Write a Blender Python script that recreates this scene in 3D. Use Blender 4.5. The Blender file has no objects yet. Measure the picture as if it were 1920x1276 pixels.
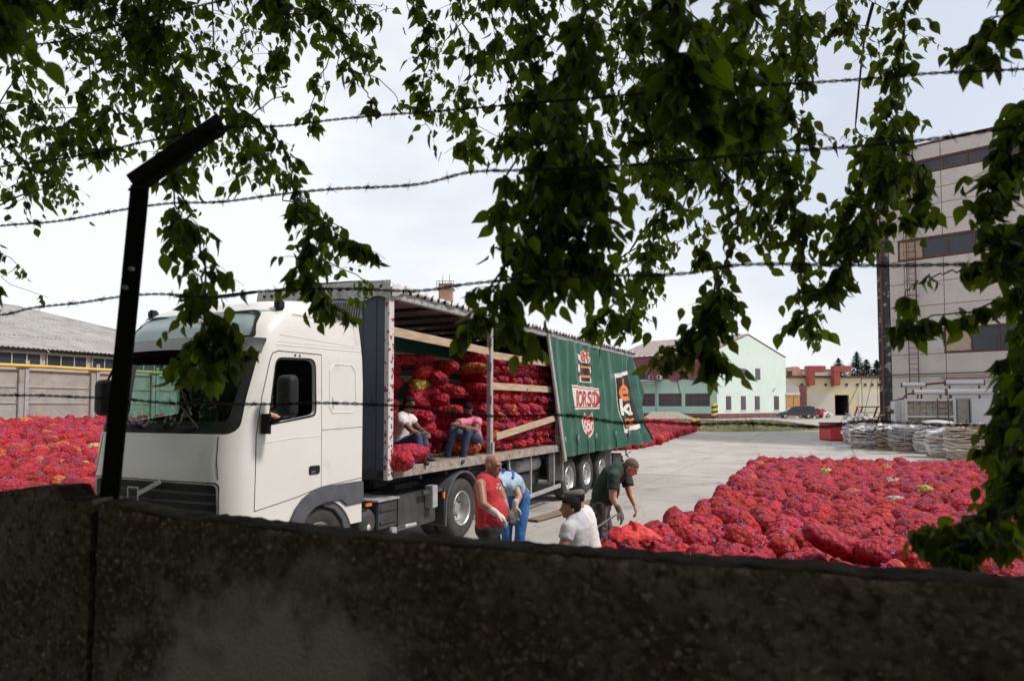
import bpy, bmesh, math, random
import numpy as np
from mathutils import Vector, Matrix, noise as mnoise
random.seed(7); rng = np.random.default_rng(7)
SC = bpy.context.scene
COL = SC.collection
R = math.radians
PI = math.pi
# ---------------------------------------------------------------- camera
FPX, PITCH, EYE, HOR = 1280.0, math.atan(1280/27700.0), 2.3, 762.0
SHP = HOR - 638 - FPX*math.tan(PITCH)
cd = bpy.data.cameras.new('camera'); cam = bpy.data.objects.new('camera', cd); COL.objects.link(cam)
cam.location = (0, 0, EYE); cam.rotation_euler = (PI/2 + PITCH, 0, 0)
cd.sensor_width = 36; cd.lens = 36*FPX/1920; cd.shift_y = SHP/1920
cd.clip_start = 0.05; cd.clip_end = 3000
cd.dof.use_dof = True; cd.dof.focus_distance = 12.0; cd.dof.aperture_fstop = 4.0
SC.camera = cam
SC.render.resolution_x = 1024; SC.render.resolution_y = 680
# ---------------------------------------------------------------- sky and sun
SUN_EL, SUN_DIR = R(50), Vector((0.97, -0.24, 0)).normalized()
w = bpy.data.worlds.new('World'); SC.world = w; w.use_nodes = True
nt = w.node_tree; nt.nodes.clear()
out = nt.nodes.new('ShaderNodeOutputWorld'); bg = nt.nodes.new('ShaderNodeBackground')
sky = nt.nodes.new('ShaderNodeTexSky'); sky.sky_type = 'NISHITA'; sky.sun_disc = False
sky.sun_elevation = SUN_EL; sky.sun_rotation = math.atan2(SUN_DIR.x, SUN_DIR.y)
sky.air_density = 1.0; sky.dust_density = 3.0
tc = nt.nodes.new('ShaderNodeTexCoord'); mp = nt.nodes.new('ShaderNodeMapping'); mp.inputs['Scale'].default_value = (1, 1, 2.2)
mp.inputs['Location'].default_value = (0.35, 0.1, 0.2)
nz = nt.nodes.new('ShaderNodeTexNoise'); nz.inputs['Scale'].default_value = 1.7; nz.inputs['Detail'].default_value = 6
rp = nt.nodes.new('ShaderNodeValToRGB'); rp.color_ramp.elements[0].position = 0.36; rp.color_ramp.elements[0].color = (.55, .55, .55, 1)
rp.color_ramp.elements[1].position = 0.56; rp.color_ramp.elements[1].color = (.96, .96, .96, 1)
mx = nt.nodes.new('ShaderNodeMix'); mx.data_type = 'RGBA'; mx.inputs['B'].default_value = (6.75, 6.85, 7.15, 1)
nt.links.new(tc.outputs['Generated'], mp.inputs[0]); nt.links.new(mp.outputs[0], nz.inputs['Vector'])
nt.links.new(nz.outputs['Fac'], rp.inputs[0]); nt.links.new(rp.outputs[0], mx.inputs['Factor'])
nt.links.new(sky.outputs[0], mx.inputs['A']); nt.links.new(mx.outputs['Result'], bg.inputs[0])
bg.inputs[1].default_value = 0.15; nt.links.new(bg.outputs[0], out.inputs[0])
sl = bpy.data.lights.new('sun', 'SUN'); sl.energy = 3.1; sl.angle = R(7); sl.color = (1, .95, .88)
so = bpy.data.objects.new('sun', sl); COL.objects.link(so)
sv = Vector((SUN_DIR.x*math.cos(SUN_EL), SUN_DIR.y*math.cos(SUN_EL), math.sin(SUN_EL)))
so.rotation_euler = sv.to_track_quat('Z', 'Y').to_euler()
vs = SC.view_settings; vs.view_transform = 'Standard'; vs.look = 'None'; vs.exposure = 0.0; vs.gamma = 1; vs.use_curve_mapping = False
SC.render.engine = 'CYCLES'
SC.cycles.max_bounces = 8; SC.cycles.transparent_max_bounces = 12

# ---------------------------------------------------------------- pixel helpers (photo pixels -> places in the yard)
def ray(px, py):
    c = Vector((px-960, (638-py)+SHP, -FPX)); a = PI/2 + PITCH
    return Vector((c.x, c.y*math.cos(a)-c.z*math.sin(a), c.y*math.sin(a)+c.z*math.cos(a)))
def at(px, py, Y):
    r = ray(px, py); return Vector((0, 0, EYE)) + r*(Y/r.y)
def gr(px, py, z=0.0):
    r = ray(px, py); return Vector((0, 0, EYE)) + r*((z-EYE)/r.z)
def inpx(p):
    a = PI/2 + PITCH; q = Vector(p)-Vector((0, 0, EYE))
    y = q.y*math.cos(a)+q.z*math.sin(a); z = -q.y*math.sin(a)+q.z*math.cos(a)
    if -z < 0.1: return None
    return 960+FPX*q.x/-z, 638+SHP-FPX*y/-z
TD = Vector((0.42501, 0.90519, 0)); TV = Vector((-0.90519, 0.42501, 0)); TO = Vector((-1.7699, 10.17, 0))
TANG = math.atan2(TD.y, TD.x)
def side(px, py, v=0.0):
    r = ray(px, py); o = TO + TV*v; t = o.dot(TV)/(r.x*TV.x+r.y*TV.y); P = r*t
    return ((P.x-o.x)*TD.x+(P.y-o.y)*TD.y, P.z+EYE)
def tw(u, v, z): return TO + TD*u + TV*v + Vector((0, 0, z))
def sst(a, b, x):
    t = min(1, max(0, (x-a)/(b-a))); return t*t*(3-2*t)
def gz(x, y):
    v = (x-TO.x)*TV.x + (y-TO.y)*TV.y
    lft = 1.45*min(1, max(0, (v-4)/15.0))*(1-sst(50, 80, y))*sst(3, 9, y)
    return lft + 0.75*sst(36, 92, y) + 0.25*sst(92, 130, y)*1.0

# ---------------------------------------------------------------- object helpers
def link(o, parent=None):
    COL.objects.link(o)
    if parent is not None: o.parent = parent
    return o
def thing(name, label, cat, loc=(0, 0, 0), rotz=0, group=None):
    o = bpy.data.objects.new(name, None); o.empty_display_size = .2; link(o)
    o.location = loc; o.rotation_euler = (0, 0, rotz); o['label'] = label; o['category'] = cat
    if group: o['group'] = group
    return o
def tag(o, label=None, cat=None, group=None, kind=None):
    if label: o['label'] = label
    if cat: o['category'] = cat
    if group: o['group'] = group
    if kind: o['kind'] = kind
    return o
class MB:
    def __init__(s): s.v = []; s.f = []; s.m = []
    def add(s, vs_, fs, mi=0):
        n = len(s.v); s.v.extend([tuple(p) for p in vs_]); s.f.extend([tuple(i+n for i in f) for f in fs]); s.m.extend([mi]*len(fs)); return s
    def box(s, a, b, mi=0, M=None):
        x0, y0, z0 = a; x1, y1, z1 = b
        P = [Vector(p) for p in ((x0,y0,z0),(x1,y0,z0),(x1,y1,z0),(x0,y1,z0),(x0,y0,z1),(x1,y0,z1),(x1,y1,z1),(x0,y1,z1))]
        if M is not None: P = [M @ p for p in P]
        return s.add(P, [(0,3,2,1),(4,5,6,7),(0,1,5,4),(1,2,6,5),(2,3,7,6),(3,0,4,7)], mi)
    def bar(s, p, q, w_, h_=None, mi=0, up=(0, 0, 1)):
        p = Vector(p); q = Vector(q); h_ = h_ or w_; d = (q-p); L = d.length; d.normalize(); up = Vector(up)
        if abs(d.dot(up)) > .98: up = Vector((1, 0, 0))
        sx = d.cross(up).normalized(); sy = sx.cross(d).normalized()
        M = Matrix(((d.x, sx.x, sy.x, p.x), (d.y, sx.y, sy.y, p.y), (d.z, sx.z, sy.z, p.z), (0, 0, 0, 1)))
        return s.box((0, -w_/2, -h_/2), (L, w_/2, h_/2), mi, M)
    def tube(s, pts, rad, n=8, mi=0, cap=True):
        pts = [Vector(p) for p in pts]; k = len(pts)
        if not hasattr(rad, '__len__'): rad = [rad]*k
        V = []; F = []; ref = None
        for i, p in enumerate(pts):
            d = (pts[min(i+1, k-1)]-pts[max(i-1, 0)])
            d = d.normalized() if d.length > 1e-9 else Vector((0, 0, 1))
            if ref is None:
                ref = Vector((0, 0, 1)) if abs(d.z) < .9 else Vector((1, 0, 0))
            a = (ref - d*ref.dot(d))
            a = a.normalized() if a.length > 1e-6 else d.orthogonal().normalized()
            ref = a; b = d.cross(a)
            for j in range(n):
                t = 2*PI*j/n; V.append(p + (a*math.cos(t)+b*math.sin(t))*rad[i])
        for i in range(k-1):
            for j in range(n):
                F.append((i*n+j, i*n+(j+1) % n, (i+1)*n+(j+1) % n, (i+1)*n+j))
        if cap: F.append(tuple(range(n))[::-1]); F.append(tuple(range((k-1)*n, k*n)))
        return s.add(V, F, mi)
    def cyl(s, p, q, r, n=16, mi=0): return s.tube([p, q], [r, r], n, mi)
    def lathe(s, prof, c, axis='y', n=32, mi=0):     # prof: list of (offset along axis, radius)
        V = []; F = []
        for a_, r_ in prof:
            for j in range(n):
                t = 2*PI*j/n; x, z = r_*math.cos(t), r_*math.sin(t)
                V.append({'y': (c[0]+x, c[1]+a_, c[2]+z), 'x': (c[0]+a_, c[1]+x, c[2]+z), 'z': (c[0]+x, c[1]+z, c[2]+a_)}[axis])
        for i in range(len(prof)-1):
            for j in range(n): F.append((i*n+j, i*n+(j+1) % n, (i+1)*n+(j+1) % n, (i+1)*n+j))
        return s.add(V, F, mi)
    def prism(s, poly, a, b, plane='xz', mi=0):      # polygon in a plane, extruded along the third axis a..b
        n = len(poly); mk = {'xz': lambda p, t: (p[0], t, p[1]), 'yz': lambda p, t: (t, p[0], p[1]), 'xy': lambda p, t: (p[0], p[1], t)}[plane]
        V = [mk(p, a) for p in poly]+[mk(p, b) for p in poly]
        F = [tuple(range(n)), tuple(range(2*n-1, n-1, -1))]+[(i, i+n, (i+1) % n+n, (i+1) % n) for i in range(n)]
        return s.add(V, F, mi)
    def grid(s, fn, nu, nv, mi=0, closed=False):
        V = [fn(i/nu, j/nv) for j in range(nv+1) for i in range(nu+1)]
        return s.add(V, [(j*(nu+1)+i, j*(nu+1)+i+1, (j+1)*(nu+1)+i+1, (j+1)*(nu+1)+i) for j in range(nv) for i in range(nu)], mi)
    def ell(s, c, r, n=14, m=9, mi=0, M=None):
        V = []; F = []
        for j in range(m+1):
            ph = PI*j/m
            for i in range(n):
                t = 2*PI*i/n; p = Vector((r[0]*math.sin(ph)*math.cos(t), r[1]*math.sin(ph)*math.sin(t), r[2]*math.cos(ph)))
                if M is not None: p = M @ p
                V.append(p+Vector(c))
        for j in range(m):
            for i in range(n): F.append((j*n+i, (j+1)*n+i, (j+1)*n+(i+1) % n, j*n+(i+1) % n))
        return s.add(V, F, mi)
    def mesh(s, name, mats, smooth=False, fix=True):
        me = bpy.data.meshes.new(name); me.from_pydata(s.v, [], s.f)
        if not isinstance(mats, (list, tuple)): mats = [mats]
        for m_ in mats: me.materials.append(m_)
        if len(mats) > 1: me.polygons.foreach_set('material_index', s.m)
        me.validate()
        if fix and len(s.v) < 60000:
            bm = bmesh.new(); bm.from_mesh(me); bmesh.ops.recalc_face_normals(bm, faces=bm.faces); bm.to_mesh(me); bm.free()
        if smooth: smooth_by(me, smooth if smooth is not True else 40)
        me.update(); return me
    def build(s, name, mats, parent=None, smooth=False, bevel=0, fix=True):
        me = s.mesh(name, mats, smooth, fix)
        if bevel:
            bm = bmesh.new(); bm.from_mesh(me)
            es = [e for e in bm.edges if len(e.link_faces) == 2 and e.calc_face_angle(0) > .6]
            bmesh.ops.bevel(bm, geom=es, offset=bevel, segments=2, affect='EDGES', clamp_overlap=True)
            bm.to_mesh(me); bm.free(); smooth_by(me, 35)
        return link(bpy.data.objects.new(name, me), parent)
def smooth_by(me, deg=40):
    me.polygons.foreach_set('use_smooth', [True]*len(me.polygons))
    try: me.set_sharp_from_angle(angle=R(deg))
    except Exception: pass
def rrect(x0, z0, x1, z1, r, n=6):
    P = []
    for cx, cz, a0 in ((x1-r, z1-r, 0), (x0+r, z1-r, 90), (x0+r, z0+r, 180), (x1-r, z0+r, 270)):
        for i in range(n+1):
            a = R(a0+90*i/n); P.append((cx+r*math.cos(a), cz+r*math.sin(a)))
    return P
def rpoly(pts, r, n=5):       # round the corners of a polygon
    P = []; k = len(pts)
    for i in range(k):
        p = Vector(pts[i]).to_2d(); a = Vector(pts[i-1]).to_2d()-p; b = Vector(pts[(i+1) % k]).to_2d()-p
        rr = r[i] if hasattr(r, '__len__') else r
        ra = min(rr, a.length*.45); rb = min(rr, b.length*.45); A = p+a.normalized()*ra; B = p+b.normalized()*rb
        for j in range(n+1):
            t = j/n; P.append(tuple(A*(1-t)**2+p*2*t*(1-t)+B*t*t))
    return P
# ---------------------------------------------------------------- materials
def mat(name, c1, c2=None, rough=.7, metal=0, scale=5, detail=6, bump=0, bscale=None, lo=.35, hi=.65, spec=None,
        c3=None, s3=40, lo3=.62, hi3=.66, rnd=0, coat=0, trans=0, emit=None, stretch=None, bdist=.01, rvar=0):
    m = bpy.data.materials.new(name); m.use_nodes = True; n = m.node_tree.nodes; L = m.node_tree.links
    b = n['Principled BSDF']; b.inputs['Roughness'].default_value = rough; b.inputs['Metallic'].default_value = metal
    if spec is not None: b.inputs['Specular IOR Level'].default_value = spec
    if coat: b.inputs['Coat Weight'].default_value = coat; b.inputs['Coat Roughness'].default_value = .08
    if trans: b.inputs['Transmission Weight'].default_value = trans
    t = n.new('ShaderNodeTexCoord'); vec = t.outputs['Object']
    if stretch:
        q = n.new('ShaderNodeMapping'); q.inputs['Scale'].default_value = stretch; L.new(vec, q.inputs[0]); vec = q.outputs[0]
    col = None
    if c2 is None: c2 = c1
    a = n.new('ShaderNodeTexNoise'); a.inputs['Scale'].default_value = scale; a.inputs['Detail'].default_value = detail; L.new(vec, a.inputs['Vector'])
    r_ = n.new('ShaderNodeValToRGB'); e = r_.color_ramp.elements; e[0].position = lo; e[1].position = hi
    e[0].color = (*c1, 1); e[1].color = (*c2, 1); L.new(a.outputs['Fac'], r_.inputs[0]); col = r_.outputs[0]
    if c3:
        a3 = n.new('ShaderNodeTexNoise'); a3.inputs['Scale'].default_value = s3; a3.inputs['Detail'].default_value = 5; L.new(vec, a3.inputs['Vector'])
        r3 = n.new('ShaderNodeValToRGB'); r3.color_ramp.elements[0].position = lo3; r3.color_ramp.elements[1].position = hi3; L.new(a3.outputs['Fac'], r3.inputs[0])
        x3 = n.new('ShaderNodeMix'); x3.data_type = 'RGBA'; x3.inputs['B'].default_value = (*c3, 1)
        L.new(r3.outputs[0], x3.inputs['Factor']); L.new(col, x3.inputs['A']); col = x3.outputs['Result']
    if rnd:
        oi = n.new('ShaderNodeObjectInfo'); ge = n.new('ShaderNodeNewGeometry'); ad = n.new('ShaderNodeMath'); ad.operation = 'ADD'
        fr = n.new('ShaderNodeMath'); fr.operation = 'FRACT'
        L.new(oi.outputs['Random'], ad.inputs[0]); L.new(ge.outputs['Random Per Island'], ad.inputs[1]); L.new(ad.outputs[0], fr.inputs[0])
        hv = n.new('ShaderNodeHueSaturation'); mr = n.new('ShaderNodeMapRange'); mr.inputs['To Min'].default_value = 1-rnd; mr.inputs['To Max'].default_value = 1+rnd
        m2 = n.new('ShaderNodeMapRange'); m2.inputs['To Min'].default_value = .5-rnd*.04; m2.inputs['To Max'].default_value = .5+rnd*.04
        f2 = n.new('ShaderNodeMath'); f2.operation = 'MULTIPLY'; f2.inputs[1].default_value = 7.31; f3 = n.new('ShaderNodeMath'); f3.operation = 'FRACT'
        L.new(fr.outputs[0], f2.inputs[0]); L.new(f2.outputs[0], f3.inputs[0]); L.new(f3.outputs[0], m2.inputs[0])
        L.new(fr.outputs[0], mr.inputs[0]); L.new(mr.outputs[0], hv.inputs['Value']); L.new(m2.outputs[0], hv.inputs['Hue']); L.new(col, hv.inputs['Color']); col = hv.outputs[0]
    L.new(col, b.inputs['Base Color'])
    if rvar:
        mr = n.new('ShaderNodeMapRange'); mr.inputs['To Min'].default_value = rough-rvar; mr.inputs['To Max'].default_value = rough+rvar
        L.new(a.outputs['Fac'], mr.inputs[0]); L.new(mr.outputs[0], b.inputs['Roughness'])
    if bump:
        bb = n.new('ShaderNodeTexNoise'); bb.inputs['Scale'].default_value = bscale or scale*4; bb.inputs['Detail'].default_value = 5; L.new(vec, bb.inputs['Vector'])
        bn = n.new('ShaderNodeBump'); bn.inputs['Strength'].default_value = bump; bn.inputs['Distance'].default_value = bdist
        L.new(bb.outputs['Fac'], bn.inputs['Height']); L.new(bn.outputs[0], b.inputs['Normal'])
    if emit: b.inputs['Emission Color'].default_value = (*emit, 1); b.inputs['Emission Strength'].default_value = 1
    return m
def glassmat(name, tint, rough=.02, alpha=.5, ior=1.45):
    m = bpy.data.materials.new(name); m.use_nodes = True; n = m.node_tree.nodes; L = m.node_tree.links; n.clear()
    o = n.new('ShaderNodeOutputMaterial'); g = n.new('ShaderNodeBsdfGlossy'); g.inputs['Roughness'].default_value = rough
    t = n.new('ShaderNodeBsdfTransparent'); t.inputs[0].default_value = (*tint, 1); f0 = n.new('ShaderNodeLayerWeight'); f0.inputs[0].default_value = .35; f = n.new('ShaderNodeMapRange'); f.inputs['To Min'].default_value = .02; f.inputs['To Max'].default_value = .13; L.new(f0.outputs['Facing'], f.inputs[0])
    x = n.new('ShaderNodeMixShader'); L.new(f.outputs[0], x.inputs[0]); L.new(t.outputs[0], x.inputs[1]); L.new(g.outputs[0], x.inputs[2]); L.new(x.outputs[0], o.inputs[0])
    return m
def sackmat(name, ca, cb, cc):
    m = mat(name, ca, cb, rough=.6, scale=9, lo=.35, hi=.7, c3=cc, s3=26, lo3=.56, hi3=.72, rnd=.22)
    n = m.node_tree.nodes; L = m.node_tree.links; b = n['Principled BSDF']; b.inputs['Specular IOR Level'].default_value = .3
    t = n.new('ShaderNodeTexCoord')
    vo = n.new('ShaderNodeTexVoronoi'); vo.inputs['Scale'].default_value = 14; L.new(t.outputs['Object'], vo.inputs['Vector'])
    mpn = n.new('ShaderNodeMapping'); mpn.inputs['Scale'].default_value = (1, 1, .16); L.new(t.outputs['Object'], mpn.inputs[0])
    wv = n.new('ShaderNodeTexNoise'); wv.inputs['Scale'].default_value = 34; wv.inputs['Detail'].default_value = 4; wv.inputs['Distortion'].default_value = 1.6; L.new(mpn.outputs[0], wv.inputs['Vector'])
    old = b.inputs['Base Color'].links[0].from_socket
    # dark onion gaps seen through the net, and pale stretched net threads
    r1 = n.new('ShaderNodeValToRGB'); r1.color_ramp.elements[0].position = .30; r1.color_ramp.elements[1].position = .62; r1.color_ramp.elements[0].color = (1, 1, 1, 1); r1.color_ramp.elements[1].color = (.30, .22, .22, 1)
    L.new(vo.outputs['Distance'], r1.inputs[0]); x1 = n.new('ShaderNodeMix'); x1.data_type = 'RGBA'; x1.blend_type = 'MULTIPLY'; x1.inputs['Factor'].default_value = .75
    L.new(old, x1.inputs['A']); L.new(r1.outputs[0], x1.inputs['B'])
    r2 = n.new('ShaderNodeValToRGB'); r2.color_ramp.elements[0].position = .56; r2.color_ramp.elements[1].position = .66; L.new(wv.outputs['Fac'], r2.inputs[0])
    x2 = n.new('ShaderNodeMix'); x2.data_type = 'RGBA'; x2.inputs['B'].default_value = (min(1, ca[0]*1.35), ca[1]*1.6+.02, ca[2]*1.4+.02, 1)
    mm = n.new('ShaderNodeMath'); mm.operation = 'MULTIPLY'; mm.inputs[1].default_value = .7; L.new(r2.outputs[0], mm.inputs[0]); L.new(mm.outputs[0], x2.inputs['Factor'])
    L.new(x1.outputs['Result'], x2.inputs['A']); L.new(x2.outputs['Result'], b.inputs['Base Color'])
    b1 = n.new('ShaderNodeBump'); b1.inputs['Strength'].default_value = 1; b1.inputs['Distance'].default_value = .035; b1.invert = True
    b2 = n.new('ShaderNodeBump'); b2.inputs['Strength'].default_value = 1; b2.inputs['Distance'].default_value = .02
    L.new(vo.outputs['Distance'], b1.inputs['Height']); L.new(wv.outputs['Fac'], b2.inputs['Height']); L.new(b1.outputs[0], b2.inputs['Normal']); L.new(b2.outputs[0], b.inputs['Normal'])
    return m
M = {}
M['white'] = mat('cab_paint', (.69, .68, .655), (.73, .72, .69), rough=.3, scale=1.2, coat=.35, rvar=.05, c3=(.52, .49, .44), s3=3, lo3=.6, hi3=.9)
M['hood'] = M['white']
M['black'] = mat('black_plastic', (.008, .008, .009), (.015, .015, .017), rough=.6, scale=20, spec=.3)
M['dgrey'] = mat('grey_plastic', (.075, .08, .095), (.095, .10, .115), rough=.5, scale=8, bump=.1, bscale=200, bdist=.001)
M['visor'] = mat('smoked_visor', (.028, .026, .03), (.04, .038, .042), rough=.45, scale=6)
M['rubber'] = mat('tyre_rubber', (.028, .027, .027), (.05, .047, .044), rough=.85, scale=6, bump=.2, bscale=60, bdist=.004)
M['seam'] = mat('seam', (.02, .018, .018), rough=.9)
M['steel'] = mat('rim_steel', (.42, .42, .42), (.55, .55, .54), rough=.42, metal=.6, scale=7, c3=(.16, .13, .11), s3=9, lo3=.55, hi3=.75)
M['galv'] = mat('galvanised', (.36, .37, .38), (.48, .48, .48), rough=.5, metal=.3, scale=9, c3=(.2, .17, .15), s3=30)
M['chassis'] = mat('chassis_paint', (.03, .032, .036), (.055, .055, .055), rough=.7, scale=6)
M['bluewall'] = mat('blue_grey_sheet', (.05, .065, .10), (.06, .075, .112), rough=.55, scale=2, c3=(.30, .05, .045), s3=16, lo3=.69, hi3=.71)
M['rustwhite'] = mat('chipped_white_paint', (.55, .52, .52), (.62, .58, .58), rough=.6, scale=4, c3=(.25, .045, .05), s3=14, lo3=.57, hi3=.60)
M['rail'] = mat('rusty_side_rail', (.24, .19, .155), (.36, .32, .28), rough=.75, scale=6, c3=(.12, .075, .05), s3=22, lo3=.55, hi3=.7, bump=.3, bscale=40)
M['wood'] = mat('raw_plank', (.36, .26, .17), (.50, .39, .27), rough=.8, scale=3, stretch=(1, 8, 8), c3=(.2, .14, .09), s3=6, lo3=.62, hi3=.75, bump=.3, bscale=20)
M['floorwood'] = mat('worn_floor_wood', (.16, .11, .08), (.24, .17, .12), rough=.85, scale=4, stretch=(1, 6, 1), bump=.3)
M['tarp'] = mat('white_roof_tarp', (.42, .41, .40), (.62, .61, .59), rough=.6, scale=5, c3=(.2, .19, .18), s3=7, lo3=.55, hi3=.75, bump=.5, bscale=14, bdist=.03)
M['curtain'] = mat('green_curtain', (.020, .095, .064), (.026, .112, .076), rough=.32, scale=2.5, c3=(.034, .12, .086), s3=5, lo3=.5, hi3=.8, bump=.3, bscale=9, bdist=.02)
M['pwhite'] = mat('print_white', (.66, .64, .60), rough=.4); M['pred'] = mat('print_red', (.55, .045, .03), rough=.4)
M['porange'] = mat('print_orange', (.72, .20, .04), rough=.4); M['pblack'] = mat('print_black', (.018, .018, .02), rough=.35)
M['sack'] = sackmat('onion_net_red', (.47, .013, .026), (.56, .021, .036), (.40, .055, .05))
M['sack2'] = sackmat('onion_net_crimson', (.40, .012, .030), (.49, .019, .042), (.36, .05, .05))
M['sackorange'] = sackmat('onion_net_orange', (.60, .10, .03), (.66, .17, .05), (.55, .3, .1))
M['sackyellow'] = sackmat('onion_net_yellow', (.55, .42, .06), (.62, .52, .12), (.4, .3, .1))
M['sackgrey'] = sackmat('onion_net_grey', (.42, .36, .32), (.52, .45, .42), (.3, .22, .2))
M['netred'] = mat('loose_net_red', (.52, .015, .02), (.62, .03, .028), rough=.6, scale=14, bump=.6, bscale=60)
M['twine'] = mat('blue_twine', (.10, .13, .52), (.18, .22, .62), rough=.6)
M['concrete'] = mat('yard_concrete', (.325, .300, .272), (.395, .368, .336), rough=.9, scale=.35, detail=9, c3=(.20, .180, .158), s3=.9, lo3=.54, hi3=.78, bump=.25, bscale=30, rnd=.03)
M['joint'] = mat('joint_dirt', (.13, .12, .105), (.2, .18, .16), rough=.95, scale=3)
M['glass'] = glassmat('cab_glass', (.66, .84, .78))
M['glassdark'] = mat('window_glass', (.03, .035, .042), (.05, .055, .065), rough=.16, scale=.5, spec=.35)
M['glasspale'] = mat('upper_glass', (.20, .27, .28), (.26, .34, .34), rough=.06, scale=2, spec=.9)
M['amber'] = mat('amber_lens', (.75, .18, .02), rough=.25)
M['redlens'] = mat('red_lens', (.6, .03, .03), rough=.25)
M['skin'] = mat('skin', (.44, .24, .17), (.52, .30, .215), rough=.55, scale=6, c3=(.5, .2, .16), s3=9, lo3=.55, hi3=.8)
M['skintan'] = mat('skin_tanned', (.30, .14, .085), (.36, .18, .115), rough=.5, scale=6)
M['skindark'] = mat('skin_brown', (.15, .075, .048), (.2, .10, .065), rough=.5, scale=6)
M['hair'] = mat('dark_hair', (.006, .005, .005), (.014, .011, .010), rough=.8, spec=.12, scale=40, bump=.5, bscale=120)
M['hairbrown'] = mat('cropped_hair', (.10, .065, .045), (.14, .095, .07), rough=.8, scale=60, bump=.5, bscale=160)
M['eye'] = mat('eye', (.03, .022, .02), rough=.2)
M['redshirt'] = mat('red_cotton', (.43, .022, .032), (.50, .032, .042), rough=.85, scale=7, bump=.5, bscale=13, bdist=.02)
M['whiteshirt'] = mat('white_cotton', (.60, .58, .58), (.68, .66, .66), rough=.85, scale=5, bump=.6, bscale=12, bdist=.02)
M['greyshirt'] = mat('grey_cotton', (.40, .40, .43), (.48, .48, .51), rough=.85, scale=5, bump=.6, bscale=12, bdist=.02)
M['pinkshirt'] = mat('pink_striped_cotton', (.60, .10, .2), (.66, .2, .3), rough=.85, scale=1, bump=.5, bscale=12, bdist=.02)
M['greenpolo'] = mat('dark_green_cotton', (.012, .030, .022), (.02, .042, .032), rough=.85, scale=6, bump=.5, bscale=12, bdist=.02)
M['denim'] = mat('denim', (.022, .04, .085), (.045, .07, .13), rough=.85, scale=9, bump=.5, bscale=14, bdist=.02)
M['bluework'] = mat('blue_work_cloth', (.03, .13, .36), (.045, .17, .43), rough=.85, scale=6, bump=.5, bscale=14, bdist=.02)
M['paleblue'] = mat('pale_blue_cotton', (.30, .42, .55), (.38, .50, .62), rough=.85, scale=6, bump=.5, bscale=14, bdist=.02)
M['blackcloth'] = mat('black_cloth', (.012, .012, .015), (.02, .02, .024), rough=.9, scale=6, bump=.5, bscale=14, bdist=.02)
M['plaid'] = mat('plaid_cotton', (.045, .035, .035), (.13, .11, .11), rough=.9, scale=22, lo=.48, hi=.52)
M['glove'] = mat('work_glove', (.50, .46, .40), (.6, .56, .50), rough=.9, scale=20)
M['glovedark'] = mat('dirty_glove', (.10, .08, .07), (.16, .13, .11), rough=.9, scale=20)
M['cap'] = mat('tweed_cap', (.10, .09, .08), (.15, .135, .125), rough=.95, scale=90)
M['shoe'] = mat('shoe', (.02, .02, .022), (.04, .04, .042), rough=.7)

# ================================================================ TRACTOR
def interp(x, xs, ys): return float(np.interp(x, xs, ys))
CR = .33
def c_uf(z): return interp(z, [.6, 1.2, 1.6, 2.0, 2.4, 3.0, 3.3, 3.5, 3.7], [-2.95, -3.0, -2.99, -2.93, -2.85, -2.67, -2.54, -2.44, -2.34])
def c_vi(z): return interp(z, [0, 2.95, 3.2, 3.5, 3.7], [0, 0, .02, .06, .09])
def c_ub(z): return interp(z, [0, 2.6, 3.6], [-.70, -.70, -.76])
def u_front(v, z, ins=0):
    vi = c_vi(z)+ins; dv = min(v-vi, 2.5-vi-v); uf = c_uf(z)+ins
    bow = -.05*(1-((v-1.25)/1.25)**2)+.05*0
    return uf+bow+(CR-math.sqrt(max(0, CR*CR-(CR-dv)**2)) if dv < CR else 0)
def cab_ring(z, ins, extra=0):
    vi = c_vi(z)+ins; ub = c_ub(z)-ins; uf = c_uf(z)+ins; P = []
    n1 = 16; rr = max(.04, CR-ins*.3)
    for i in range(n1): P.append((ub-.03+(uf+CR+.0-ub+.03)*i/n1, vi))
    for i in range(10):
        a = R(90*i/10); v = vi+CR-CR*math.cos(a); P.append((u_front(v, z, ins), v))
    for i in range(21):
        v = vi+CR+(2.5-2*vi-2*CR)*i/20; P.append((u_front(v, z, ins), v))
    for i in range(9, -1, -1):
        a = R(90*i/10); v = 2.5-(vi+CR-CR*math.cos(a)); P.append((u_front(v, z, ins), v))
    for i in range(n1-1, -1, -1): P.append((ub-.03+(uf+CR-ub+.03)*i/n1, 2.5-vi))
    P.append((ub, 2.5-vi-.03)); P.append((ub, 1.25)); P.append((ub, vi+.03))
    return P
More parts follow.
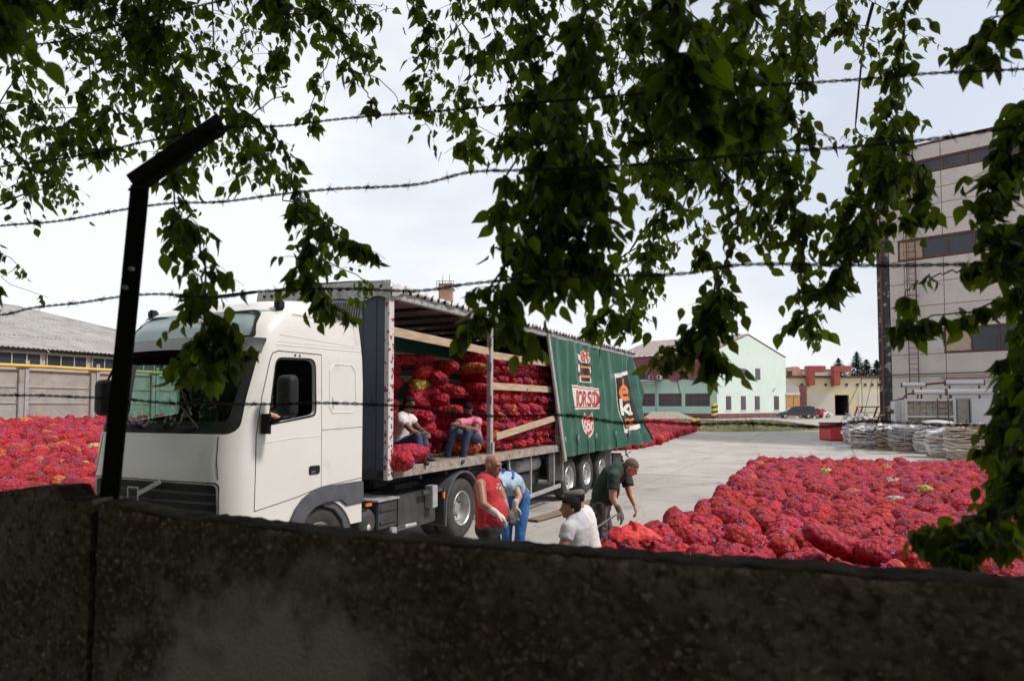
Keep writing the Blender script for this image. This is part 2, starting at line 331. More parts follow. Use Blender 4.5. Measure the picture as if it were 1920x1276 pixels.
def cab_shell():
    mb = MB()
    zs = [.72, .9, 1.1, 1.3, 1.5, 1.7, 1.9, 2.0, 2.1, 2.2, 2.3, 2.4, 2.5, 2.6, 2.7, 2.8, 2.9, 2.98, 3.06, 3.14, 3.22, 3.3, 3.38, 3.46]
    lv = [(z, 0) for z in zs]+[(3.54, .015), (3.60, .045), (3.655, .10), (3.69, .18), (3.715, .32), (3.73, .55), (3.735, .85)]
    def dz(u, z): return -(.13*sst(-1.1, -2.6, u))*sst(3.2, 3.6, z)
    for k, off in ((0, 0), (1, .045)):
        L = lv if k == 0 else [(max(z, .76) if z < .75 else z-(.045 if z > 3.5 else 0), i+off) for z, i in lv if z < 3.6 or i > .05]
        base = len(mb.v); n = None
        V = []; F = []
        for z, ins in L:
            ring = cab_ring(z, ins); n = len(ring)
            V += [(u, v, z+dz(u, z)) for u, v in ring]
        for j in range(len(L)-1):
            for i in range(n):
                q = (j*n+i, j*n+(i+1) % n, (j+1)*n+(i+1) % n, (j+1)*n+i)
                F.append(q[::-1] if k == 0 else q)
        top = tuple((len(L)-1)*n+i for i in range(n)); bot = tuple(range(n))[::-1]
        F += [top[::-1], bot[::-1]] if k == 0 else [top, bot]
        mb.add(V, F, k)
    return mb
def boolean(o, cutters, mats=None):
    for c in cutters:
        md = o.modifiers.new('b', 'BOOLEAN'); md.operation = 'DIFFERENCE'; md.solver = 'EXACT'; md.object = c
    bpy.context.view_layer.update(); dg = bpy.context.evaluated_depsgraph_get()
    me = bpy.data.meshes.new_from_object(o.evaluated_get(dg)); o.modifiers.clear(); old = o.data; o.data = me
    for c in cutters: bpy.data.objects.remove(c, do_unlink=True)
    return o
def frame_to(name, o1, o2, fn, mats, parent, steps=3, back=.02):
    n = len(o1); mb = MB(); V = []; F = []
    for k in range(steps+1):
        t = k/steps
        for a, b in zip(o1, o2): V.append(fn(a[0]*(1-t)+b[0]*t, a[1]*(1-t)+b[1]*t))
    for k in range(steps):
        for i in range(n): F.append((k*n+i, k*n+(i+1) % n, (k+1)*n+(i+1) % n, (k+1)*n+i))
    mb.add(V, F); return mb.build(name, mats, parent, smooth=True, fix=False)

truck = thing('truck_tractor', 'white high-roof truck cab with black windscreen surround and its dark chassis', 'truck', TO, TANG)
M['cabin_in'] = mat('cab_lining', (.010, .010, .011), (.018, .018, .019), rough=.85)
cab = cab_shell().build('cab_body', [M['white'], M['cabin_in']], truck, smooth=True, fix=False)
WS1 = rpoly([(.085, 1.99), (.07, 2.99), (2.43, 2.99), (2.415, 1.99)], [.14, .1, .1, .14], 6)
WS2 = rpoly([(.20, 2.13), (.15, 2.93), (2.35, 2.93), (2.30, 2.13)], [.10, .08, .08, .10], 6)
UW1 = rpoly([(.13, 3.10), (.24, 3.46), (2.26, 3.46), (2.37, 3.10)], [.06, .09, .09, .06], 6)
UW2 = rpoly([(.17, 3.13), (.27, 3.43), (2.23, 3.43), (2.33, 3.13)], [.05, .08, .08, .05], 6)
GR1 = rpoly([(.20, .80), (.20, 1.465), (2.30, 1.465), (2.30, .80)], .07, 5)
DW = rpoly([(-2.47, 2.10), (-2.36, 2.86), (-1.71, 2.885), (-1.69, 2.21), (-1.80, 2.19)], [.05, .09, .12, .10, .03], 5)
cut = []
for poly, a, b, pl in ((WS1, -3.4, -2.2, 'yz'), (UW1, -3.4, -2.0, 'yz'), (GR1, -3.4, -2.75, 'yz'), (DW, -.3, .12, 'xz'), (DW, 2.38, 2.8, 'xz')):
    cut.append(MB().prism(poly, a, b, pl).build('cutter', M['white'], truck))
for a, b in ((-.3, .6), (1.9, 2.8)):
    cut.append(MB().cyl((-1.52, a, .5), (-1.52, b, .5), .60, 48).build('cutter', M['black'], truck))
boolean(cab, cut); smooth_by(cab.data, 32)
frame_to('windscreen_surround', WS1, WS2, lambda v, z: (u_front(v, z, .012), v, z), M['black'], truck, 4)
def fgrid(v0, v1, z0, z1, ins, nv=40, nz_=10, shr=0):
    mb = MB(); return mb.grid(lambda a, b: (u_front(v0+(v1-v0)*a, z0+(z1-z0)*b, ins), v0+(v1-v0)*a, z0+(z1-z0)*b), nv, nz_)
fgrid(.11, 2.39, 2.06, 2.97, .022).build('windscreen', M['glass'], truck, smooth=True, fix=False)
def zinv(z):
    q = z
    for _ in range(12): q = z+.13*sst(3.2, 3.6, q)
    return q
frame_to('upper_window_surround', UW1, UW2, lambda v, z: (u_front(v, zinv(z), -.004), v, z), M['black'], truck, 2)
MB().grid(lambda a, b: (u_front(.12+2.26*a, zinv(3.08+.38*b), .018), .12+2.26*a, 3.08+.38*b), 40, 10).build('upper_window', M['glasspale'], truck, smooth=True, fix=False)
# visor: a smoked, curved shade standing off the glass
def visor(a, b):
    v = .03+2.44*a; z0 = 2.93+.17*b; pr = .02+.20*(1-b)*abs(math.sin(PI*a))**.35
    return (u_front(min(max(v, .06), 2.44), z0, 0)-pr-.01, v, z0+.03*math.sin(PI*a))
vb = MB(); vb.grid(visor, 44, 8); vb.grid(lambda a, b: tuple(Vector(visor(a, b))+Vector((.014, 0, -.012))), 44, 8)
vb.build('sun_visor', M['visor'], truck, smooth=True, fix=False)
# apron under the glass and wipers
for v0, v1, z1 in ((2.05, 1.62, 2.42), (.95, .5, 2.42)):
    wm = MB()
    p0 = (u_front(v0-.4, 2.06, -.03), v0-.4, 2.06); p1 = (u_front(v0, 2.36, -.03), v0, 2.36)
    wm.tube([p0, p1], .012, 6)
    wm.bar((u_front(v0-.25, 2.2, -.02), v0-.25, 2.2), (u_front(v0+.1, 2.62, -.02), v0+.1, 2.62), .02); wm.build('wiper', M['black'], truck)
for v in (.8, 1.25, 1.7):
    b = MB(); b.box((u_front(v, 2.07, 0)-.01, v-.13, 2.045), (u_front(v, 2.07, 0)+.04, v+.13, 2.085)); b.build('grab_step', M['black'], truck, bevel=.01)
# seams of hood, door and panels
sm = MB()
def strip_side(pts, w_=.008, v=-.0015, mb=None):
    for a, b in zip(pts[:-1], pts[1:]):
        (mb or sm).bar((a[0], v, a[1]), (b[0], v, b[1]), w_, .004 if False else w_, up=(0, 1, 0))
def strip_front(pts, w_=.010, mb=None):
    P = [Vector((u_front(v, z, .001), v, z)) for v, z in pts]; (mb or sm).tube(P, w_/2, 5)
DOORF = [(-2.70, 1.10), (-2.665, 1.5), (-2.64, 1.98), (-2.56, 2.4), (-2.44, 2.84), (-2.41, 2.93), (-2.36, 2.965), (-1.60, 2.985)]
dp = [(-2.70, 1.10), (-2.66, 1.98), (-2.58, 2.4), (-2.47, 2.8), (-2.43, 2.9), (-2.34, 2.95), (-1.59, 2.965)]
def onside(u, z, ins=0):      # the side surface incl. the rounded front corner
    vi = c_vi(z)+ins; uc = c_uf(z)+CR
    if u >= uc: return vi
    return vi+CR-math.sqrt(max(0, CR*CR-(uc-u)**2))
def seam_side(pts, r=.005, mb=None, n=6, far=False):
    Q = []
    for (a, b) in zip(pts[:-1], pts[1:]):
        for i in range(n):
            t = i/n; u = a[0]*(1-t)+b[0]*t; z = a[1]*(1-t)+b[1]*t; Q.append((u, z))
    Q.append(pts[-1]); f = (lambda v: 2.5-v) if far else (lambda v: v)
    (mb or sm).tube([(u, f(onside(u, z, .001)), z) for u, z in Q], r, 5)
for far in (False, True):
    seam_side([(-2.67, 1.12), (-2.655, 1.98), (-2.58, 2.4), (-2.46, 2.84), (-2.42, 2.93), (-2.34, 2.96), (-1.59, 2.965)], .006, far=far)
    seam_side([(-1.585, 2.97), (-1.565, 2.0), (-1.56, 1.28)], .004, far=far)
    seam_side([(-2.67, 1.12), (-2.0, 1.20), (-1.56, 1.28), (-.72, 1.32)], .005, far=far)
    seam_side([(-1.56, 2.0), (-.71, 2.02)], .004, far=far)
strip_front([(.27, 1.97), (.25, 1.7), (.22, 1.5)], .012); strip_front([(2.23, 1.97), (2.25, 1.7), (2.28, 1.5)], .012)
tag(sm.build('panel_gap', M['seam'], truck), kind='stuff')
em = MB()
seam_side([(-2.5, 3.03), (-1.6, 3.045), (-.76, 3.06)], .007, em); seam_side([(-2.48, 3.07), (-1.6, 3.085), (-.77, 3.10)], .005, em)
seam_side([(-2.05, 3.44), (-1.6, 3.43), (-1.0, 3.43), (-.88, 3.36), (-.86, 3.14)], .006, em)
seam_side([(-2.3, 3.16), (-1.6, 3.14), (-.9, 3.12)], .006, em)
seam_side([(-1.42, 2.3), (-1.42, 2.78), (-1.34, 2.86), (-.98, 2.86), (-.90, 2.78), (-.88, 2.3), (-.95, 2.22), (-1.36, 2.22), (-1.42, 2.3)], .009, em)
seam_side([(-2.62, 1.88), (-2.1, 1.92), (-1.58, 1.93)], .007, em)
em.build('pressed_line', M['white'], truck, smooth=True)
DWf = rpoly([(-2.49, 2.08), (-2.375, 2.885), (-1.69, 2.91), (-1.665, 2.19), (-1.79, 2.165)], [.05, .1, .13, .11, .03], 5)
for f in (lambda v: v-.004, lambda v: 2.504-v):
    n = len(DW); wr = MB(); wr.add([(u, f(onside(u, z)), z) for u, z in DWf]+[(u, f(onside(u, z)), z) for u, z in DW], [(i, (i+1) % n, n+(i+1) % n, n+i) for i in range(n)]); wr.build('window_rubber', M['black'], truck, fix=False)
gm = MB(); gm.prism(DW, 2.462, 2.466); gm.build('side_window', M['glass'], truck)
# half-lowered near window glass edge, driver's dark cabin
hd = MB(); hd.prism(rrect(-1.79, 1.455, -1.60, 1.56, .025, 3), -.012, .004); h = hd.build('door_handle', M['black'], truck)
MB().prism(rrect(-1.77, 1.47, -1.69, 1.50, .01, 2), -.022, -.013).build('latch', M['dgrey'], h)
for u in (-2.06, -1.98):
    MB().lathe([(-.006, .0), (-.006, .014), (.004, .014)], (u, 0, 2.925), 'y', 10).build('screw', M['black'], truck)
# grille
g = MB(); n = len(GR1)
gi = rpoly([(.235, .83), (.235, 1.435), (2.265, 1.435), (2.265, .83)], .06, 5)
frame_to('grille_frame', rpoly([(.212, .81), (.212, 1.452), (2.288, 1.452), (2.288, .81)], .07, 5), gi, lambda v, z: (u_front(v, z, .002), v, z), M['galv'], truck, 1)
g.grid(lambda a, b: (u_front(.2+2.1*a, 1.2, .07), .2+2.1*a, .78+.7*b), 20, 2)
gr_ = g.build('grille', M['black'], truck, fix=False)
for z in (.92, 1.02, 1.12, 1.22, 1.32, 1.41):
    MB().grid(lambda a, b, z=z: (u_front(.24+2.02*a, z, .02+.03*b), .24+2.02*a, z+.028*b), 24, 1).build('slat', M['chassis'], gr_, fix=False)
eb = MB(); eb.bar((u_front(1.05, 1.3, -.012), 1.05, 1.445), (u_front(1.42, 1.3, -.012), 1.42, 1.29), .05, .012, up=(1, 0, 0))
for a, b in (((1.42, 1.18), (1.42, 1.36)), ((1.42, 1.36), (1.60, 1.36)), ((1.60, 1.36), (1.60, 1.18)), ((1.60, 1.18), (1.42, 1.18))):
    eb.bar((u_front(a[0], a[1], -.012), *a), (u_front(b[0], b[1], -.012), *b), .014)
eb.build('emblem', M['galv'], truck)
# bumper
bp = MB(); n1 = 26
for z0, z1, ins in ((.36, .72, -.02),):
    bp.grid(lambda a, b: (u_front(.04+2.42*a, .9, ins+.03*math.sin(PI*b)*-1), .04+2.42*a, z0+(z1-z0)*b), 30, 4)
bp.build('bumper', M['dgrey'], truck, smooth=True, fix=False)
for v in (.32, 2.18): MB().box((u_front(v, .9)-.03, v-.16, .45), (u_front(v, .9)+.05, v+.16, .62)).build('headlight', M['glasspale'], truck, bevel=.02)
MB().lathe([(-.02, 0), (-.02, .035), (.02, .04)], (u_front(2.42, 1.6)-.0, 2.42, 1.62), 'x', 14).build('indicator', M['galv'], truck)
# grey wheel-arch trim and skirt (traced in side view, real thickness)
def SP(L, v=0): return [side(x, y, v) for x, y in L]
ar = SP([(541, 978), (551, 955), (566, 934), (584, 920), (606, 911), (679, 900), (680, 940), (648, 947), (636, 937), (607, 942), (588, 951), (574, 967), (566, 984)])
ar += [side(566, 1010), side(532, 1010)]
for v0, v1 in ((-.03, .05), (2.45, 2.53)):
    MB().prism(ar, v0, v1).build('wheel_arch_trim', M['dgrey'], truck, bevel=.012)
fl = SP([(607, 942), (636, 936), (647, 946), (657, 972), (662, 1005), (650, 1012), (644, 975), (630, 955), (609, 949)])
MB().prism(fl, .02, .35).build('mud_flap', M['dgrey'], truck, bevel=.008)
# mirrors
def mirror(sgn, v):
    vv = (lambda x: x) if sgn < 0 else (lambda x: 2.5-x)
    m = MB(); pr = rrect(-.115, -.24, .115, .24, .07, 5)
    u0, z0 = -2.52, 2.42
    for k, (t, s_) in enumerate(((0, .86), (.04, 1), (.10, 1), (.15, .9), (.17, .7))): pass
    V = []; F = []; n = len(pr); prof = ((.0, .93), (.015, 1.0), (.07, 1.0), (.11, .92), (.135, .75), (.145, .45))
    for t, s_ in prof:
        for a, b in pr: V.append((u0-t+.04, vv(-.34+a*s_*1.0), z0+b*(s_*.5+.5)))
    for k in range(len(prof)-1):
        for i in range(n): F.append((k*n+i, k*n+(i+1) % n, (k+1)*n+(i+1) % n, (k+1)*n+i))
    F.append(tuple(range(n))); F.append(tuple(range((len(prof)-1)*n, len(prof)*n)))
    m.add(V, F); o = m.build('mirror', M['black'], truck, smooth=True)
    a = MB(); a.tube([(u0, vv(-.30), z0-.22), (u0-.02, vv(-.16), z0-.30), (-2.52, vv(.0), 2.10)], .022, 8)
    if sgn > 0: a.tube([(u0, vv(-.30), z0+.24), (u0, vv(-.14), z0+.46), (-2.45, vv(.02), 2.98)], .014, 8)
    a.cyl((-2.56, vv(-.05), 1.99), (-2.56, vv(-.05), 2.22), .055, 12)
    a.build('mirror_arm', M['black'], o)
    MB().box((u0+.042, min(vv(-.43), vv(-.25)), z0-.2), (u0+.046, max(vv(-.43), vv(-.25)), z0+.2)).build('mirror_glass', M['glassdark'], o)
mirror(-1, 0); mirror(1, 0)
# roof furniture
for v in (.13, 2.37):
    u = -2.20; mk = MB(); mk.box((u-.07, v-.04, 3.47), (u+.07, v+.04, 3.60)); mk.build('marker_lamp', M['black'], truck, bevel=.025)
df = SP([(596, 583), (604, 569), (622, 563), (670, 566), (675, 600), (600, 589)], .04)
dfo = MB().prism(df, -.02, .10).build('side_deflector', M['dgrey'], truck, bevel=.02)
for k in range(15):
    a = Vector((df[2][0]+.02, 0)); x = 606+k*4.6; p = side(x, 586+k*.55, 0); q = side(x+4, 570-k*.3, 0)
    MB().bar((p[0], -.026, p[1]), (q[0], -.026, q[1]), .022, .014, up=(0, 1, 0)).build('fin', M['chassis'], dfo)
MB().prism([(p[0], p[1]) for p in df], 2.40, 2.52).build('side_deflector', M['dgrey'], truck, bevel=.02)
MB().tube([(-1.35, 1.0, 3.70), (-1.1, 1.0, 4.25)], .006, 6).build('antenna', M['black'], truck)
MB().bar((-2.1, 2.0, 3.72), (-2.1, .62, 3.74), .03).build('roof_bar', M['black'], truck)
# interior
ins = MB(); ins.box((-2.80, .12, 1.55), (-2.42, 2.38, 1.98)); ins.box((-2.62, .12, 1.98), (-2.38, 1.2, 2.08))
ins.build('dashboard', M['cabin_in'], truck, bevel=.04)
for v in (.62, 1.88):
    s_ = MB(); s_.box((-2.1, v-.26, 1.45), (-1.6, v+.26, 1.62)); s_.box((-1.68, v-.25, 1.6), (-1.52, v+.25, 2.3)); s_.box((-1.66, v-.14, 2.33), (-1.56, v+.14, 2.55)); s_.build('seat', M['cabin_in'], truck, bevel=.05)
stw = MB(); C0 = Vector((-2.28, .62, 2.02)); stw.tube([C0+Vector((.1*math.cos(t), .22*math.sin(t), .2*math.cos(t))) for t in [2*PI*i/24 for i in range(25)]], .015, 8); stw.tube([C0, (-2.5, .62, 1.8)], .03, 8)
stw.build('steering_wheel', M['black'], truck, smooth=True)
pp = MB()
for i in range(7): x = -2.62+.02*i; pp.box((x, 1.05+.1*i, 2.0+.008*i), (x+.12, 1.2+.1*i, 2.03+.008*i))
tag(pp.build('papers', M['paleblue'], truck), kind='stuff')
MB().box((-1.50, .1, 1.5), (-1.46, 2.4, 2.0)).build('bunk', M['cabin_in'], truck)
MB().box((-2.9, .1, .98), (-.75, 2.4, 1.02)).build('cab_floor', M['chassis'], truck)
MB().box((-1.47, .06, 2.0), (-1.45, 1.9, 3.5)).build('sleeper_curtain', M['cabin_in'], truck)
# chassis
ch = MB()
for v in (.85, 1.55): ch.box((-2.6, v, .62), (3.2, v+.10, .92))
ch.box((-.6, .9, .65), (3.0, 1.6, .70)); ch.box((.95, .62, .92), (3.0, 1.88, 1.02)); ch.box((-.66, .3, .98), (-.55, 2.2, 1.25))
ch.build('chassis_frame', M['chassis'], truck)
MB().lathe([(0, .1), (0, .55), (.06, .58), (.12, .55)], (2.0, 1.25, 1.02), 'z', 28).build('fifth_wheel', M['chassis'], truck)
# step box with chequer top
u0, z1 = side(690, 942); u1, _ = side(741, 935)
sb = MB(); sb.box((-.33, .02, .52), (.16, .62, .93)); sbo = sb.build('battery_box', M['chassis'], truck, bevel=.015)
for z in (.80, .62): MB().box((-.29, -.005, z-.02), (.12, .02, z+.02)).build('rib', M['chassis'], sbo, bevel=.008)
MB().box((-.36, -.01, .932), (.18, .66, .955)).build('step_plate', M['galv'], sbo)
tr = MB()
for i in range(15):
    for j in range(12):
        x = -.34+i*.036; y = .01+j*.054; s_ = .01; k = 1 if (i+j) % 2 else -1
        tr.bar((x-s_, y-s_*k, .957), (x+s_, y+s_*k, .957), .008, .006)
tag(tr.build('tread_lug', M['galv'], sbo), kind='stuff')
at_ = MB(); at_.lathe([(-.03, .0), (-.03, .10), (-.012, .17), (.02, .195), (.35, .195)], (-.52, .06, .66), 'y', 28); ato = at_.build('air_filter_drum', M['chassis'], truck, smooth=True)
MB().lathe([(-.05, .0), (-.045, .03), (-.03, .045)], (-.52, .06, .60), 'y', 16).build('drum_badge', M['pwhite'], ato, smooth=True)
MB().box((-.525, .005, .555), (-.515, .01, .64)).build('badge_stripe', M['pred'], ato)
MB().box((-.62, -.005, .905), (-.50, .03, .945)).build('marker_lamp', M['amber'], truck)
MB().box((1.42, -.03, .78), (1.47, -.0, .88)).build('marker_lamp', M['amber'], truck)
ft = MB(); ft.prism(rrect(.32, .40, 1.40, .93, .06, 3), .12, .62); ft.build('fuel_tank', M['chassis'], truck)
MB().box((1.08, -.03, .66), (1.24, .12, 1.02)).build('aluminium_bracket', M['galv'], truck, bevel=.01)
MB().box((.85, .0, .90), (1.45, .04, .96)).build('cable_tray', M['chassis'], truck)
lk = MB(); lk.tube([(.28, .2, .42), (.28, -.05, .50), (.5, -.08, .5)], .03, 8); lk.lathe([(0, 0), (0, .07), (.05, .07)], (.02, -.03, .46), 'y', 14); lk.build('water_trap', M['galv'], truck)
# mudguard of drive axle
mg = MB(); pts = [(2.13+.62*math.cos(R(a)), .56+.62*math.sin(R(a))) for a in range(8, 186, 6)]+[(1.50, .30)]
inn = [(2.13+.585*math.cos(R(a)), .56+.585*math.sin(R(a))) for a in range(8, 186, 6)]+[(1.54, .30)]
n = len(pts)
V = [(p[0], v, p[1]) for v in (-.02, .62) for p in pts]+[(p[0], v, p[1]) for v in (-.02, .62) for p in inn]
F = [(i, i+1, n+i+1, n+i) for i in range(n-1)]+[(2*n+i, 3*n+i, 3*n+i+1, 2*n+i+1) for i in range(n-1)]+[(i, 2*n+i, 2*n+i+1, i+1) for i in range(n-1)]+[(n+i, n+i+1, 3*n+i+1, 3*n+i) for i in range(n-1)]
mg.add(V, F); mg.build('mudguard', M['dgrey'], truck, smooth=True, fix=False)
MB().box((1.49, .0, .34), (1.53, .6, .95)).build('mudguard_panel', M['chassis'], truck)
TYRE = [(.02, .30), (.005, .33), (-.005, .40), (.0, .47), (.025, .505), (.06, .518), (.10, .52), (.18, .52), (.24, .518), (.275, .505), (.30, .47), (.305, .40), (.295, .33), (.28, .30)]
def wheel(u, v, z, parent, sgn=1, r=1.0, dish=.12):
    o = MB(); T = [(a*sgn, b*r) for a, b in TYRE]; o.lathe(T, (u, v, z), 'y', 48)
    gro = MB()
    for k in range(3):
        pass
    e = bpy.data.objects.new('wheel', o.mesh('wheel', M['rubber'], smooth=35)); link(e, parent)
    ri = MB(); ri.lathe([(.015*sgn, .305*r), (.0, .295*r), (.02*sgn, .275*r), (dish*sgn, .255*r), ((dish+.02)*sgn, .22*r), (dish*sgn, .20*r), ((dish-.02)*sgn, .10*r), ((dish-.07)*sgn, .09*r), ((dish-.08)*sgn, .0)], (u, v, z), 'y', 40)
    rim = ri.build('rim', M['steel'], e, smooth=35)
    nb = MB()
    for k in range(10):
        a = 2*PI*k/10; nb.cyl((u+.145*r*math.cos(a), v+(dish-.035)*sgn, z+.145*r*math.sin(a)), (u+.145*r*math.cos(a), v+dish*sgn, z+.145*r*math.sin(a)), .016, 6)
    tag(nb.build('wheel_nut', M['chassis'], e), kind='stuff')
    hb = MB()
    for k in range(10):
        a = 2*PI*(k+.5)/10; hb.cyl((u+.228*r*math.cos(a), v+(dish+.008)*sgn, z+.228*r*math.sin(a)), (u+.228*r*math.cos(a), v+(dish+.012)*sgn, z+.228*r*math.sin(a)), .022, 8)
    tag(hb.build('hand_hole', M['seam'], e), kind='stuff')
    MB().lathe([(.29*sgn, .30*r), (.29*sgn, 0)], (u, v, z), 'y', 24).build('wheel_back', M['chassis'], e)
    return e
wheel(2.13, .01, .52, truck, 1, 1.0, .17); wheel(2.13, .34, .52, truck, 1, 1.0, .17)
wheel(2.13, 2.49, .52, truck, -1); wheel(2.13, 2.16, .52, truck, -1)
wheel(-1.52, .06, .52, truck, 1, 1.0, .06); wheel(-1.52, 2.44, .52, truck, -1, 1.0, .06)

# ================================================================ SEMI-TRAILER
trl = thing('semi_trailer', 'long curtain-sided trailer with its green printed curtain half drawn back', 'trailer', TO, TANG)
fw = MB(); fw.box((-.12, .07, 1.24), (-.05, 2.43, 4.0))
fwo = fw.build('front_wall', M['bluewall'], trl)
for k in range(9):
    MB().box((-.128, .22+k*.25, 1.35), (-.121, .245+k*.25, 3.9)).build('rib', M['bluewall'], fwo)
MB().box((-.135, .07, 1.24), (-.118, .19, 3.98)).build('corner_plate', M['bluewall'], trl)
MB().box((-.135, .07, 1.22), (-.10, 2.43, 1.36)).build('front_sill', M['chassis'], trl)
for v in (0, 2.44): MB().box((-.135, v-.01, 1.22), (.0, v+.07, 3.96)).build('corner_post', M['rustwhite'], trl, bevel=.006)
hl = MB()
for k in range(9): hl.lathe([(-.004, 0), (-.004, .018), (.002, .018)], (-.045, -.01, 1.32+k*.135), 'y', 8)
tag(hl.build('post_hole', M['seam'], trl), kind='stuff')
MB().box((0, .06, 1.28), (13.45, 2.44, 1.375)).build('floor_frame', M['chassis'], trl)
for k in range(20):
    MB().box((.02+.67*k, .06, 1.377), (.02+.67*k+.66, 2.44, 1.40)).build('floor_board', M['floorwood'], trl)
for v0, v1 in ((-.03, .055), (2.445, 2.53)):
    MB().box((.0, v0, 1.235), (13.5, v1, 1.40)).build('side_rail', M['rail'], trl, bevel=.008)
for v0, v1, t in ((.0, .09, 0), (2.41, 2.5, 1)):
    for u in (3.20, 6.75, 10.1, 13.3):
        p = MB(); p.box((u, v0, 1.40), (u+.12, v1, 3.93)); po = p.build('pillar', M['galv'], trl, bevel=.01)
        if not t and u < 7:
            for z in (2.35, 2.98, 3.45): MB().box((u-.02, -.03, z), (u+.02, .0, z+.16)).build('board_socket', M['galv'], po)
            MB().box((u+.02, -.035, 1.38), (u+.10, .0, 1.62)).build('pillar_latch', M['galv'], po)
def plank(a, b, v, h=.14):
    m = MB(); m.bar((a[0], v, a[1]), (b[0], v, b[1]), .028, h); return m.build('plank', M['wood'], trl, bevel=.004)
plank((.0, 3.43), (3.20, 3.36), .045); plank((3.34, 3.30), (6.9, 3.30), .045); plank((3.34, 2.70), (6.9, 2.70), .045)
plank((3.40, 1.72), (6.75, 2.06), -.02)
for v in (2.44,):
    for z in (1.9, 2.4, 2.9, 3.4):
        plank((.0, z), (13.3, z), v)
for v0, v1 in ((-.04, .06), (2.44, 2.54)):
    MB().box((-.14, v0, 3.90), (13.5, v1, 4.03)).build('roof_rail', M['galv'], trl, bevel=.012)
def roofz(a, b):
    u = -.18+13.75*a; v = -.045+2.59*b
    z = 4.035+.14*(abs(math.sin(PI*b))**.3)+.05*math.exp(-((u)/.7)**2)*abs(math.sin(PI*b))**.2
    z += .016*math.sin(u*9+3*math.sin(u*2.3))*(1-.5*math.sin(PI*b))+.012*mnoise.noise(Vector((u*3, v*3, 0)))
    return (u, v, z)
MB().grid(roofz, 240, 14).build('roof_tarp', M['tarp'], trl, smooth=True, fix=False)
# rolled canvas hem and lacing hooks
hm = MB(); P = []
for i in range(260):
    u = -.16+13.7*i/259; P.append((u, -.055+.012*math.sin(u*7), 4.045+.018*math.sin(u*11+math.sin(u*4))+.012*mnoise.noise(Vector((u*5, 1, 0)))))
hm.tube(P, [.038+.012*mnoise.noise(Vector((p[0]*4, 7, 0))) for p in P], 7); hm.build('canvas_hem', M['tarp'], trl, smooth=True)
hk = MB()
for i in range(66):
    u = .1+13.3*i/65; hk.box((u-.014, -.11, 4.00), (u+.014, -.07, 4.06)); hk.bar((u, -.09, 4.05), (u+.08, -.075, 4.10), .012)
for i in range(16):
    v = .1+2.3*i/15; hk.box((-.20, v-.02, 4.06), (-.175, v+.02, 4.10))
tag(hk.build('lacing_hook', M['seam'], trl), kind='stuff')
def flap(a, b):
    v = -.06+2.62*a; z = 4.17-.27*b+(.035*math.sin(v*9)+.03*mnoise.noise(Vector((v*2, 3, 0))))*b
    return (-.165-.025*math.sin(v*13)*b-.02*math.sin(b*3), v, z+.03*math.sin(PI*a))
MB().grid(flap, 70, 6).build('front_canvas_flap', M['tarp'], trl, smooth=True, fix=False)
def cflap(a, b):
    u = -.17+.62*a; z = 4.13-.21*b*(1-.75*a)+.01*math.sin(u*30)
    return (u, -.065-.03*math.sin(b*2.5)-.012*math.sin(u*18)*b, z)
MB().grid(cflap, 16, 6).build('corner_canvas', M['tarp'], trl, smooth=True, fix=False)
for k in range(14): MB().box((.35+k*.98, .06, 3.93), (.40+k*.98, 2.44, 3.99)).build('roof_bow', M['chassis'], trl)
MB().grid(lambda a, b: (13.35*a, 2.51+.02*math.sin(a*60), 1.2+2.75*b), 120, 2).build('far_curtain', M['curtain'], trl, smooth=True, fix=False)
for v in (.04, 1.27): MB().box((13.42, v, 1.4), (13.48, v+1.19, 3.95)).build('rear_door', M['bluewall'], trl, bevel=.01)
# chassis, legs, axles
c2 = MB()
for v in (.78, 1.62): c2.box((.6, v, 1.0 if True else 0), (13.2, v+.1, 1.27)); c2.box((5, v, .82), (12.6, v+.1, 1.0))
for k in range(16): c2.box((.9+k*.8, .1, 1.14), (.96+k*.8, 2.4, 1.22))
for u in (7.6, 8.9, 10.3): c2.cyl((u, .2, .53), (u, 2.3, .53), .07, 12); c2.box((u-.3, .7, .62), (u+.05, .95, .95)); c2.box((u-.3, 1.55, .62), (u+.05, 1.8, .95))
c2.build('trailer_chassis', M['chassis'], trl)
for u in (7.6, 8.93, 10.27):
    wheel(u, .03, .525, trl, 1, 1.0, .10); wheel(u, 2.47, .525, trl, -1, 1.0, .10)
for v in (.42, 1.98):
    l = MB(); l.box((4.05, v, .35), (4.2, v+.15, 1.2)); l.box((4.02, v-.04, .04), (4.24, v+.2, .07)); l.box((4.08, v+.03, .05), (4.16, v+.12, .36)); l.build('landing_leg', M['chassis'], trl)
MB().box((7.02, -.01, .52), (7.06, .40, 1.22)).build('mud_flap', M['galv'], trl)
MB().box((7.0, -.02, .93), (7.03, .03, .99)).build('marker_lamp', M['amber'], trl)
tk = MB(); tk.lathe([(0, 0), (.0, .12), (.03, .165), (1.2, .165), (1.23, .12), (1.23, 0)], (5.1, .42, 1.0), 'x', 24); tk.build('air_tank', M['galv'], trl, smooth=35)
tb = MB(); tb.box((5.0, .35, .42), (5.9, .75, .80)); tb.box((6.0, .4, .5), (6.5, .8, .9)); tb.build('spare_carrier', M['chassis'], trl, bevel=.02)
sg = MB(); sg.box((6.3, .06, .55), (6.98, .1, 1.2)); sg.build('side_panel', M['chassis'], trl)
gu = MB(); a1 = side(982, 932); a2 = side(1051, 908)
gu.bar((4.0, .03, .34), (6.95, .03, .42), .03, .09); 
for u in (4.15, 5.25, 6.6): gu.bar((u, .06, .36), (u, .06, 1.24), .03, .05)
gu.bar((4.2, .08, 1.05), (5.2, .08, .45), .03, .035)
gu.build('side_guard', M['galv'], trl)
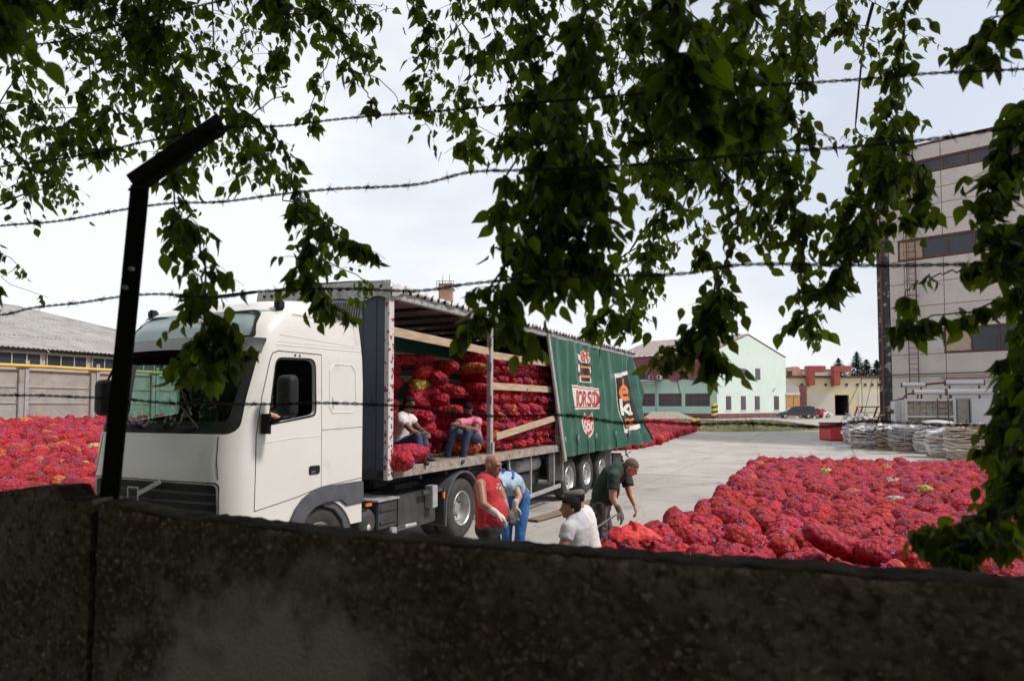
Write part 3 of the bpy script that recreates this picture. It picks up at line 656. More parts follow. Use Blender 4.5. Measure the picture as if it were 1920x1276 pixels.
rb = MB(); rb.box((12.6, .1, .42), (12.72, 2.4, .62)); rb.box((11.6, .12, .55), (12.5, .6, .85)); rb.build('rear_underride_bar', M['chassis'], trl)
MB().box((12.72, .15, .62), (12.78, .55, .76)).build('tail_lamp', M['redlens'], trl)
MB().box((10.98, .0, .45), (11.02, .4, 1.2)).build('mud_flap', M['galv'], trl)
cl = MB(); cl.tube([(12.9, .1, 1.2), (12.9, .08, .78), (13.05, .05, .7), (12.8, .0, .74)], .022, 6); cl.tube([(12.9, .1, .75), (13.2, .0, .86)], .015, 6); cl.build('air_hose', M['chassis'], trl)
# ---- the curtain
def lead(z): return 6.86+(5.95-6.86)*(z-1.08)/(3.92-1.08)
def trail(z):
    t = min(1, (z-1.08)/2.84)
    return 12.95+1.35*(1-t)**.65
def cur(u, z):             # outward offset of the cloth from the rail plane
    t = (3.92-z)/2.84; s_ = (u-lead(z))/(trail(z)-lead(z)); fl_ = max(0, (u-9.2)/5)
    f = .018*math.sin(u*5.2+.6*math.sin(z*2))+.012*math.sin(u*11.3+1.1*z)
    f += fl_*(.17*math.sin(u*4.4+.9*math.sin(z*1.7))+.05*math.sin(u*9.7+2.2*z))*(.55+.6*t)
    f += (.030 if u > 9.6 else .010)*math.sin(u*8.3+.7*math.sin(z*1.1))*(1-t)+.02*max(0, math.sin(u*3.1-1.2*z))**3
    if u > 9.6: f += .07*(1-t)**2*math.sin(u*6.1+2.5*t)+.05*mnoise.noise(Vector((u*1.3, z*1.9, 2)))
    f += .03*mnoise.noise(Vector((u*.8, z*1.3, 5)))
    b = -.075-.05*t-.20*fl_*t
    g_ = (u-9.52)/.09                                  # deep fold beside the printed name
    f += .07*math.exp(-g_*g_)-.05*math.exp(-((u-9.34)/.13)**2)
    return b-f
def curp(s_, b):
    zt = 3.93-(.05 if s_ > .45 else .0)*abs(math.sin(s_*17))-.02*abs(math.sin(s_*31)); zb = 1.10+.05*sst(.35, .5, s_)*0
    z = zt+(zb-zt)*b; u = lead(z)+(trail(z)-lead(z))*s_
    return (u, cur(u, z), z)
cb = MB(); cb.grid(curp, 420, 60)
cob = cb.build('curtain', M['curtain'], trl, smooth=60, fix=False)
def corner(s_, b):      # the loose end turned round the rear corner
    z = 3.80-2.65*b; u0 = trail(z); sw = .8*abs(math.sin(PI*min(1, b*1.15)))**.6+.12
    return (u0+.55*math.sin(s_*PI*.8)*sw*.5*(1-b)*1.3, cur(u0, z)+.75*s_*s_*(1-.3*b)+.05*math.sin(s_*9+b*4), z+.05*math.sin(s_*7))
M['curtain_in'] = mat('curtain_back', (.02, .035, .032), (.03, .05, .045), rough=.6)
MB().grid(corner, 30, 30).build('curtain_end', M['curtain_in'], cob, smooth=60, fix=False)
# hem bands, straps, buckles
hb = MB()
for z in (1.34, 1.235): hb.grid(lambda a, b, z=z: (lead(z)+(trail(z)-lead(z))*a, cur(lead(z)+(trail(z)-lead(z))*a, z)-.006, z+.012*b), 300, 1)
hb.build('hem_weld', M['curtain'], cob, smooth=60, fix=False)
for x, y in ((1058, 831), (1080, 828), (1100, 826), (1115, 824), (1152, 820), (1171, 815)):
    u, z = side(x, y, -.12); u = min(u, 13.7); z = 1.50
    ct = cur(u, z)-.02; st = MB(); st.bar((u, ct, z+.12), (u, cur(u, 1.2)-.03, 1.13), .035, .012, up=(0, 1, 0)); st.bar((u, cur(u, 1.2)-.03, 1.13), (u, .0, .98), .035, .01, up=(0, 1, 0))
    so_ = st.build('strap', M['seam'], cob)
    bk = MB(); bk.box((u-.035, ct-.035, z-.04), (u+.035, ct-.012, z+.09)); bk.bar((u-.02, ct-.05, z+.02), (u+.06, ct-.03, z-.03), .02); bk.build('buckle', M['galv'], so_)
# leading pole of the curtain
pl = MB(); pl.bar((lead(3.95)-.03, -.085, 3.95), (lead(1.0)-.03, -.14, 1.0), .05, .12); pl.build('curtain_pole', M['galv'], cob, bevel=.01)
# ---- prints: fine sheets lying on the cloth
def poly_in(P, x, y):
    c = np.zeros(x.shape, bool); n = len(P); j = n-1
    for i in range(n):
        xi, yi = P[i]; xj, yj = P[j]
        k = ((yi > y) != (yj > y)) & (x < (xj-xi)*(y-yi)/((yj-yi) or 1e-9)+xi); c ^= k; j = i
    return c
_txt = {}
def text_tris(s_):
    if s_ in _txt: return _txt[s_]
    cu = bpy.data.curves.new('t', 'FONT'); cu.body = s_; o = bpy.data.objects.new('t', cu); COL.objects.link(o)
    bpy.context.view_layer.update(); me = bpy.data.meshes.new_from_object(o.evaluated_get(bpy.context.evaluated_depsgraph_get())); me.calc_loop_triangles()
    V = np.array([v.co[:2] for v in me.vertices]); T = np.array([t.vertices[:] for t in me.loop_triangles]); bpy.data.objects.remove(o, do_unlink=True)
    mn, mx_ = V.min(0), V.max(0); V = (V-mn)/(mx_-mn); _txt[s_] = (V, T); return V, T
def text_mask(s_, x0, z0, x1, z1, X, Z, grow=0):
    V, T = text_tris(s_); x = (X-x0)/(x1-x0); y = (Z-z0)/(z1-z0); m = np.zeros(X.shape, bool)
    for a, b, c in T:
        A, B, C = V[a], V[b], V[c]
        d = (B[0]-A[0])*(C[1]-A[1])-(B[1]-A[1])*(C[0]-A[0])
        if abs(d) < 1e-12: continue
        l1 = ((B[0]-x)*(C[1]-y)-(B[1]-y)*(C[0]-x))/d; l2 = ((C[0]-x)*(A[1]-y)-(C[1]-y)*(A[0]-x))/d
        m |= (l1 >= -.001) & (l2 >= -.001) & (l1+l2 <= 1.001)
    if grow:
        q = m.copy()
        for dx in range(-grow, grow+1):
            for dy in range(-grow, grow+1):
                if dx*dx+dy*dy <= grow*grow+.5: q |= np.roll(np.roll(m, dx, 1), dy, 0)
        m = q
    return m
def print_layer(name, mask_fn, box, mat_, off, cell=.0125, parent=None):
    x0, z0, x1, z1 = box; nx = int((x1-x0)/cell); nz_ = int((z1-z0)/cell)
    X, Z = np.meshgrid(x0+(np.arange(nx)+.5)*cell, z0+(np.arange(nz_)+.5)*cell); m = mask_fn(X, Z)
    idx = {}; V = []; F = []
    def vid(i, j):
        if (i, j) not in idx:
            u = x0+i*cell; z = z0+j*cell; idx[(i, j)] = len(V); V.append((u, cur(u, z)-off, z))
        return idx[(i, j)]
    for j, i in zip(*np.nonzero(m)): F.append((vid(i, j), vid(i+1, j), vid(i+1, j+1), vid(i, j+1)))
    if F: return MB().add(V, F).build(name, mat_, parent or cob, smooth=60, fix=False)
def psh(L): return [side(x, y, -.10) for x, y in L]
# measured in the photo (pixels at the curtain)
B = psh([(1076, 722), (1122, 726), (1123, 767), (1079, 767)])
bx0, bx1 = 7.42, 9.46; bz0, bz1 = 2.20, 2.84
box = (7.3, 2.1, 9.65, 2.95)
pan = [(7.42, 2.84), (bx1, 2.80), (bx1, 2.24), (7.55, 2.23)]
print_layer('name_panel', lambda X, Z: poly_in(pan, X, Z), box, M['pwhite'], .004)
def lines(X, Z):
    t = (X-7.42)/2.04; top = 2.84-.04*t; bot = 2.23+.01*t
    return poly_in(pan, X, Z) & (((Z > top-.062) & (Z < top-.038)) | ((Z < bot+.068) & (Z > bot+.042)))
print_layer('name_panel_line', lines, box, M['pred'], .007)
def borsod(X, Z):
    m = np.zeros(X.shape, bool); x = 7.62
    for ch_, w_ in (('B', .27), ('O', .30), ('R', .28), ('S', .22), ('C', .24)):
        m |= text_mask(ch_, x, 2.34, x+w_, 2.71, X, Z, 0); x += w_+.035
    m |= text_mask('D', x-.01, 2.33, bx1-.02, 2.73, X, Z, 1)
    return m & poly_in(pan, X, Z)
def bshadow(X, Z):
    return borsod(X-.022, Z+.028)
print_layer('lettering_shadow', bshadow, box, M['pblack'], .008); print_layer('lettering', borsod, box, M['pred'], .012)
# crest with the cup of hops above the name
cx = 8.45
mug_o = [(cx-.24, 2.93), (cx+.24, 2.93), (cx+.26, 3.02), (cx+.20, 3.05), (cx+.33, 3.10), (cx+.40, 3.22), (cx+.36, 3.46), (cx+.30, 3.50), (cx+.33, 3.62), (cx+.22, 3.62), (cx+.12, 3.74), (cx+.04, 3.70), (cx-.02, 3.80), (cx-.09, 3.70), (cx-.18, 3.74), (cx-.20, 3.62), (cx-.34, 3.64), (cx-.28, 3.48), (cx-.38, 3.44), (cx-.40, 3.22), (cx-.30, 3.16), (cx-.24, 3.04)]
mug_o = [(cx+(p[0]-cx)*1.7, p[1]) for p in mug_o]
cb_ = (7.6, 2.88, 9.3, 3.86)
print_layer('crest_outline', lambda X, Z: poly_in(mug_o, X, Z), cb_, M['pwhite'], .004)
mug = [(cx-.17, 2.96), (cx+.17, 2.96), (cx+.20, 3.44), (cx-.20, 3.44)]
def darkp(X, Z):
    b_ = poly_in(mug, X, Z); han = ((np.abs(np.hypot((X-cx-.27)/.8, (Z-3.28)/1.4)-.115) < .04) & (X > cx+.2)) | ((np.abs(np.hypot((X-cx+.27)/.8, (Z-3.28)/1.4)-.115) < .035) & (X < cx-.2))
    hop = (Z > 3.46) & (Z < 3.70) & (np.abs(X-cx) < .2) & (np.sin((X-cx)*70+(Z-3.4)*9*np.sign(X-cx)) > .55)
    return b_ | han | hop
WX = lambda f: (lambda X, Z: f(cx+(X-cx)/1.7, Z))
print_layer('crest_cup', WX(darkp), cb_, M['pblack'], .008)
print_layer('crest_hoop', WX(lambda X, Z: poly_in(mug, X, Z) & ((np.abs(Z-3.33) < .03) | (np.abs(Z-3.09) < .03))), cb_, M['porange'], .012)
def hops(X, Z):
    m = np.zeros(X.shape, bool)
    for hx, hz, r_ in ((-.10, 3.62, .06), (.02, 3.70, .05), (.13, 3.60, .06), (-.03, 3.56, .045)): m |= (np.abs(np.hypot(X-cx-hx, (Z-hz)*.8)-r_) < .016)
    return m
print_layer('crest_hops', WX(hops), cb_, M['pred'], .010)
# red shield badge
sx = 8.62
sh = [(sx-.10, 2.10), (sx-.02, 1.98), (sx+.05, 1.98), (sx+.14, 2.10), (sx+.24, 1.90), (sx+.21, 1.62), (sx+.03, 1.42), (sx-.16, 1.62), (sx-.22, 1.88)]
def shr(P, f): 
    c = np.mean(P, 0); return [tuple(c+(np.array(p)-c)*f) for p in P]
sh = [(sx+(p[0]-sx)*2.0, p[1]*1.0+.06) for p in sh]
sb_ = (8.1, 1.36, 9.2, 2.2)
print_layer('badge_outline', lambda X, Z: poly_in(sh, X, Z), sb_, M['pwhite'], .004)
print_layer('badge', lambda X, Z: poly_in(shr(sh, .84), X, Z), sb_, M['pred'], .008)
print_layer('badge_lettering', lambda X, Z: text_mask('Sör', sx-.30, 1.66, sx+.32, 1.96, X-0*Z, Z-.12*(X-sx), 1), sb_, M['pwhite'], .012)
# second printed banner: black with orange and white letters
kx0, kx1 = 11.28, 13.08
kp = [(kx0-.05, 3.28), (kx0+.9, 3.38), (kx1-.36, 3.48), (kx1-.22, 3.15), (kx1+.07, 1.62), (kx0+.7, 1.50), (kx0+.18, 1.52), (kx0+.02, 2.2)]
kb = (11.0, 1.4, 13.4, 3.6)
print_layer('banner_outline', lambda X, Z: poly_in(kp, X, Z), kb, M['pwhite'], .004)
kq = [(kx0-.01, 3.15), (kx0+.9, 3.27), (kx1-.37, 3.37), (kx1-.22, 3.15), (kx1+.06, 1.76), (kx0+.72, 1.64), (kx0+.2, 1.64), (kx0+.05, 2.2)]
print_layer('banner', lambda X, Z: poly_in(kq, X, Z), kb, M['pblack'], .008)
def kor(X, Z):
    return poly_in(kq, X, Z) & (text_mask('é', kx0+.16, 2.50, kx0+.86, 3.14, X, Z, 2) | text_mask('J', kx0+.92, 2.50, kx0+1.36, 3.05, X, Z, 1) | text_mask('ok', kx0+.26, 1.69, kx0+1.62, 2.05, X, Z, 1))
print_layer('banner_lettering', kor, kb, M['porange'], .012)
print_layer('banner_lettering', lambda X, Z: text_mask('ka', kx0+.16, 2.06, kx0+1.55, 2.52, X, Z, 2), kb, M['pwhite'], .012)

# ================================================================ GROUND
def vals(a, b, n): return [a+(b-a)*i/n for i in range(n+1)]
def ground():
    xs = sorted(set([round(v_, 3) for v_ in vals(-300, -60, 12)+vals(-60, 60, 60)+vals(60, 300, 12)]))
    ys = sorted(set([round(v_, 3) for v_ in vals(-40, 0, 10)+vals(0, 140, 90)+vals(140, 1400, 20)]))
    V = [(x, y, gz(x, y)-.055) for y in ys for x in xs]; nx = len(xs)
    F = [(j*nx+i, j*nx+i+1, (j+1)*nx+i+1, (j+1)*nx+i) for j in range(len(ys)-1) for i in range(nx-1)]
    return MB().add(V, F)
M['ground'] = mat('ground', (.30, .28, .25), (.38, .355, .32), rough=.95, scale=.25, detail=9, c3=(.2, .185, .16), s3=.9, lo3=.5, hi3=.8, bump=.3, bscale=20)
go = ground().build('ground', M['ground'], fix=False, smooth=True); tag(go, kind='structure')
M['soil'] = mat('leaf_litter', (.022, .017, .012), (.05, .038, .026), rough=.95, scale=6, detail=9, bump=.6, bscale=25)
sm_ = MB().grid(lambda a, b: (-30+60*a, -24+28.6*b+.25*mnoise.noise(Vector((a*40, 3, 0)))*b, .012+.03*mnoise.noise(Vector((a*60, b*24, 0)))), 80, 34)  # unseen soil sheet run past the wall to cut light bounced onto the cab
tag(sm_.build('added_soil_verge', M['soil'], smooth=True, fix=False), kind='structure')
yard = bpy.data.objects.new('concrete_yard', None); link(yard); tag(yard, kind='structure')
# slabs laid parallel to the trailer; one joint passes through the point seen at (1181, 919)
J0 = gr(1181, 919); jv = (J0-TO).dot(TV); ju = (J0-TO).dot(TD)
def slab(u0, u1, v0, v1):
    mb = MB(); g_ = .014; n = max(2, int((u1-u0)/2)); m_ = max(2, int(abs(v1-v0)/2)); th = .045
    dzr = random.uniform(-.003, .003)
    def top(a, b):
        p = TO+TD*(u0+g_+(u1-u0-2*g_)*a)+TV*(v0+g_+(v1-v0-2*g_)*b); return (p.x, p.y, gz(p.x, p.y)+dzr)
    k = len(mb.v); mb.grid(top, n, m_); T = list(mb.v); B_ = [(x, y, z-th) for x, y, z in T]
    W = n+1; per = [i for i in range(W)]+[j*W+n for j in range(1, m_+1)]+[m_*W+i for i in range(n-1, -1, -1)]+[j*W for j in range(m_-1, 0, -1)]
    off = len(T); mb.v += B_
    for a, b in zip(per, per[1:]+per[:1]): mb.f.append((a, off+a, off+b, b)); mb.m.append(0)
    o = mb.build('slab', M['concrete'], yard, fix=True); return o
us = [ju-14+i*6.2 for i in range(0, 13)]; vss = [jv+k*6.0 for k in range(-6, 4)]
for i in range(len(us)-1):
    for j in range(len(vss)-1):
        c = tw((us[i]+us[i+1])/2, (vss[j]+vss[j+1])/2, 0)
        if c.y < 4.0 or c.y > 76: continue
        pp_ = inpx((c.x, c.y, 0))
        if pp_ is None or pp_[0] < -500 or pp_[0] > 2500: continue
        sh_ = 0
        slab(us[i], us[i+1], vss[j]+sh_, vss[j+1]+sh_)
# stains, debris and loose boards on the yard
db = thing('plank_on_ground', 'long weathered board lying on the concrete behind the man in overalls', 'board')
a = gr(1000, 976); b = gr(1108, 942)
for p, q, w_ in ((gr(998, 978), gr(1050, 964), .26), (gr(1046, 963), gr(1112, 941), .26)):
    MB().bar(p+Vector((0, 0, .035)), q+Vector((0, 0, .045)), w_, .035).build('board', M['floorwood'], db, bevel=.005)
lt = MB()
for i in range(420):
    c = tw(random.uniform(2, 30), random.uniform(-11, -.5), 0); s_ = random.uniform(.01, .04); a_ = random.uniform(0, 6.3)
    z = gz(c.x, c.y)+.006
    lt.add([(c.x+s_*math.cos(a_), c.y+s_*math.sin(a_), z), (c.x+s_*math.cos(a_+2), c.y+s_*math.sin(a_+2), z+.01), (c.x+s_*math.cos(a_+4), c.y+s_*math.sin(a_+4), z)], [(0, 1, 2)])
tag(lt.build('onion_skins', M['joint'], fix=False), 'scattered onion skins and grit on the concrete yard', 'litter', kind='stuff')

# ================================================================ LEFT BOUNDARY: concrete fence, yellow pipe, long shed
FA = at(38, 690, 23.5); FA.z = 0
def fpt(t, off=0): p = FA + TD*t + TV*off; return p
fence = thing('concrete_fence', 'tall grey precast concrete fence behind the left field of sacks', 'fence', (FA.x, FA.y, 0), TANG)
M['precast'] = mat('precast', (.30, .28, .255), (.38, .355, .325), rough=.9, scale=2, detail=8, c3=(.2, .18, .16), s3=5, lo3=.55, hi3=.8, bump=.3, bscale=40, rnd=.06)
SPN = .1072*23.5
PH = .56
for k in range(-4, 9):
    u = k*SPN; p = fpt(u); z0 = gz(p.x, p.y)
    MB().box((u-.09, -.12, z0-.1), (u+.09, .10, 3.66)).build('fence_post', M['precast'], fence, bevel=.01)
    MB().box((u+.10, -.14, z0), (u+.22, -.10, 3.9)).build('fence_stay', M['galv'], fence)
    for j in range(4):
        zt = 3.58-j*PH
        MB().box((u+.10, -.03, zt-PH+.015), (u+SPN-.10, .03, zt-.012)).build('fence_panel', M['precast'], fence)
        MB().box((u+.10, -.06, zt-.06), (u+SPN-.10, -.031, zt-.016)).build('panel_lip', M['precast'], fence)
M['yellow'] = mat('yellow_pipe', (.60, .36, .03), (.66, .42, .05), rough=.5, scale=4)
gp = MB(); gp.tube([fpt(u, -.16)+Vector((0, 0, 3.70+.01*math.sin(u*2))) for u in vals(-12, 24, 36)], .055, 10)
tag(gp.build('gas_pipe', M['yellow'], smooth=True), 'yellow gas pipe running along the top of the grey fence', 'pipe')
M['asb'] = mat('fibre_cement', (.27, .26, .255), (.36, .35, .34), rough=.95, scale=1.5, detail=9, c3=(.2, .18, .165), s3=3, lo3=.5, hi3=.75, stretch=(1, 1, 1), bump=.2, bscale=20)
M['beige'] = mat('old_plaster', (.42, .37, .30), (.48, .43, .36), rough=.9, scale=2)
shed = thing('long_shed', 'low shed with grey corrugated roof behind the concrete fence', 'shed', (FA.x, FA.y, 0), TANG)
SH0, SH1, SHV = -16, 12.5, 2.2
EZ = 4.52; RZ = 7.05; RUN = 8.0
MB().box((SH0, SHV+.3, 1.0), (SH1-.6, SHV+.45, EZ-.1)).build('wall', M['beige'], shed)
MB().box((SH1-.75, SHV+.45, 1.0), (SH1-.6, SHV+15.5, EZ-.1)).build('wall', M['beige'], shed)
for k in range(16):
    u = SH0+.3+k*1.8
    if u+1.6 > SH1-.8: break
    wf = MB(); wf.box((u, SHV+.26, EZ-.62), (u+1.6, SHV+.295, EZ-.16)); wo = wf.build('window', M['glassdark'], shed)
    fr = MB()
    for a in (0, .53, 1.06, 1.56): fr.box((u+a, SHV+.235, EZ-.62), (u+a+.04, SHV+.262, EZ-.16))
    fr.box((u, SHV+.23, EZ-.2), (u+1.6, SHV+.26, EZ-.15)); fr.box((u, SHV+.23, EZ-.65), (u+1.6, SHV+.26, EZ-.60)); fr.build('window_frame', M['beige'], wo)
def hiproof():
    for row in range(4):
        t0, t1 = row/4-.01, (row+1)/4+.01
        mb = MB(); V = []; n = 420
        for t in (max(0, t0), t1 if row < 3 else 1.0):
            for i in range(n+1):
                u = SH0+(SH1-SH0)*i/n; lim = SH1-7.0*t; u2 = SH0+(lim-SH0)*i/n
                V.append((u2, SHV-.05+RUN*t, EZ+(RZ-EZ)*t+.03*math.sin(u2*2*PI/.177)+(.03 if t == t0 or row == 0 and t == 0 else 0)*0+.02*(3-row)*0+(0.012*row)))
        mb.add(V, [(i, i+1, n+2+i, n+1+i) for i in range(n)]); mb.build('roof_sheet', M['asb'], shed, smooth=60, fix=False)
    mb = MB(); n = 200; V = [(SH1-7, SHV+RUN, RZ)]*(n+1)+[(SH1+.0, SHV-.05+16*i/n, EZ+.03*math.sin(16*i/n*2*PI/.177)) for i in range(n+1)]
    mb.add(V, [(i, n+1+i, n+2+i) for i in range(n)]); mb.build('roof_sheet', M['asb'], shed, fix=False)
    mb = MB(); mb.add([(SH0, SHV+RUN, RZ), (SH1-7, SHV+RUN, RZ), (SH1, SHV+16, EZ), (SH0, SHV+16, EZ)], [(0, 1, 2, 3)]); mb.build('roof_sheet', M['asb'], shed, fix=False)
    MB().tube([(SH0, SHV+RUN, RZ+.03), (SH1-7, SHV+RUN, RZ+.03)], .10, 8).build('ridge_tile', M['asb'], shed)
    MB().tube([(SH1-7, SHV+RUN, RZ+.03), (SH1, SHV-.05, EZ+.04)], .08, 8).build('ridge_tile', M['asb'], shed)
hiproof()

# ================================================================ RIGHT: grey panel tower
BA = Vector((-.7205, .6934, 0)); BB = Vector((.6934, .7205, 0))
M['render_g'] = mat('tower_render', (.47, .43, .395), (.54, .50, .46), rough=.95, scale=.8, detail=9, c3=(.36, .325, .30), s3=1.6, lo3=.55, hi3=.85, bump=.3, bscale=12, rnd=.04)
M['jointg'] = mat('tower_joint', (.20, .185, .17), (.25, .23, .21), rough=.95, scale=4)
M['rust'] = mat('rusted_steel', (.085, .035, .03), (.14, .06, .045), rough=.8, scale=5)
M['tar'] = mat('tar_stain', (.03, .03, .034), (.06, .06, .062), rough=.9, scale=2.5, c3=(.25, .23, .21), s3=2.5, lo3=.56, hi3=.6)
TY = 45.0; TC = at(1650, 762, TY); TC.z = 0
tower = thing('grey_tower', 'tall grey panel building with dark strip windows at the right', 'building', TC, math.atan2(-BA.y, -BA.x))
# local x runs along the facade towards the camera's right, local y = away (into the building)
def twr(px, py):
    r = ray(px, py); d_ = -BA; n_ = Vector((-d_.y, d_.x, 0)); t = TC.dot(n_)/r.dot(n_); P = Vector((0, 0, EYE))+r*t
    return (P-TC).dot(d_), P.z
HT = twr(1677, 285)[1]; LEN = 30
MB().box((.05, .12, -.2), (LEN, 14, HT-.15)).build('core', M['jointg'], tower)
wins = []
for (xl, yt, yb) in ((1745, 297, 322), (1690, 452, 490), (1770, 615, 661)):
    x0, z1 = twr(xl, yt); _, z0 = twr(xl, yb); wins.append((x0, z0, z1))
wins[0] = (1.1, wins[0][1], wins[0][2]); wins[1] = (1.3, wins[1][1], wins[1][2])
zj = [-.1, 2.4]; 
za = wins[2]; zb = wins[1]; zc = wins[0]
rows = [(-.1, 1.8), (1.8, 4.2), (4.2, za[1]-.03)]
z_ = za[2]+.03; k = 3
while z_ < zb[1]-.1: z2 = z_+(zb[1]-.03-za[2]-.03)/3; rows.append((z_, z2)); z_ = z2
z_ = zb[2]+.03
while z_ < zc[1]-.1: z2 = z_+(zc[1]-.03-zb[2]-.03)/4; rows.append((z_, z2)); z_ = z2
rows.append((zc[2]+.03, HT))
cols = [.75, twr(1766, 400)[0]]
while cols[-1] < LEN-1: cols.append(cols[-1]+5.9)
g_ = .018
for za_, zb_ in rows:
    for c0, c1 in zip(cols[:-1], cols[1:]):
        MB().box((c0+g_, 0, za_+g_), (c1-g_, .119, zb_-g_)).build('wall_panel', M['render_g'], tower)
for (x0, z0, z1), x1 in zip(wins, (LEN, LEN, LEN)):
    if x0 > 1.5:
        for c0, c1 in zip(cols[:-1], cols[1:]):
            a0 = c0; a1 = min(c1, x0)
            if a1 > a0+.1: MB().box((a0+g_, 0, z0-.03+g_), (a1-g_, .119, z1+.03-g_)).build('wall_panel', M['render_g'], tower)
    else: MB().box((.75+g_, 0, z0-.03+g_), (x0-g_, .119, z1+.03-g_)).build('wall_panel', M['render_g'], tower)
    wo = MB().box((x0, .06, z0), (LEN-.1, .10, z1)).build('window', M['rust'], tower)
    x = x0+.1; i = 0
    curt = [mat('blind', (.35, .27, .19), (.42, .33, .25), rough=.8), M['glassdark']]
    while x < LEN-1.6:
        MB().box((x, .045, z0+.10), (x+1.28, .058, z1-.10)).build('pane', M['glassdark'] if (i*7) % 5 else curt[0], wo)
        MB().box((x+1.29, .0, z0), (x+1.36, .058, z1)).build('mullion', M['rust'], wo); x += 1.38; i += 1
    for z in (z0, z1-.09): MB().box((x0, -.03, z), (LEN-.1, .058, z+.09)).build('sill', M['rust'], wo)
MB().box((.0, -.02, -.2), (.72, .10, 13.8)).build('corner_column', M['tar'], tower)
MB().box((.0, -.02, 13.8), (.72, .10, HT)).build('corner_column', M['render_g'], tower)
MB().box((.0, -.06, HT), (LEN, 14, HT+.12)).build('parapet_cap', M['rust'], tower)
MB().tube([(.28, -.12, 0), (.28, -.12, HT-.4)], .07, 8).build('downpipe', M['rust'], tower)
zp = twr(1700, 702)[1]
MB().tube([(-.1, -.2, zp), (LEN, -.2, zp+.05)], .035, 8).build('wall_pipe', M['rust'], tower)
MB().tube([(twr(1765, 706)[0], -.15, zp-.3), (LEN, -.15, zp-.25)], .03, 6).build('wall_pipe', M['rust'], tower)
xl, xr = twr(1705, 600)[0], twr(1722, 600)[0]
lad = thing('roof_ladder', 'rust-brown caged ladder climbing the face of the grey tower', 'ladder', TC, math.atan2(-BA.y, -BA.x))
for x in (xl, xr):
    MB().tube([(x, -.28, twr(1712, 725)[1]), (x, -.28, HT+1.1), (x, .1, HT+1.4), (x, .35, HT+1.1)], .03, 6).build('rail', M['rust'], lad)
z = twr(1712, 722)[1]
while z < HT+.9:
    MB().tube([(xl, -.28, z), (xr, -.28, z)], .018, 5).build('rung', M['rust'], lad); z += .34
xm = (xl+xr)/2
for z in vals(6.5, HT+.6, 14):
    MB().tube([(xm+.42*math.cos(R(a)), -.28-.6*math.sin(R(a)), z) for a in range(0, 181, 20)], .02, 5).build('cage_hoop', M['rust'], lad)
for a in (45, 90, 135):
    MB().tube([(xm+.42*math.cos(R(a)), -.28-.6*math.sin(R(a)), 6.5), (xm+.42*math.cos(R(a)), -.28-.6*math.sin(R(a)), HT+.6)], .015, 5).build('cage_bar', M['rust'], lad)
x, z = twr(1810, 585); MB().tube([(x, .0, z), (x-.2, -.5, z+.2)], .09, 8).build('vent_stub', M['rust'], tower)

# ---- tank room and pipes before the tower
PA = at(1697, 762, 38.0)
tank = thing('plant_enclosure', 'open steel frame with masonry bays and a grey metal duct beside the tower', 'machine housing', (PA.x, PA.y, 0), math.atan2(-.35, .93))
M['masonry'] = mat('rough_masonry', (.20, .185, .15), (.30, .27, .22), rough=.95, scale=5, c3=(.12, .11, .08), s3=9, bump=.6, bscale=14)
M['palegrey'] = mat('pale_metal', (.42, .42, .44), (.47, .47, .49), rough=.6, scale=.8)
fh = 2.3+(762-747)/1280*38.0
for r0 in range(9):
    for c0 in range(7):
        x0 = .15+c0*.31
        MB().box((x0, .25+random.uniform(-.02, .02), .1+r0*.28), (x0+.295, .45, .1+r0*.28+.265)).build('block', M['masonry'], tank)
for x in (.0, 2.32): MB().box((x, .05, 0), (x+.12, .2, fh)).build('frame_post', M['palegrey'], tank)
for z in (fh-.12, 1.7): MB().box((.12, .06, z), (2.32, .19, z+.11)).build('frame_beam', M['palegrey'], tank)
MB().box((2.48, .1, 0), (3.08, 1.5, fh)).build('duct', M['jointg'], tank, bevel=.05)
MB().box((3.13, -.1, .1), (7.5, 1.6, fh)).build('duct', M['palegrey'], tank, bevel=.02)
MB().box((-.42, .5, 0), (-.1, 1.0, fh-.1)).build('duct', M['palegrey'], tank)
for x in (1.55, 2.05): MB().tube([(x, -.1, 0), (x, -.1, fh)], .03, 6).build('ladder_rail', M['rust'], tank)
for z in vals(.3, fh-.2, 7): MB().tube([(1.55, -.1, z), (2.05, -.1, z)], .02, 5).build('rung', M['rust'], tank)
MB().tube([(-.6, .0, 0), (-.6, .0, fh-.1), (-.1, .0, fh), (.1, .1, fh+.25), (.5, .3, fh+.3)], .06, 8).build('riser_pipe', M['rust'], tank)
for z0 in (.9, 1.75, 2.45): MB().cyl((-.6, 0, z0-.3), (-.6, 0, z0+.15), .11, 10).build('lagging', M['palegrey'], tank)
for i, (x0, x1, z, r_, y) in enumerate(((.0, 1.15, fh+.78, .12, .8), (2.15, 3.95, fh+.88, .14, .9), (.5, 2.0, fh+.36, .14, .4), (2.1, 7.5, fh+.36, .17, .4))):
    MB().cyl((x0, y, z), (x1, y, z), r_, 14).build('lagged_pipe', M['palegrey'], tank, smooth=40)
    for e_ in (x0-.05, x1): MB().cyl((e_, y, z), (e_+.06, y, z), r_*1.12, 14).build('pipe_band', M['rust'], tank)
    for x in (x0+.2, x1-.2): MB().box((x-.04, y-.05, fh), (x+.04, y+.05, z-r_+.02)).build('pipe_support', M['rust'], tank)
MB().cyl((1.15, .8, fh+.8), (2.15, .9, fh+.9), .06, 8).build('lagged_pipe', M['rust'], tank)

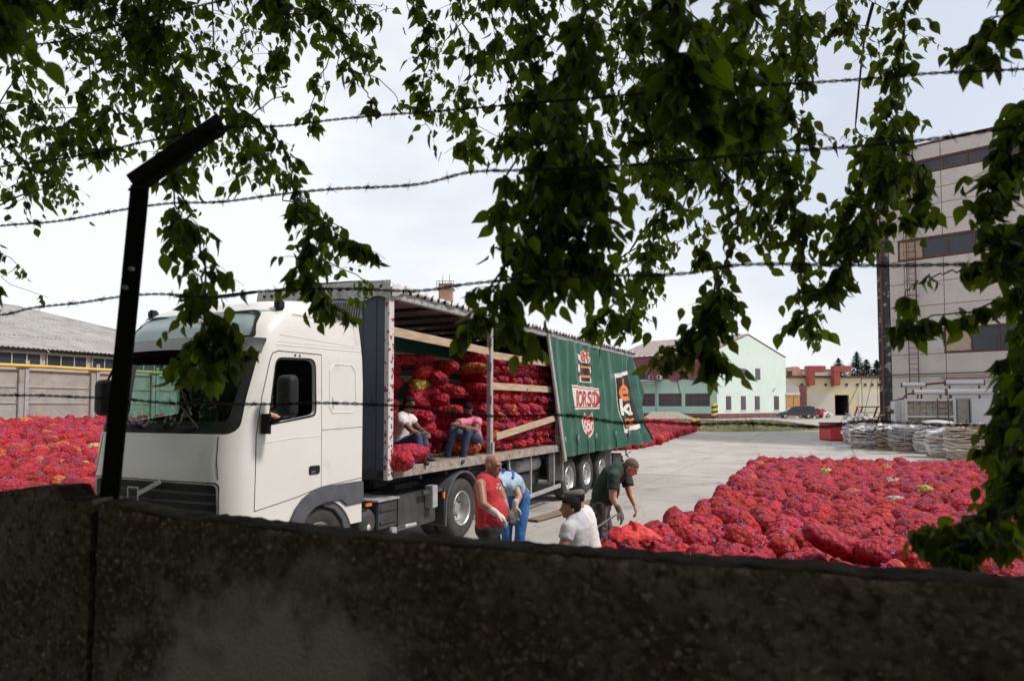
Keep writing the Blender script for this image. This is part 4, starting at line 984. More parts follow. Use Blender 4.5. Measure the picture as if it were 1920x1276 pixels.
# ---- orange steps, red skip
stp = thing('steel_steps', 'orange-brown steel steps with thin handrails by the tower corner', 'steps', (0, 0, 0))
M['orangerust'] = mat('orange_steel', (.30, .085, .03), (.40, .13, .05), rough=.7, scale=5)
S0 = at(1606, 800, 52); zg = gz(S0.x, S0.y); S0.z = 0
ex = Vector((1, -.1, 0)).normalized(); ey = Vector((.1, 1, 0)).normalized()
def sp_(x, y, z): return S0+ex*x+ey*y+Vector((0, 0, zg+z))
for y in (0, .9):
    MB().bar(sp_(-.3, y, 0), sp_(.45, y, 2.1), .06, .12).build('stringer', M['orangerust'], stp)
    MB().bar(sp_(1.2, y, 0), sp_(1.9, y, 2.1), .06, .12).build('stringer', M['orangerust'], stp)
for k in range(6): 
    t = k/5; MB().bar(sp_(-.3+.75*t, .45, 2.1*t+.02), sp_(1.2+.7*t, .45, 2.1*t+.02), .3, .05).build('tread', M['orangerust'], stp)
MB().box((-.1, -.5, 2.12), (3.0, .5, 2.18), M=Matrix.Translation(sp_(.45, .45, 0))).build('platform', M['orangerust'], stp)
for x in (0.45, 1.6, 2.8): MB().tube([sp_(x, 0, 2.15), sp_(x, 0, 4.3)], .02, 5).build('handrail_post', M['rust'], stp)
MB().tube([sp_(-1.5, 0, .2), sp_(.45, 0, 4.3), sp_(2.8, 0, 4.3)], .02, 5).build('handrail', M['rust'], stp)
MB().tube([sp_(.6, .9, .2), sp_(1.6, .9, 4.3)], .02, 5).build('handrail', M['rust'], stp)
sk = thing('red_skip', 'open red metal skip standing on the yard beside the waste bales', 'skip', (0, 0, 0))
K0 = gr(1557, 828); K0.z = gz(K0.x, K0.y)
M['redmetal'] = mat('red_metal', (.36, .02, .02), (.45, .035, .03), rough=.5, scale=3); M['redin'] = mat('skip_rim', (.12, .015, .015), (.16, .02, .02), rough=.7)
kb_ = MB(); x0, y0, z0 = K0; W_, D_, H_ = 1.5, 1.6, 1.12
for a, b in (((0, 0, .08), (W_, .04, H_)), ((0, D_-.04, .08), (W_, D_, H_)), ((0, .04, .08), (.04, D_-.04, H_)), ((W_-.04, .04, .08), (W_, D_-.04, H_)), ((0, 0, .06), (W_, D_, .1))):
    kb_.box(Vector(a)+K0, Vector(b)+K0)
kb_.build('skip_body', M['redmetal'], sk)
for a, b in (((-.04, -.04, H_), (W_+.04, .06, H_+.07)), ((-.04, D_-.06, H_), (W_+.04, D_+.04, H_+.07)), ((-.04, .06, H_), (.06, D_-.06, H_+.07)), ((W_-.06, .06, H_), (W_+.04, D_-.06, H_+.07))):
    MB().box(Vector(a)+K0, Vector(b)+K0).build('rim', M['redin'], sk)
for a in (.05, W_-.15): MB().box(Vector((a, -.02, 0))+K0, Vector((a+.1, D_, .08))+K0).build('runner', M['seam'], sk)

# ---- waste bales: stacks of crumpled sheet
M['paper1'] = mat('waste_sheet', (.42, .36, .31), (.60, .55, .50), rough=.8, scale=3, rnd=.3, bump=.4, bscale=12, bdist=.03)
M['paper2'] = mat('waste_film', (.48, .49, .52), (.68, .68, .70), rough=.45, scale=3, rnd=.3, bump=.6, bscale=9, bdist=.04)
M['paper3'] = mat('waste_card', (.33, .24, .16), (.45, .34, .24), rough=.9, scale=3, rnd=.3)
def bale(px, py, w_, d_, h_, n, mats, lab, seed, lean=0, tilt=.0):
    P = gr(px, py); rnd_ = random.Random(seed)
    P = gr(px, py, gz(P.x, P.y)); root = thing('waste_bale', lab, 'bale', P, -.38+rnd_.uniform(-.1, .1), 'bales of waste film and paper'); 
    MB().box((-.05, -.0, 0), (w_+.05, .1, .1)).box((-.05, d_-.1, 0), (w_+.05, d_, .1)).build('pallet', M['wood'], root)
    mbs = [MB() for _ in mats]; z = .11; th = (h_-.11)/n
    for i in range(n):
        t = i/n; e = rnd_.uniform(-.07, .07); bul = .10*math.sin(PI*t)
        x0, x1, y0, y1 = -bul+e+rnd_.uniform(-.05, .05), w_+bul+e, -bul+rnd_.uniform(-.08, .05), d_+bul
        k = rnd_.choice(range(len(mats))); m_ = mbs[k]; nn = 12; thk = th*rnd_.uniform(.8, 1.35); ph = rnd_.uniform(0, 6)
        V = []
        for j in range(nn+1):
            x = x0+(x1-x0)*j/nn; wv = .05*math.sin(x*4+ph)*t+.05*mnoise.noise(Vector((x*2.6, i*.5, seed)))+lean*(x/w_-.5)*t; jy = .17*mnoise.noise(Vector((x*3.5, i*2.3, seed+9)))
            V += [(x, y0+jy, z+wv), (x, y1, z+wv), (x, y1, z+wv+thk), (x, y0+jy*.6-.01, z+wv+thk*(.7+.4*mnoise.noise(Vector((x*5, i, 3)))))]
        F = [(4*j+a, 4*j+(a+1) % 4, 4*j+4+(a+1) % 4, 4*j+4+a) for j in range(nn) for a in range(4)]+[(0, 3, 2, 1), (4*nn, 4*nn+1, 4*nn+2, 4*nn+3)]
        m_.add(V, F); z += th
    for m_, q in zip(mbs, mats):
        if m_.v: tag(m_.build('sheet_layers', q, root, smooth=30), kind='stuff')
    for x in (w_*.3, w_*.7):
        MB().tube([(x, -.13, .08), (x, -.2, h_*.5), (x, -.12, h_+.02), (x, d_*.5, h_+.06), (x, d_+.1, h_)], .012, 5).build('binding_wire', M['galv'], root)
    return root
p1, p2, p3 = M['paper1'], M['paper2'], M['paper3']
bale(1582, 832, 1.2, 1.1, 1.35, 9, [p2, p2, p3], 'crumpled white film bale just right of the red skip', 3, .1)
bale(1598, 840, 1.3, 1.1, 1.05, 9, [p2, p2, p1], 'low bundle of shiny white film in front of the broken boards', 4)
bale(1644, 842, 1.35, 1.2, 1.35, 16, [p1, p2, p3], 'squat bale of striped paper sheets, second of the row from the skip', 5)
bale(1676, 846, 1.55, 1.2, 1.45, 24, [p1, M['palegrey']], 'neat dark grey stack of flat sheets in the bale row', 6)
bale(1722, 850, 1.0, 1.1, 1.15, 12, [p2, p1], 'small white bag bale with a white strap in the bale row', 7, .1)
bale(1746, 858, 1.6, 1.2, 1.35, 14, [p2, p1], 'bulging white film bale left of the long pink paper stack', 8, .25)
bale(1790, 866, 2.9, 1.4, 1.5, 26, [p1, p1, p3], 'largest bale, a long stack of pinkish crumpled paper sheets', 9, .15)
bale(1702, 836, 1.2, 1.1, 1.35, 10, [p3, p1], 'brown cardboard bale showing behind the grey sheet stack', 10)
rd = thing('scrap_heap', 'heap of broken boards, hoses and film scraps on the bales', 'scrap', (0, 0, 0))
rs = random.Random(5)
for i in range(26):
    c = at(rs.uniform(1588, 1650), rs.uniform(788, 806), rs.uniform(35.5, 38)); L_ = rs.uniform(.5, 1.5); a_ = rs.uniform(-.5, .5)
    MB().bar(c, c+Vector((L_*math.cos(a_), rs.uniform(-.3, .3), L_*math.sin(a_)*.6)), .12, .04).build('board', M['floorwood'] if i % 3 else M['paper2'], rd)
fb = MB()
for i in range(160):
    c = at(rs.uniform(1590, 1890), rs.uniform(793, 803), rs.uniform(30.5, 36)) if i % 3 else at(rs.uniform(1585, 1640), rs.uniform(775, 800), 37)
    s_ = rs.uniform(.1, .3); q = [c+Vector((rs.uniform(-s_, s_), rs.uniform(-s_, s_), rs.uniform(-s_, s_)*.5)) for _ in range(5)]
    fb.add(q, [(0, 1, 2), (1, 2, 3), (2, 3, 4), (0, 3, 4)])
tag(fb.build('film_scraps', M['paper2'], rd, fix=False), kind='stuff')
for (px, py, L_, m_) in ((1668, 798, 1.9, p2), (1728, 792, 1.4, M['palegrey']), (1780, 797, 1.3, p3)):
    c = at(px, py, 33.5); MB().ell(c+Vector((L_/2, 0, 0)), (L_/2, .4, .14), 14, 8).build('rolled_sheet', m_, rd, smooth=True)
sp = MB()
for i in range(60):
    c = gr(rs.uniform(1520, 1590), rs.uniform(828, 838)); s_ = rs.uniform(.04, .22)
    sp.add([(c.x+s_*math.cos(k*1.26), c.y+s_*math.sin(k*1.26)*1.4, gz(c.x, c.y)+.008+.01*(k % 2)) for k in range(5)], [(0, 1, 2, 3, 4)])
tag(sp.build('spilled_scraps', M['paper2'], fix=False), 'pale scraps of film spilled on the concrete before the red skip', 'litter', kind='stuff')

# ================================================================ MINT BUILDING
MY = 90.0; MC = at(1345, 762, MY); MC.z = 0
mint = thing('mint_building', 'two-storey pale mint building with maroon fascia beyond the yard', 'building', MC, math.atan2(BB.y, BB.x))
# local x along the gable wall (right/away), local y along the long facade (left/away)
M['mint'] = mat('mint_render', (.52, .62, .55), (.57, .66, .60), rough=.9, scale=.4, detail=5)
M['mint_shade'] = mat('mint_shaded_render', (.36, .53, .46), (.41, .57, .50), rough=.9, scale=.4, detail=5)  # darker copy of mint: shade of the facade turned from the sun
M['maroon'] = mat('maroon_board', (.15, .045, .05), (.19, .065, .07), rough=.8, scale=1)
M['roofm'] = mat('weathered_roof', (.24, .20, .18), (.34, .29, .26), rough=.95, scale=1.2, c3=(.16, .13, .12), s3=2.5, bump=.4, bscale=6)
def pl3(px, py, C, d_):
    n_ = Vector((-d_.y, d_.x, 0)); r = ray(px, py); t = C.dot(n_)/r.dot(n_); P = Vector((0, 0, EYE))+r*t; return (P-C).dot(d_), P.z
gx = lambda x, y: pl3(x, y, MC, BB); fx = lambda x, y: pl3(x, y, MC, BA)
GW = gx(1473, 700)[0]; zb0 = gx(1400, 781)[1]-.4; ze = gx(1473, 671)[1]; zpk = gx(1405, 628)[1]; xpk = GW*.42
FL = fx(1150, 700)[0]; zf = fx(1250, 669)[1]
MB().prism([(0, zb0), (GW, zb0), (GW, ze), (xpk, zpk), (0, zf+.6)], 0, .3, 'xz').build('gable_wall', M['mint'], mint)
MB().box((-.02, .3, zb0), (.3, FL, zf)).build('facade_wall', M['mint_shade'], mint)
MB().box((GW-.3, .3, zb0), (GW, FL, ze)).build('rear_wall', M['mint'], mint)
MB().box((-.06, -.06, zb0), (GW, 0, zb0+.9)).build('plinth', M['maroon'], mint); MB().box((-.07, .02, zb0), (-.021, FL, zb0+.9)).build('plinth', M['maroon'], mint)
zr = fx(1190, 656)[1]+1.5
rfm = MB(); rfm.grid(lambda a, b: (-.9+(xpk+.9)*b, .05+(FL-.1)*a, zf+.25+(zpk+.15-zf-.25)*b+.05*math.sin(a*FL*2*PI/.9)), 240, 8); rfm.build('roof', M['roofm'], mint, smooth=50, fix=False)
MB().add([(xpk, .05, zpk+.15), (GW+.3, .05, ze+.1), (GW+.3, FL, ze+.1), (xpk, FL, zpk+.15)], [(0, 1, 2, 3)]).build('roof', M['roofm'], mint, fix=False)
MB().bar((0, -.03, zf+.7), (xpk, -.03, zpk+.08), .12, .10).bar((xpk, -.03, zpk+.08), (GW+.1, -.03, ze+.1), .12, .10).build('verge_trim', M['maroon'], mint)
# maroon upper fascia with arched cut-outs over dark windows
_, zfb = fx(1250, 697)
MB().box((-.55, .0, zfb-.1), (-.08, FL, zf+.24)).build('fascia', M['maroon'], mint)
def fwin(x0, x1, y0, y1, nv, row, frame=M['maroon']):
    a, z1 = fx(x1, y0); b, _ = fx(x0, y0); z0 = fx((x0+x1)/2, y1)[1]
    o = MB().box((-.05, a, z0), (-.03, b, z1)).build('window', M['maroon'], mint)
    n = nv; w_ = (b-a)/n
    for i in range(n):
        for (q0, q1) in ((0, .6), (.64, 1)) if row else ((0, 1),):
            MB().box((-.075, a+w_*i+.07, z0+(z1-z0)*q0+.05), (-.052, a+w_*(i+1)-.07, z0+(z1-z0)*q1-.05)).build('pane', M['glassdark'], o)
for x0, x1, nv in ((1235, 1278, 3), (1285, 1331, 3), (1198, 1229, 2)): fwin(x0, x1, 737, 761, nv, 1)
for x0, x1, nv in ((1196, 1222, 2), (1232, 1262, 3), (1270, 1300, 3), (1308, 1334, 2)): fwin(x0, x1, 683, 711, nv, 1)
for px in (1228, 1266, 1304):
    a, _ = fx(px, 700); MB().prism([(a-1.5, zfb-.09), (a+1.5, zfb-.09), (a+.45, zfb-1.3), (a-.45, zfb-1.3)], -.5, -.12, 'yz').build('fascia_bracket', M['maroon'], mint)
for px in (1224, 1239):
    a, z = fx(px, 707); acm = MB(); acm.box((-.5, a-.4, z-.3), (-.1, a+.4, z+.3)); ac = acm.build('air_conditioner', M['pwhite'], mint, bevel=.03)
    MB().lathe([(-.01, 0), (-.01, .22)], (-.51, a, z), 'x', 16).build('fan_grille', M['chassis'], ac)
for px in (1231, 1345): a, _ = fx(px, 700); MB().tube([(-.2, a+.1, zb0), (-.2, a+.1, zf)], .07, 6).build('downpipe', M['galv'], mint)
a, z = fx(1215, 722); MB().bar((-1.8, a+2.2, z+.2), (-1.8, a-2.2, z+.2), .1).bar((-.1, a, z+.7), (-1.8, a, z+.2), .08).box((-1.9, a-2.2, z+.45), (-.1, a+2.2, z+.55)).build('canopy', M['galv'], mint)
for x0, x1 in ((1361, 1370.5), (1389, 1398), (1415, 1424), (1451, 1460)):
    a, z1 = gx(x0, 742); b, _ = gx(x1, 742); z0 = gx(x0, 768)[1]
    o = MB().box((a, -.04, z0), (b, -.002, z1)).build('window', M['maroon'], mint)
    MB().box((a+.1, -.06, z0+.1), (b-.1, -.042, z1-.1)).build('pane', M['glassdark'], o)
    MB().box((a-.16, -.09, z0-.14), (b+.16, -.002, z0-.02)).build('sill', M['pwhite'], o)
for x0, x1 in ((1388, 1397), (1416, 1425)):
    a, z1 = gx(x0, 690); b, _ = gx(x1, 690); z0 = gx(x0, 711)[1]
    o = MB().box((a, -.04, z0), (b, -.002, z1)).build('window', M['maroon'], mint)
    MB().box((a+.1, -.06, z0+.1), (b-.1, -.042, z1-.1)).build('pane', M['glassdark'], o)
a, z = gx(1449, 733); MB().bar((a, -.05, z), (a, -.4, z+.5), .12).build('wall_lamp', M['galv'], mint)
# ---- porch between the buildings
M['cream'] = mat('cream_render', (.60, .53, .34), (.66, .58, .40), rough=.9, scale=.4, detail=5, c3=(.52, .47, .36), s3=.8)
M['palecream'] = mat('pale_render', (.56, .53, .45), (.62, .58, .50), rough=.9, scale=.5)
pr_ = thing('entrance_porch', 'small porch with grey roof and orange columns right of the mint building', 'porch', (0, 0, 0))
def fl(px, py, Y): return at(px, py, Y)
PY = 106
c = fl(1474, 738, PY); e = fl(1500, 738, PY); zg2 = gz(c.x, c.y)
MB().add([fl(1472, 736, PY), fl(1500, 738, PY), fl(1497, 722, PY+3), fl(1470, 720, PY+3)], [(0, 1, 2, 3)]).build('porch_roof', M['jointg'], pr_)
MB().box((c.x-.2, PY-.1, fl(0, 740, PY).z), (e.x, PY+.1, fl(0, 736, PY).z)).build('fascia', M['pwhite'], pr_)
for px in (1479, 1494):
    q = fl(px, 740, PY); MB().box((q.x-.45, PY, zg2-.3), (q.x+.45, PY+.4, q.z)).build('column', M['porange'] if 0 else mat('orange_render', (.55, .28, .10), (.6, .33, .14), rough=.9), pr_)
MB().box((fl(1474, 0, PY+3).x, PY+2.8, zg2-.3), (fl(1497, 0, PY+3).x, PY+3, fl(0, 722, PY+3).z)).build('back_wall', M['maroon'], pr_)
# ---- yellow workshop
wk = thing('cream_workshop', 'long low cream workshop with an open dark gateway and small square windows', 'building', (0, 0, 0))
Y1 = 114.0; zt = at(1560, 708, Y1).z; xa = at(1462, 0, Y1).x; xb = at(1720, 0, Y1).x; zg3 = at(1560, 777.5, Y1).z-.5
gx0, gx1 = at(1549, 0, Y1).x, at(1575, 0, Y1).x; gzt = at(0, 740, Y1).z
wb = MB(); wb.box((xa, Y1, zg3), (gx0, Y1+.4, zt)); MBx = wb.build('wall', M['cream'], wk)
MB().box((gx1, Y1, zg3), (xb, Y1+.4, zt)).build('wall', M['cream'], wk)
MB().box((gx0, Y1, gzt), (gx1, Y1+.4, zt)).build('lintel', M['cream'], wk)
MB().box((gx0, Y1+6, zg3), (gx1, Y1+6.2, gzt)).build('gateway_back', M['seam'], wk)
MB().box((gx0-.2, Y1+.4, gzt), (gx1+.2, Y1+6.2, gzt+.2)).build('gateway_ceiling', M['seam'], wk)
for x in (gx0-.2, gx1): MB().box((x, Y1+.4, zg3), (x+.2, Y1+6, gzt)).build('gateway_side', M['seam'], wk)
MB().box((xa, Y1-.3, zt), (xb, Y1+14, zt+.35)).build('roof_slab', M['rust'], wk)
for px0, px1 in ((1500, 1546), (1592, 1640), (1655, 1700)):
    MB().box((at(px0, 0, Y1).x, Y1-.05, zg3), (at(px1, 0, Y1).x, Y1-.002, at(0, 736, Y1).z)).build('plaster_field', M['palecream'], wk)
for px in (1503, 1515, 1548, 1560, 1587, 1607, 1622, 1635, 1648):
    q = at(px, 721, Y1); o = MB().box((q.x-.3, Y1-.07, q.z-.3), (q.x+.3, Y1-.002, q.z+.3)).build('window', M['pwhite'], wk)
    MB().box((q.x-.24, Y1-.09, q.z-.24), (q.x+.24, Y1-.072, q.z+.24)).build('pane', M['glassdark'], o)
M['redduct'] = mat('red_duct', (.28, .05, .035), (.36, .075, .05), rough=.7, scale=1)
for k, px in enumerate((1515, 1562)):
    dct = thing('roof_duct', ('left', 'right')[k]+' rust-red extraction duct bent over the cream workshop roof', 'duct', (0, 0, 0), 0, 'rust-red ducts on the workshop')
    q = at(px, 722, Y1-1); t_ = at(px, 697, Y1-1); z2 = t_.z
    MB().box((q.x-.1, Y1-1.5, q.z), (q.x+1.0, Y1-.4, z2-.01)).build('duct_drop', M['redduct'], dct, bevel=.05)
    MB().box((q.x-.1, Y1-1.5, z2), (q.x+2.8, Y1-.4, z2+1.0)).build('duct_run', M['redduct'], dct, bevel=.05)
# ---- far things: hall, salmon gable, chimney, trees
hl_ = thing('far_hall', 'pale flat-roofed hall rising behind the cream workshop', 'building', (0, 0, 0))
Y2 = 150; MB().box((at(1475, 0, Y2).x, Y2, 0), (at(1562, 0, Y2).x, Y2+20, at(0, 694, Y2).z)).build('wall', M['palecream'], hl_)
MB().box((at(1474, 0, Y2).x, Y2-.3, at(0, 694, Y2).z), (at(1563, 0, Y2).x, Y2+20, at(0, 692, Y2).z)).build('roof', M['maroon'], hl_)
sg_ = thing('salmon_house', 'narrow salmon house front with white trim beyond the mint building', 'building', (0, 0, 0))
Y3 = 135; M['salmon'] = mat('salmon_render', (.50, .26, .16), (.55, .31, .2), rough=.9)
MB().prism([(at(1473, 0, Y3).x, 0), (at(1498, 0, Y3).x, 0), (at(1498, 0, Y3).x, at(0, 708, Y3).z), (at(1484, 0, Y3).x, at(0, 687, Y3).z), (at(1473, 0, Y3).x, at(0, 687, Y3).z)], Y3, Y3+8, 'xz').build('wall', M['salmon'], sg_)
MB().box((at(1490, 0, Y3+1).x, Y3-.5, 0), (at(1502, 0, Y3).x, Y3-.1, at(0, 686, Y3).z)).build('pier', M['jointg'], sg_)
q = at(1480, 700, Y3); MB().box((q.x-.5, Y3-.1, q.z-1), (q.x+.5, Y3-.01, q.z+.5)).build('window', M['glassdark'], sg_)
ck = thing('brick_chimney', 'square brick chimney with a railed platform seen over the trailer roof', 'chimney', (0, 0, 0))
M['brick'] = mat('chimney_brick', (.36, .20, .14), (.46, .28, .2), rough=.9, scale=3)
Yc = 120; ca, cb2 = at(825, 0, Yc).x, at(850, 0, Yc).x; ct = at(0, 531, Yc).z
MB().box((ca, Yc, 0), (cb2, Yc+2.4, ct)).build('shaft', M['brick'], ck)
zpl = at(0, 541, Yc).z
MB().box((ca-.35, Yc-.4, zpl), (cb2+.35, Yc+2.8, zpl+.12)).build('platform', M['galv'], ck)
for x in vals(ca-.3, cb2+.3, 6): MB().tube([(x, Yc-.35, zpl), (x, Yc-.35, zpl+1.3)], .05, 5).build('railing_post', M['chassis'], ck)
for z in (zpl+.7, zpl+1.3): MB().tube([(ca-.3, Yc-.35, z), (cb2+.3, Yc-.35, z)], .05, 5).build('railing', M['chassis'], ck)
for x in (ca+.7, cb2-.5): MB().tube([(x, Yc+.5, ct), (x, Yc+.5, ct+1.6)], .05, 5).build('rod', M['chassis'], ck)
# ---- grass mound, hatch, bollards
M['grass'] = mat('dry_grass', (.13, .14, .045), (.22, .20, .09), rough=.95, scale=.8, detail=9, c3=(.07, .11, .03), s3=2, lo3=.5, hi3=.65, bump=.6, bscale=14, bdist=.06)
mc = (gr(1180, 806, .25)+gr(1505, 801, .25))/2
def mound(a, b):
    x0 = gr(1195, 800, .3).x; x1 = gr(1512, 800, .3).x; x = x0+(x1-x0)*a; y = 57+13*b+(-1.5+3*a)
    e = min(1, a*6, (1-a)*4)*math.sin(PI*min(1, max(0, b)))**.6 if 0 < b < 1 else 0
    return (x, y, gz(x, y)-.04+.62*max(0, e)+.08*max(0, e)*mnoise.noise(Vector((x*.6, y*.6, 0))))
md_ = MB(); md_.grid(mound, 70, 22); tag(md_.build('grass_mound', M['grass'], smooth=True, fix=False), kind='structure')
gb = MB(); rs = random.Random(11)
for i in range(9000):
    p = Vector(mound(rs.random()**.9, rs.uniform(.03, .97))); h_ = rs.uniform(.05, .16); a_ = rs.uniform(0, 6.3); w_ = .02
    gb.add([p, p+Vector((w_*math.cos(a_)*2, w_*math.sin(a_)*2, 0)), p+Vector((rs.uniform(-.05, .05), rs.uniform(-.05, .05), h_))], [(0, 1, 2)])
tag(gb.build('grass', M['grass'], fix=False), 'dry tufted grass on the low mound across the yard', 'grass', kind='stuff')
ht = thing('concrete_hatch', 'low sloping concrete cellar hatch on the grass before the mint building', 'hatch', (0, 0, 0))
h0, h1, h2 = at(1207, 784, 66), at(1305, 784, 66), at(1222, 771, 69)
MB().add([at(1204, 785, 64), at(1306, 785, 64), at(1270, 771, 68), at(1222, 771, 68), at(1222, 785, 72), at(1280, 785, 72)], [(0, 1, 2, 3), (3, 2, 5, 4), (0, 3, 4), (1, 5, 2)]).build('hatch_slope', M['masonry'], ht)
M['hazard'] = mat('hazard_yellow', (.55, .38, .03), (.6, .42, .05), rough=.7)
for k, (px, py, Y, h_, lab) in enumerate(((1340, 783, 84, 1.7, 'yellow and black striped guard at the corner of the mint building'), (1304, 809, 57, 1.0, 'yellow and black striped guard block at the end of the sack pile'))):
    q = at(px, py, Y); t = thing('hazard_post', lab, 'guard post', q, .5)
    n = 6
    for i in range(n):
        MB().prism([(-.35, i*h_/n), (.35, i*h_/n+.12), (.35, (i+1)*h_/n+.12-.004), (-.35, (i+1)*h_/n-.004)], -.2, .2, 'xz').build('stripe', M['hazard'] if i % 2 else M['pblack'], t)
q = gr(1306, 786, .45); pt = MB().tube([q, q+Vector((0, 0, 1.9))], .07, 8); tag(pt.build('vent_post', M['seam']), 'single dark iron post standing on the grass mound', 'post')
q = gr(1312, 786, .45); kb3 = MB().bar(q+Vector((-2.4, 0, .1)), q+Vector((1, 0, .15)), .15); tag(kb3.build('kerb_rail', M['seam']), 'dark low rail lying on the grass beside the iron post', 'rail')
q = gr(1445, 786, .5); kb3 = MB().bar(q+Vector((-1.6, 0, .3)), q+Vector((3.4, 0, .3)), .5, .12); tag(kb3.build('stone_kerb', M['jointg']), 'grey kerb stone on the grass mound before the parked van', 'kerb')

# ---- cars
def car(loc, rotz, L_, W_, H_, paint, lab, kind='hatch', grp='cars parked by the mint building'):
    t = thing('parked_car', lab, 'car', loc, rotz, grp); h = H_; wr_ = .31
    if kind == 'van': prof = [(0, .35), (.0, .62), (.05, .78), (.22, .92), (.36, 1.45), (.5, 1.62), (.86, 1.66), (.97, 1.5), (1.0, .95), (1.0, .4)]
    else: prof = [(0, .35), (.0, .6), (.03, .75), (.24, .92), (.38, 1.32), (.52, 1.45), (.82, 1.42), (.95, 1.05), (1.0, .95), (1.0, .4)]
    pf = [(a*L_, b*h/1.6) for a, b in prof]
    mb = MB(); n = len(pf); tap = lambda z: 1-.16*max(0, (z/h-.58))/.42
    ys = (-1, -.93, .93, 1)
    V = []
    for k, s_ in enumerate(ys):
        for a, b in pf:
            ins = .04 if k in (0, 3) else 0
            V.append((min(L_-ins, max(ins, a)) , s_*W_/2*tap(b), b-(ins if b > .5*h else -ins*0)))
    F = [(k*n+i, k*n+(i+1) % n, (k+1)*n+(i+1) % n, (k+1)*n+i) for k in range(3) for i in range(n)]+[tuple(range(n)), tuple(range(3*n, 4*n))]
    mb.add(V, F); body = mb.build('body', paint, t, smooth=35)
    zt_ = (1.54 if kind == 'van' else 1.36)*h/1.6; zb = .98*h/1.6; x0 = .25*L_; x1 = (.965 if kind == 'van' else .93)*L_; xt0 = .385*L_; xt1 = (.93 if kind == 'van' else .85)*L_
    for sgn in (-1, 1):
        f = lambda z: sgn*(W_/2*tap(z)+.006)
        segs = [(0, .32), (.34, .66), (.68, 1)]
        for s0, s1 in segs:
            q = [(x0+(x1-x0)*s0, zb), (x0+(x1-x0)*s1-.03, zb), (xt0+(xt1-xt0)*s1-.03, zt_), (xt0+(xt1-xt0)*s0, zt_)]
            MB().add([(a, f(b), b) for a, b in q], [(0, 1, 2, 3)]).build('side_window', M['glassdark'], t, fix=False)
    ws = [(.235*L_, .93*h/1.6), (.375*L_, (1.44 if kind == 'van' else 1.31)*h/1.6)]
    MB().add([(ws[0][0], -.4*W_, ws[0][1]+.02), (ws[0][0], .4*W_, ws[0][1]+.02), (ws[1][0], .37*W_, ws[1][1]+.02), (ws[1][0], -.37*W_, ws[1][1]+.02)], [(0, 1, 2, 3)]).build('windscreen', M['glassdark'], t, fix=False)
    r0, r1 = ((.972, 1.48), (.998, 1.0)) if kind == 'van' else ((.86, 1.33), (.95, 1.06))
    MB().add([(r1[0]*L_+.012, -.4*W_, r1[1]*h/1.6), (r1[0]*L_+.012, .4*W_, r1[1]*h/1.6), (r0[0]*L_+.012, .36*W_, r0[1]*h/1.6), (r0[0]*L_+.012, -.36*W_, r0[1]*h/1.6)], [(0, 1, 2, 3)]).build('rear_window', M['glassdark'], t, fix=False)
    for sgn in (-1, 1):
        MB().box((L_-.03, min(sgn*.36*W_, sgn*.47*W_), .80), (L_+.02, max(sgn*.36*W_, sgn*.47*W_), 1.02)).build('tail_light', M['redlens'], t)
        MB().box((-.015, min(sgn*.28*W_, sgn*.45*W_), .58), (.06, max(sgn*.28*W_, sgn*.45*W_), .74)).build('headlight', M['glasspale'], t)
        for x in (.19*L_, .80*L_):
            o = MB(); o.lathe([(0, .18), (0, .30), (-.03*sgn, .315), (-.2*sgn, .31)], (x, sgn*(W_/2+.01), .315), 'y', 20); wh = o.build('wheel', M['rubber'], t, smooth=35)
            MB().lathe([(-.01*sgn, .19), (.0, .17), (-.02*sgn, .1), (0, 0)], (x, sgn*(W_/2+.02), .315), 'y', 14).build('rim', M['steel'], wh)
    MB().box((L_+.002, -.25, .55), (L_+.02, .25, .66)).build('number_plate', M['pwhite'], t)
    MB().box((-.02, -.4, .3), (.06, .4, .42)).build('bumper_grille', M['seam'], t)
    return t
M['vangrey'] = mat('van_paint', (.055, .065, .075), (.06, .07, .08), rough=.3, coat=.6); M['carred'] = mat('car_red', (.55, .02, .015), (.58, .025, .02), rough=.3, coat=.6); M['carwhite'] = mat('car_white', (.62, .63, .66), rough=.3, coat=.6)
def gat(px, py, Y): P = at(px, py, Y); return Vector((P.x, P.y, P.z))
q = at(1457, 781, 91); car((q.x, q.y, gz(q.x, q.y)), R(-12), 4.7, 1.85, 1.62, M['vangrey'], 'dark grey people carrier parked left of the red hatchback', 'van')
q = at(1492, 782, 94); car((q.x+.2, q.y+.3, gz(q.x, q.y)), R(-30), 3.5, 1.65, 1.5, M['carred'], 'small red hatchback parked between the grey and the white car')
q = at(1555, 782, 95); car((q.x, q.y, gz(q.x, q.y)), R(192), 4.1, 1.7, 1.48, M['carwhite'], 'white hatchback with its front to the workshop gateway')
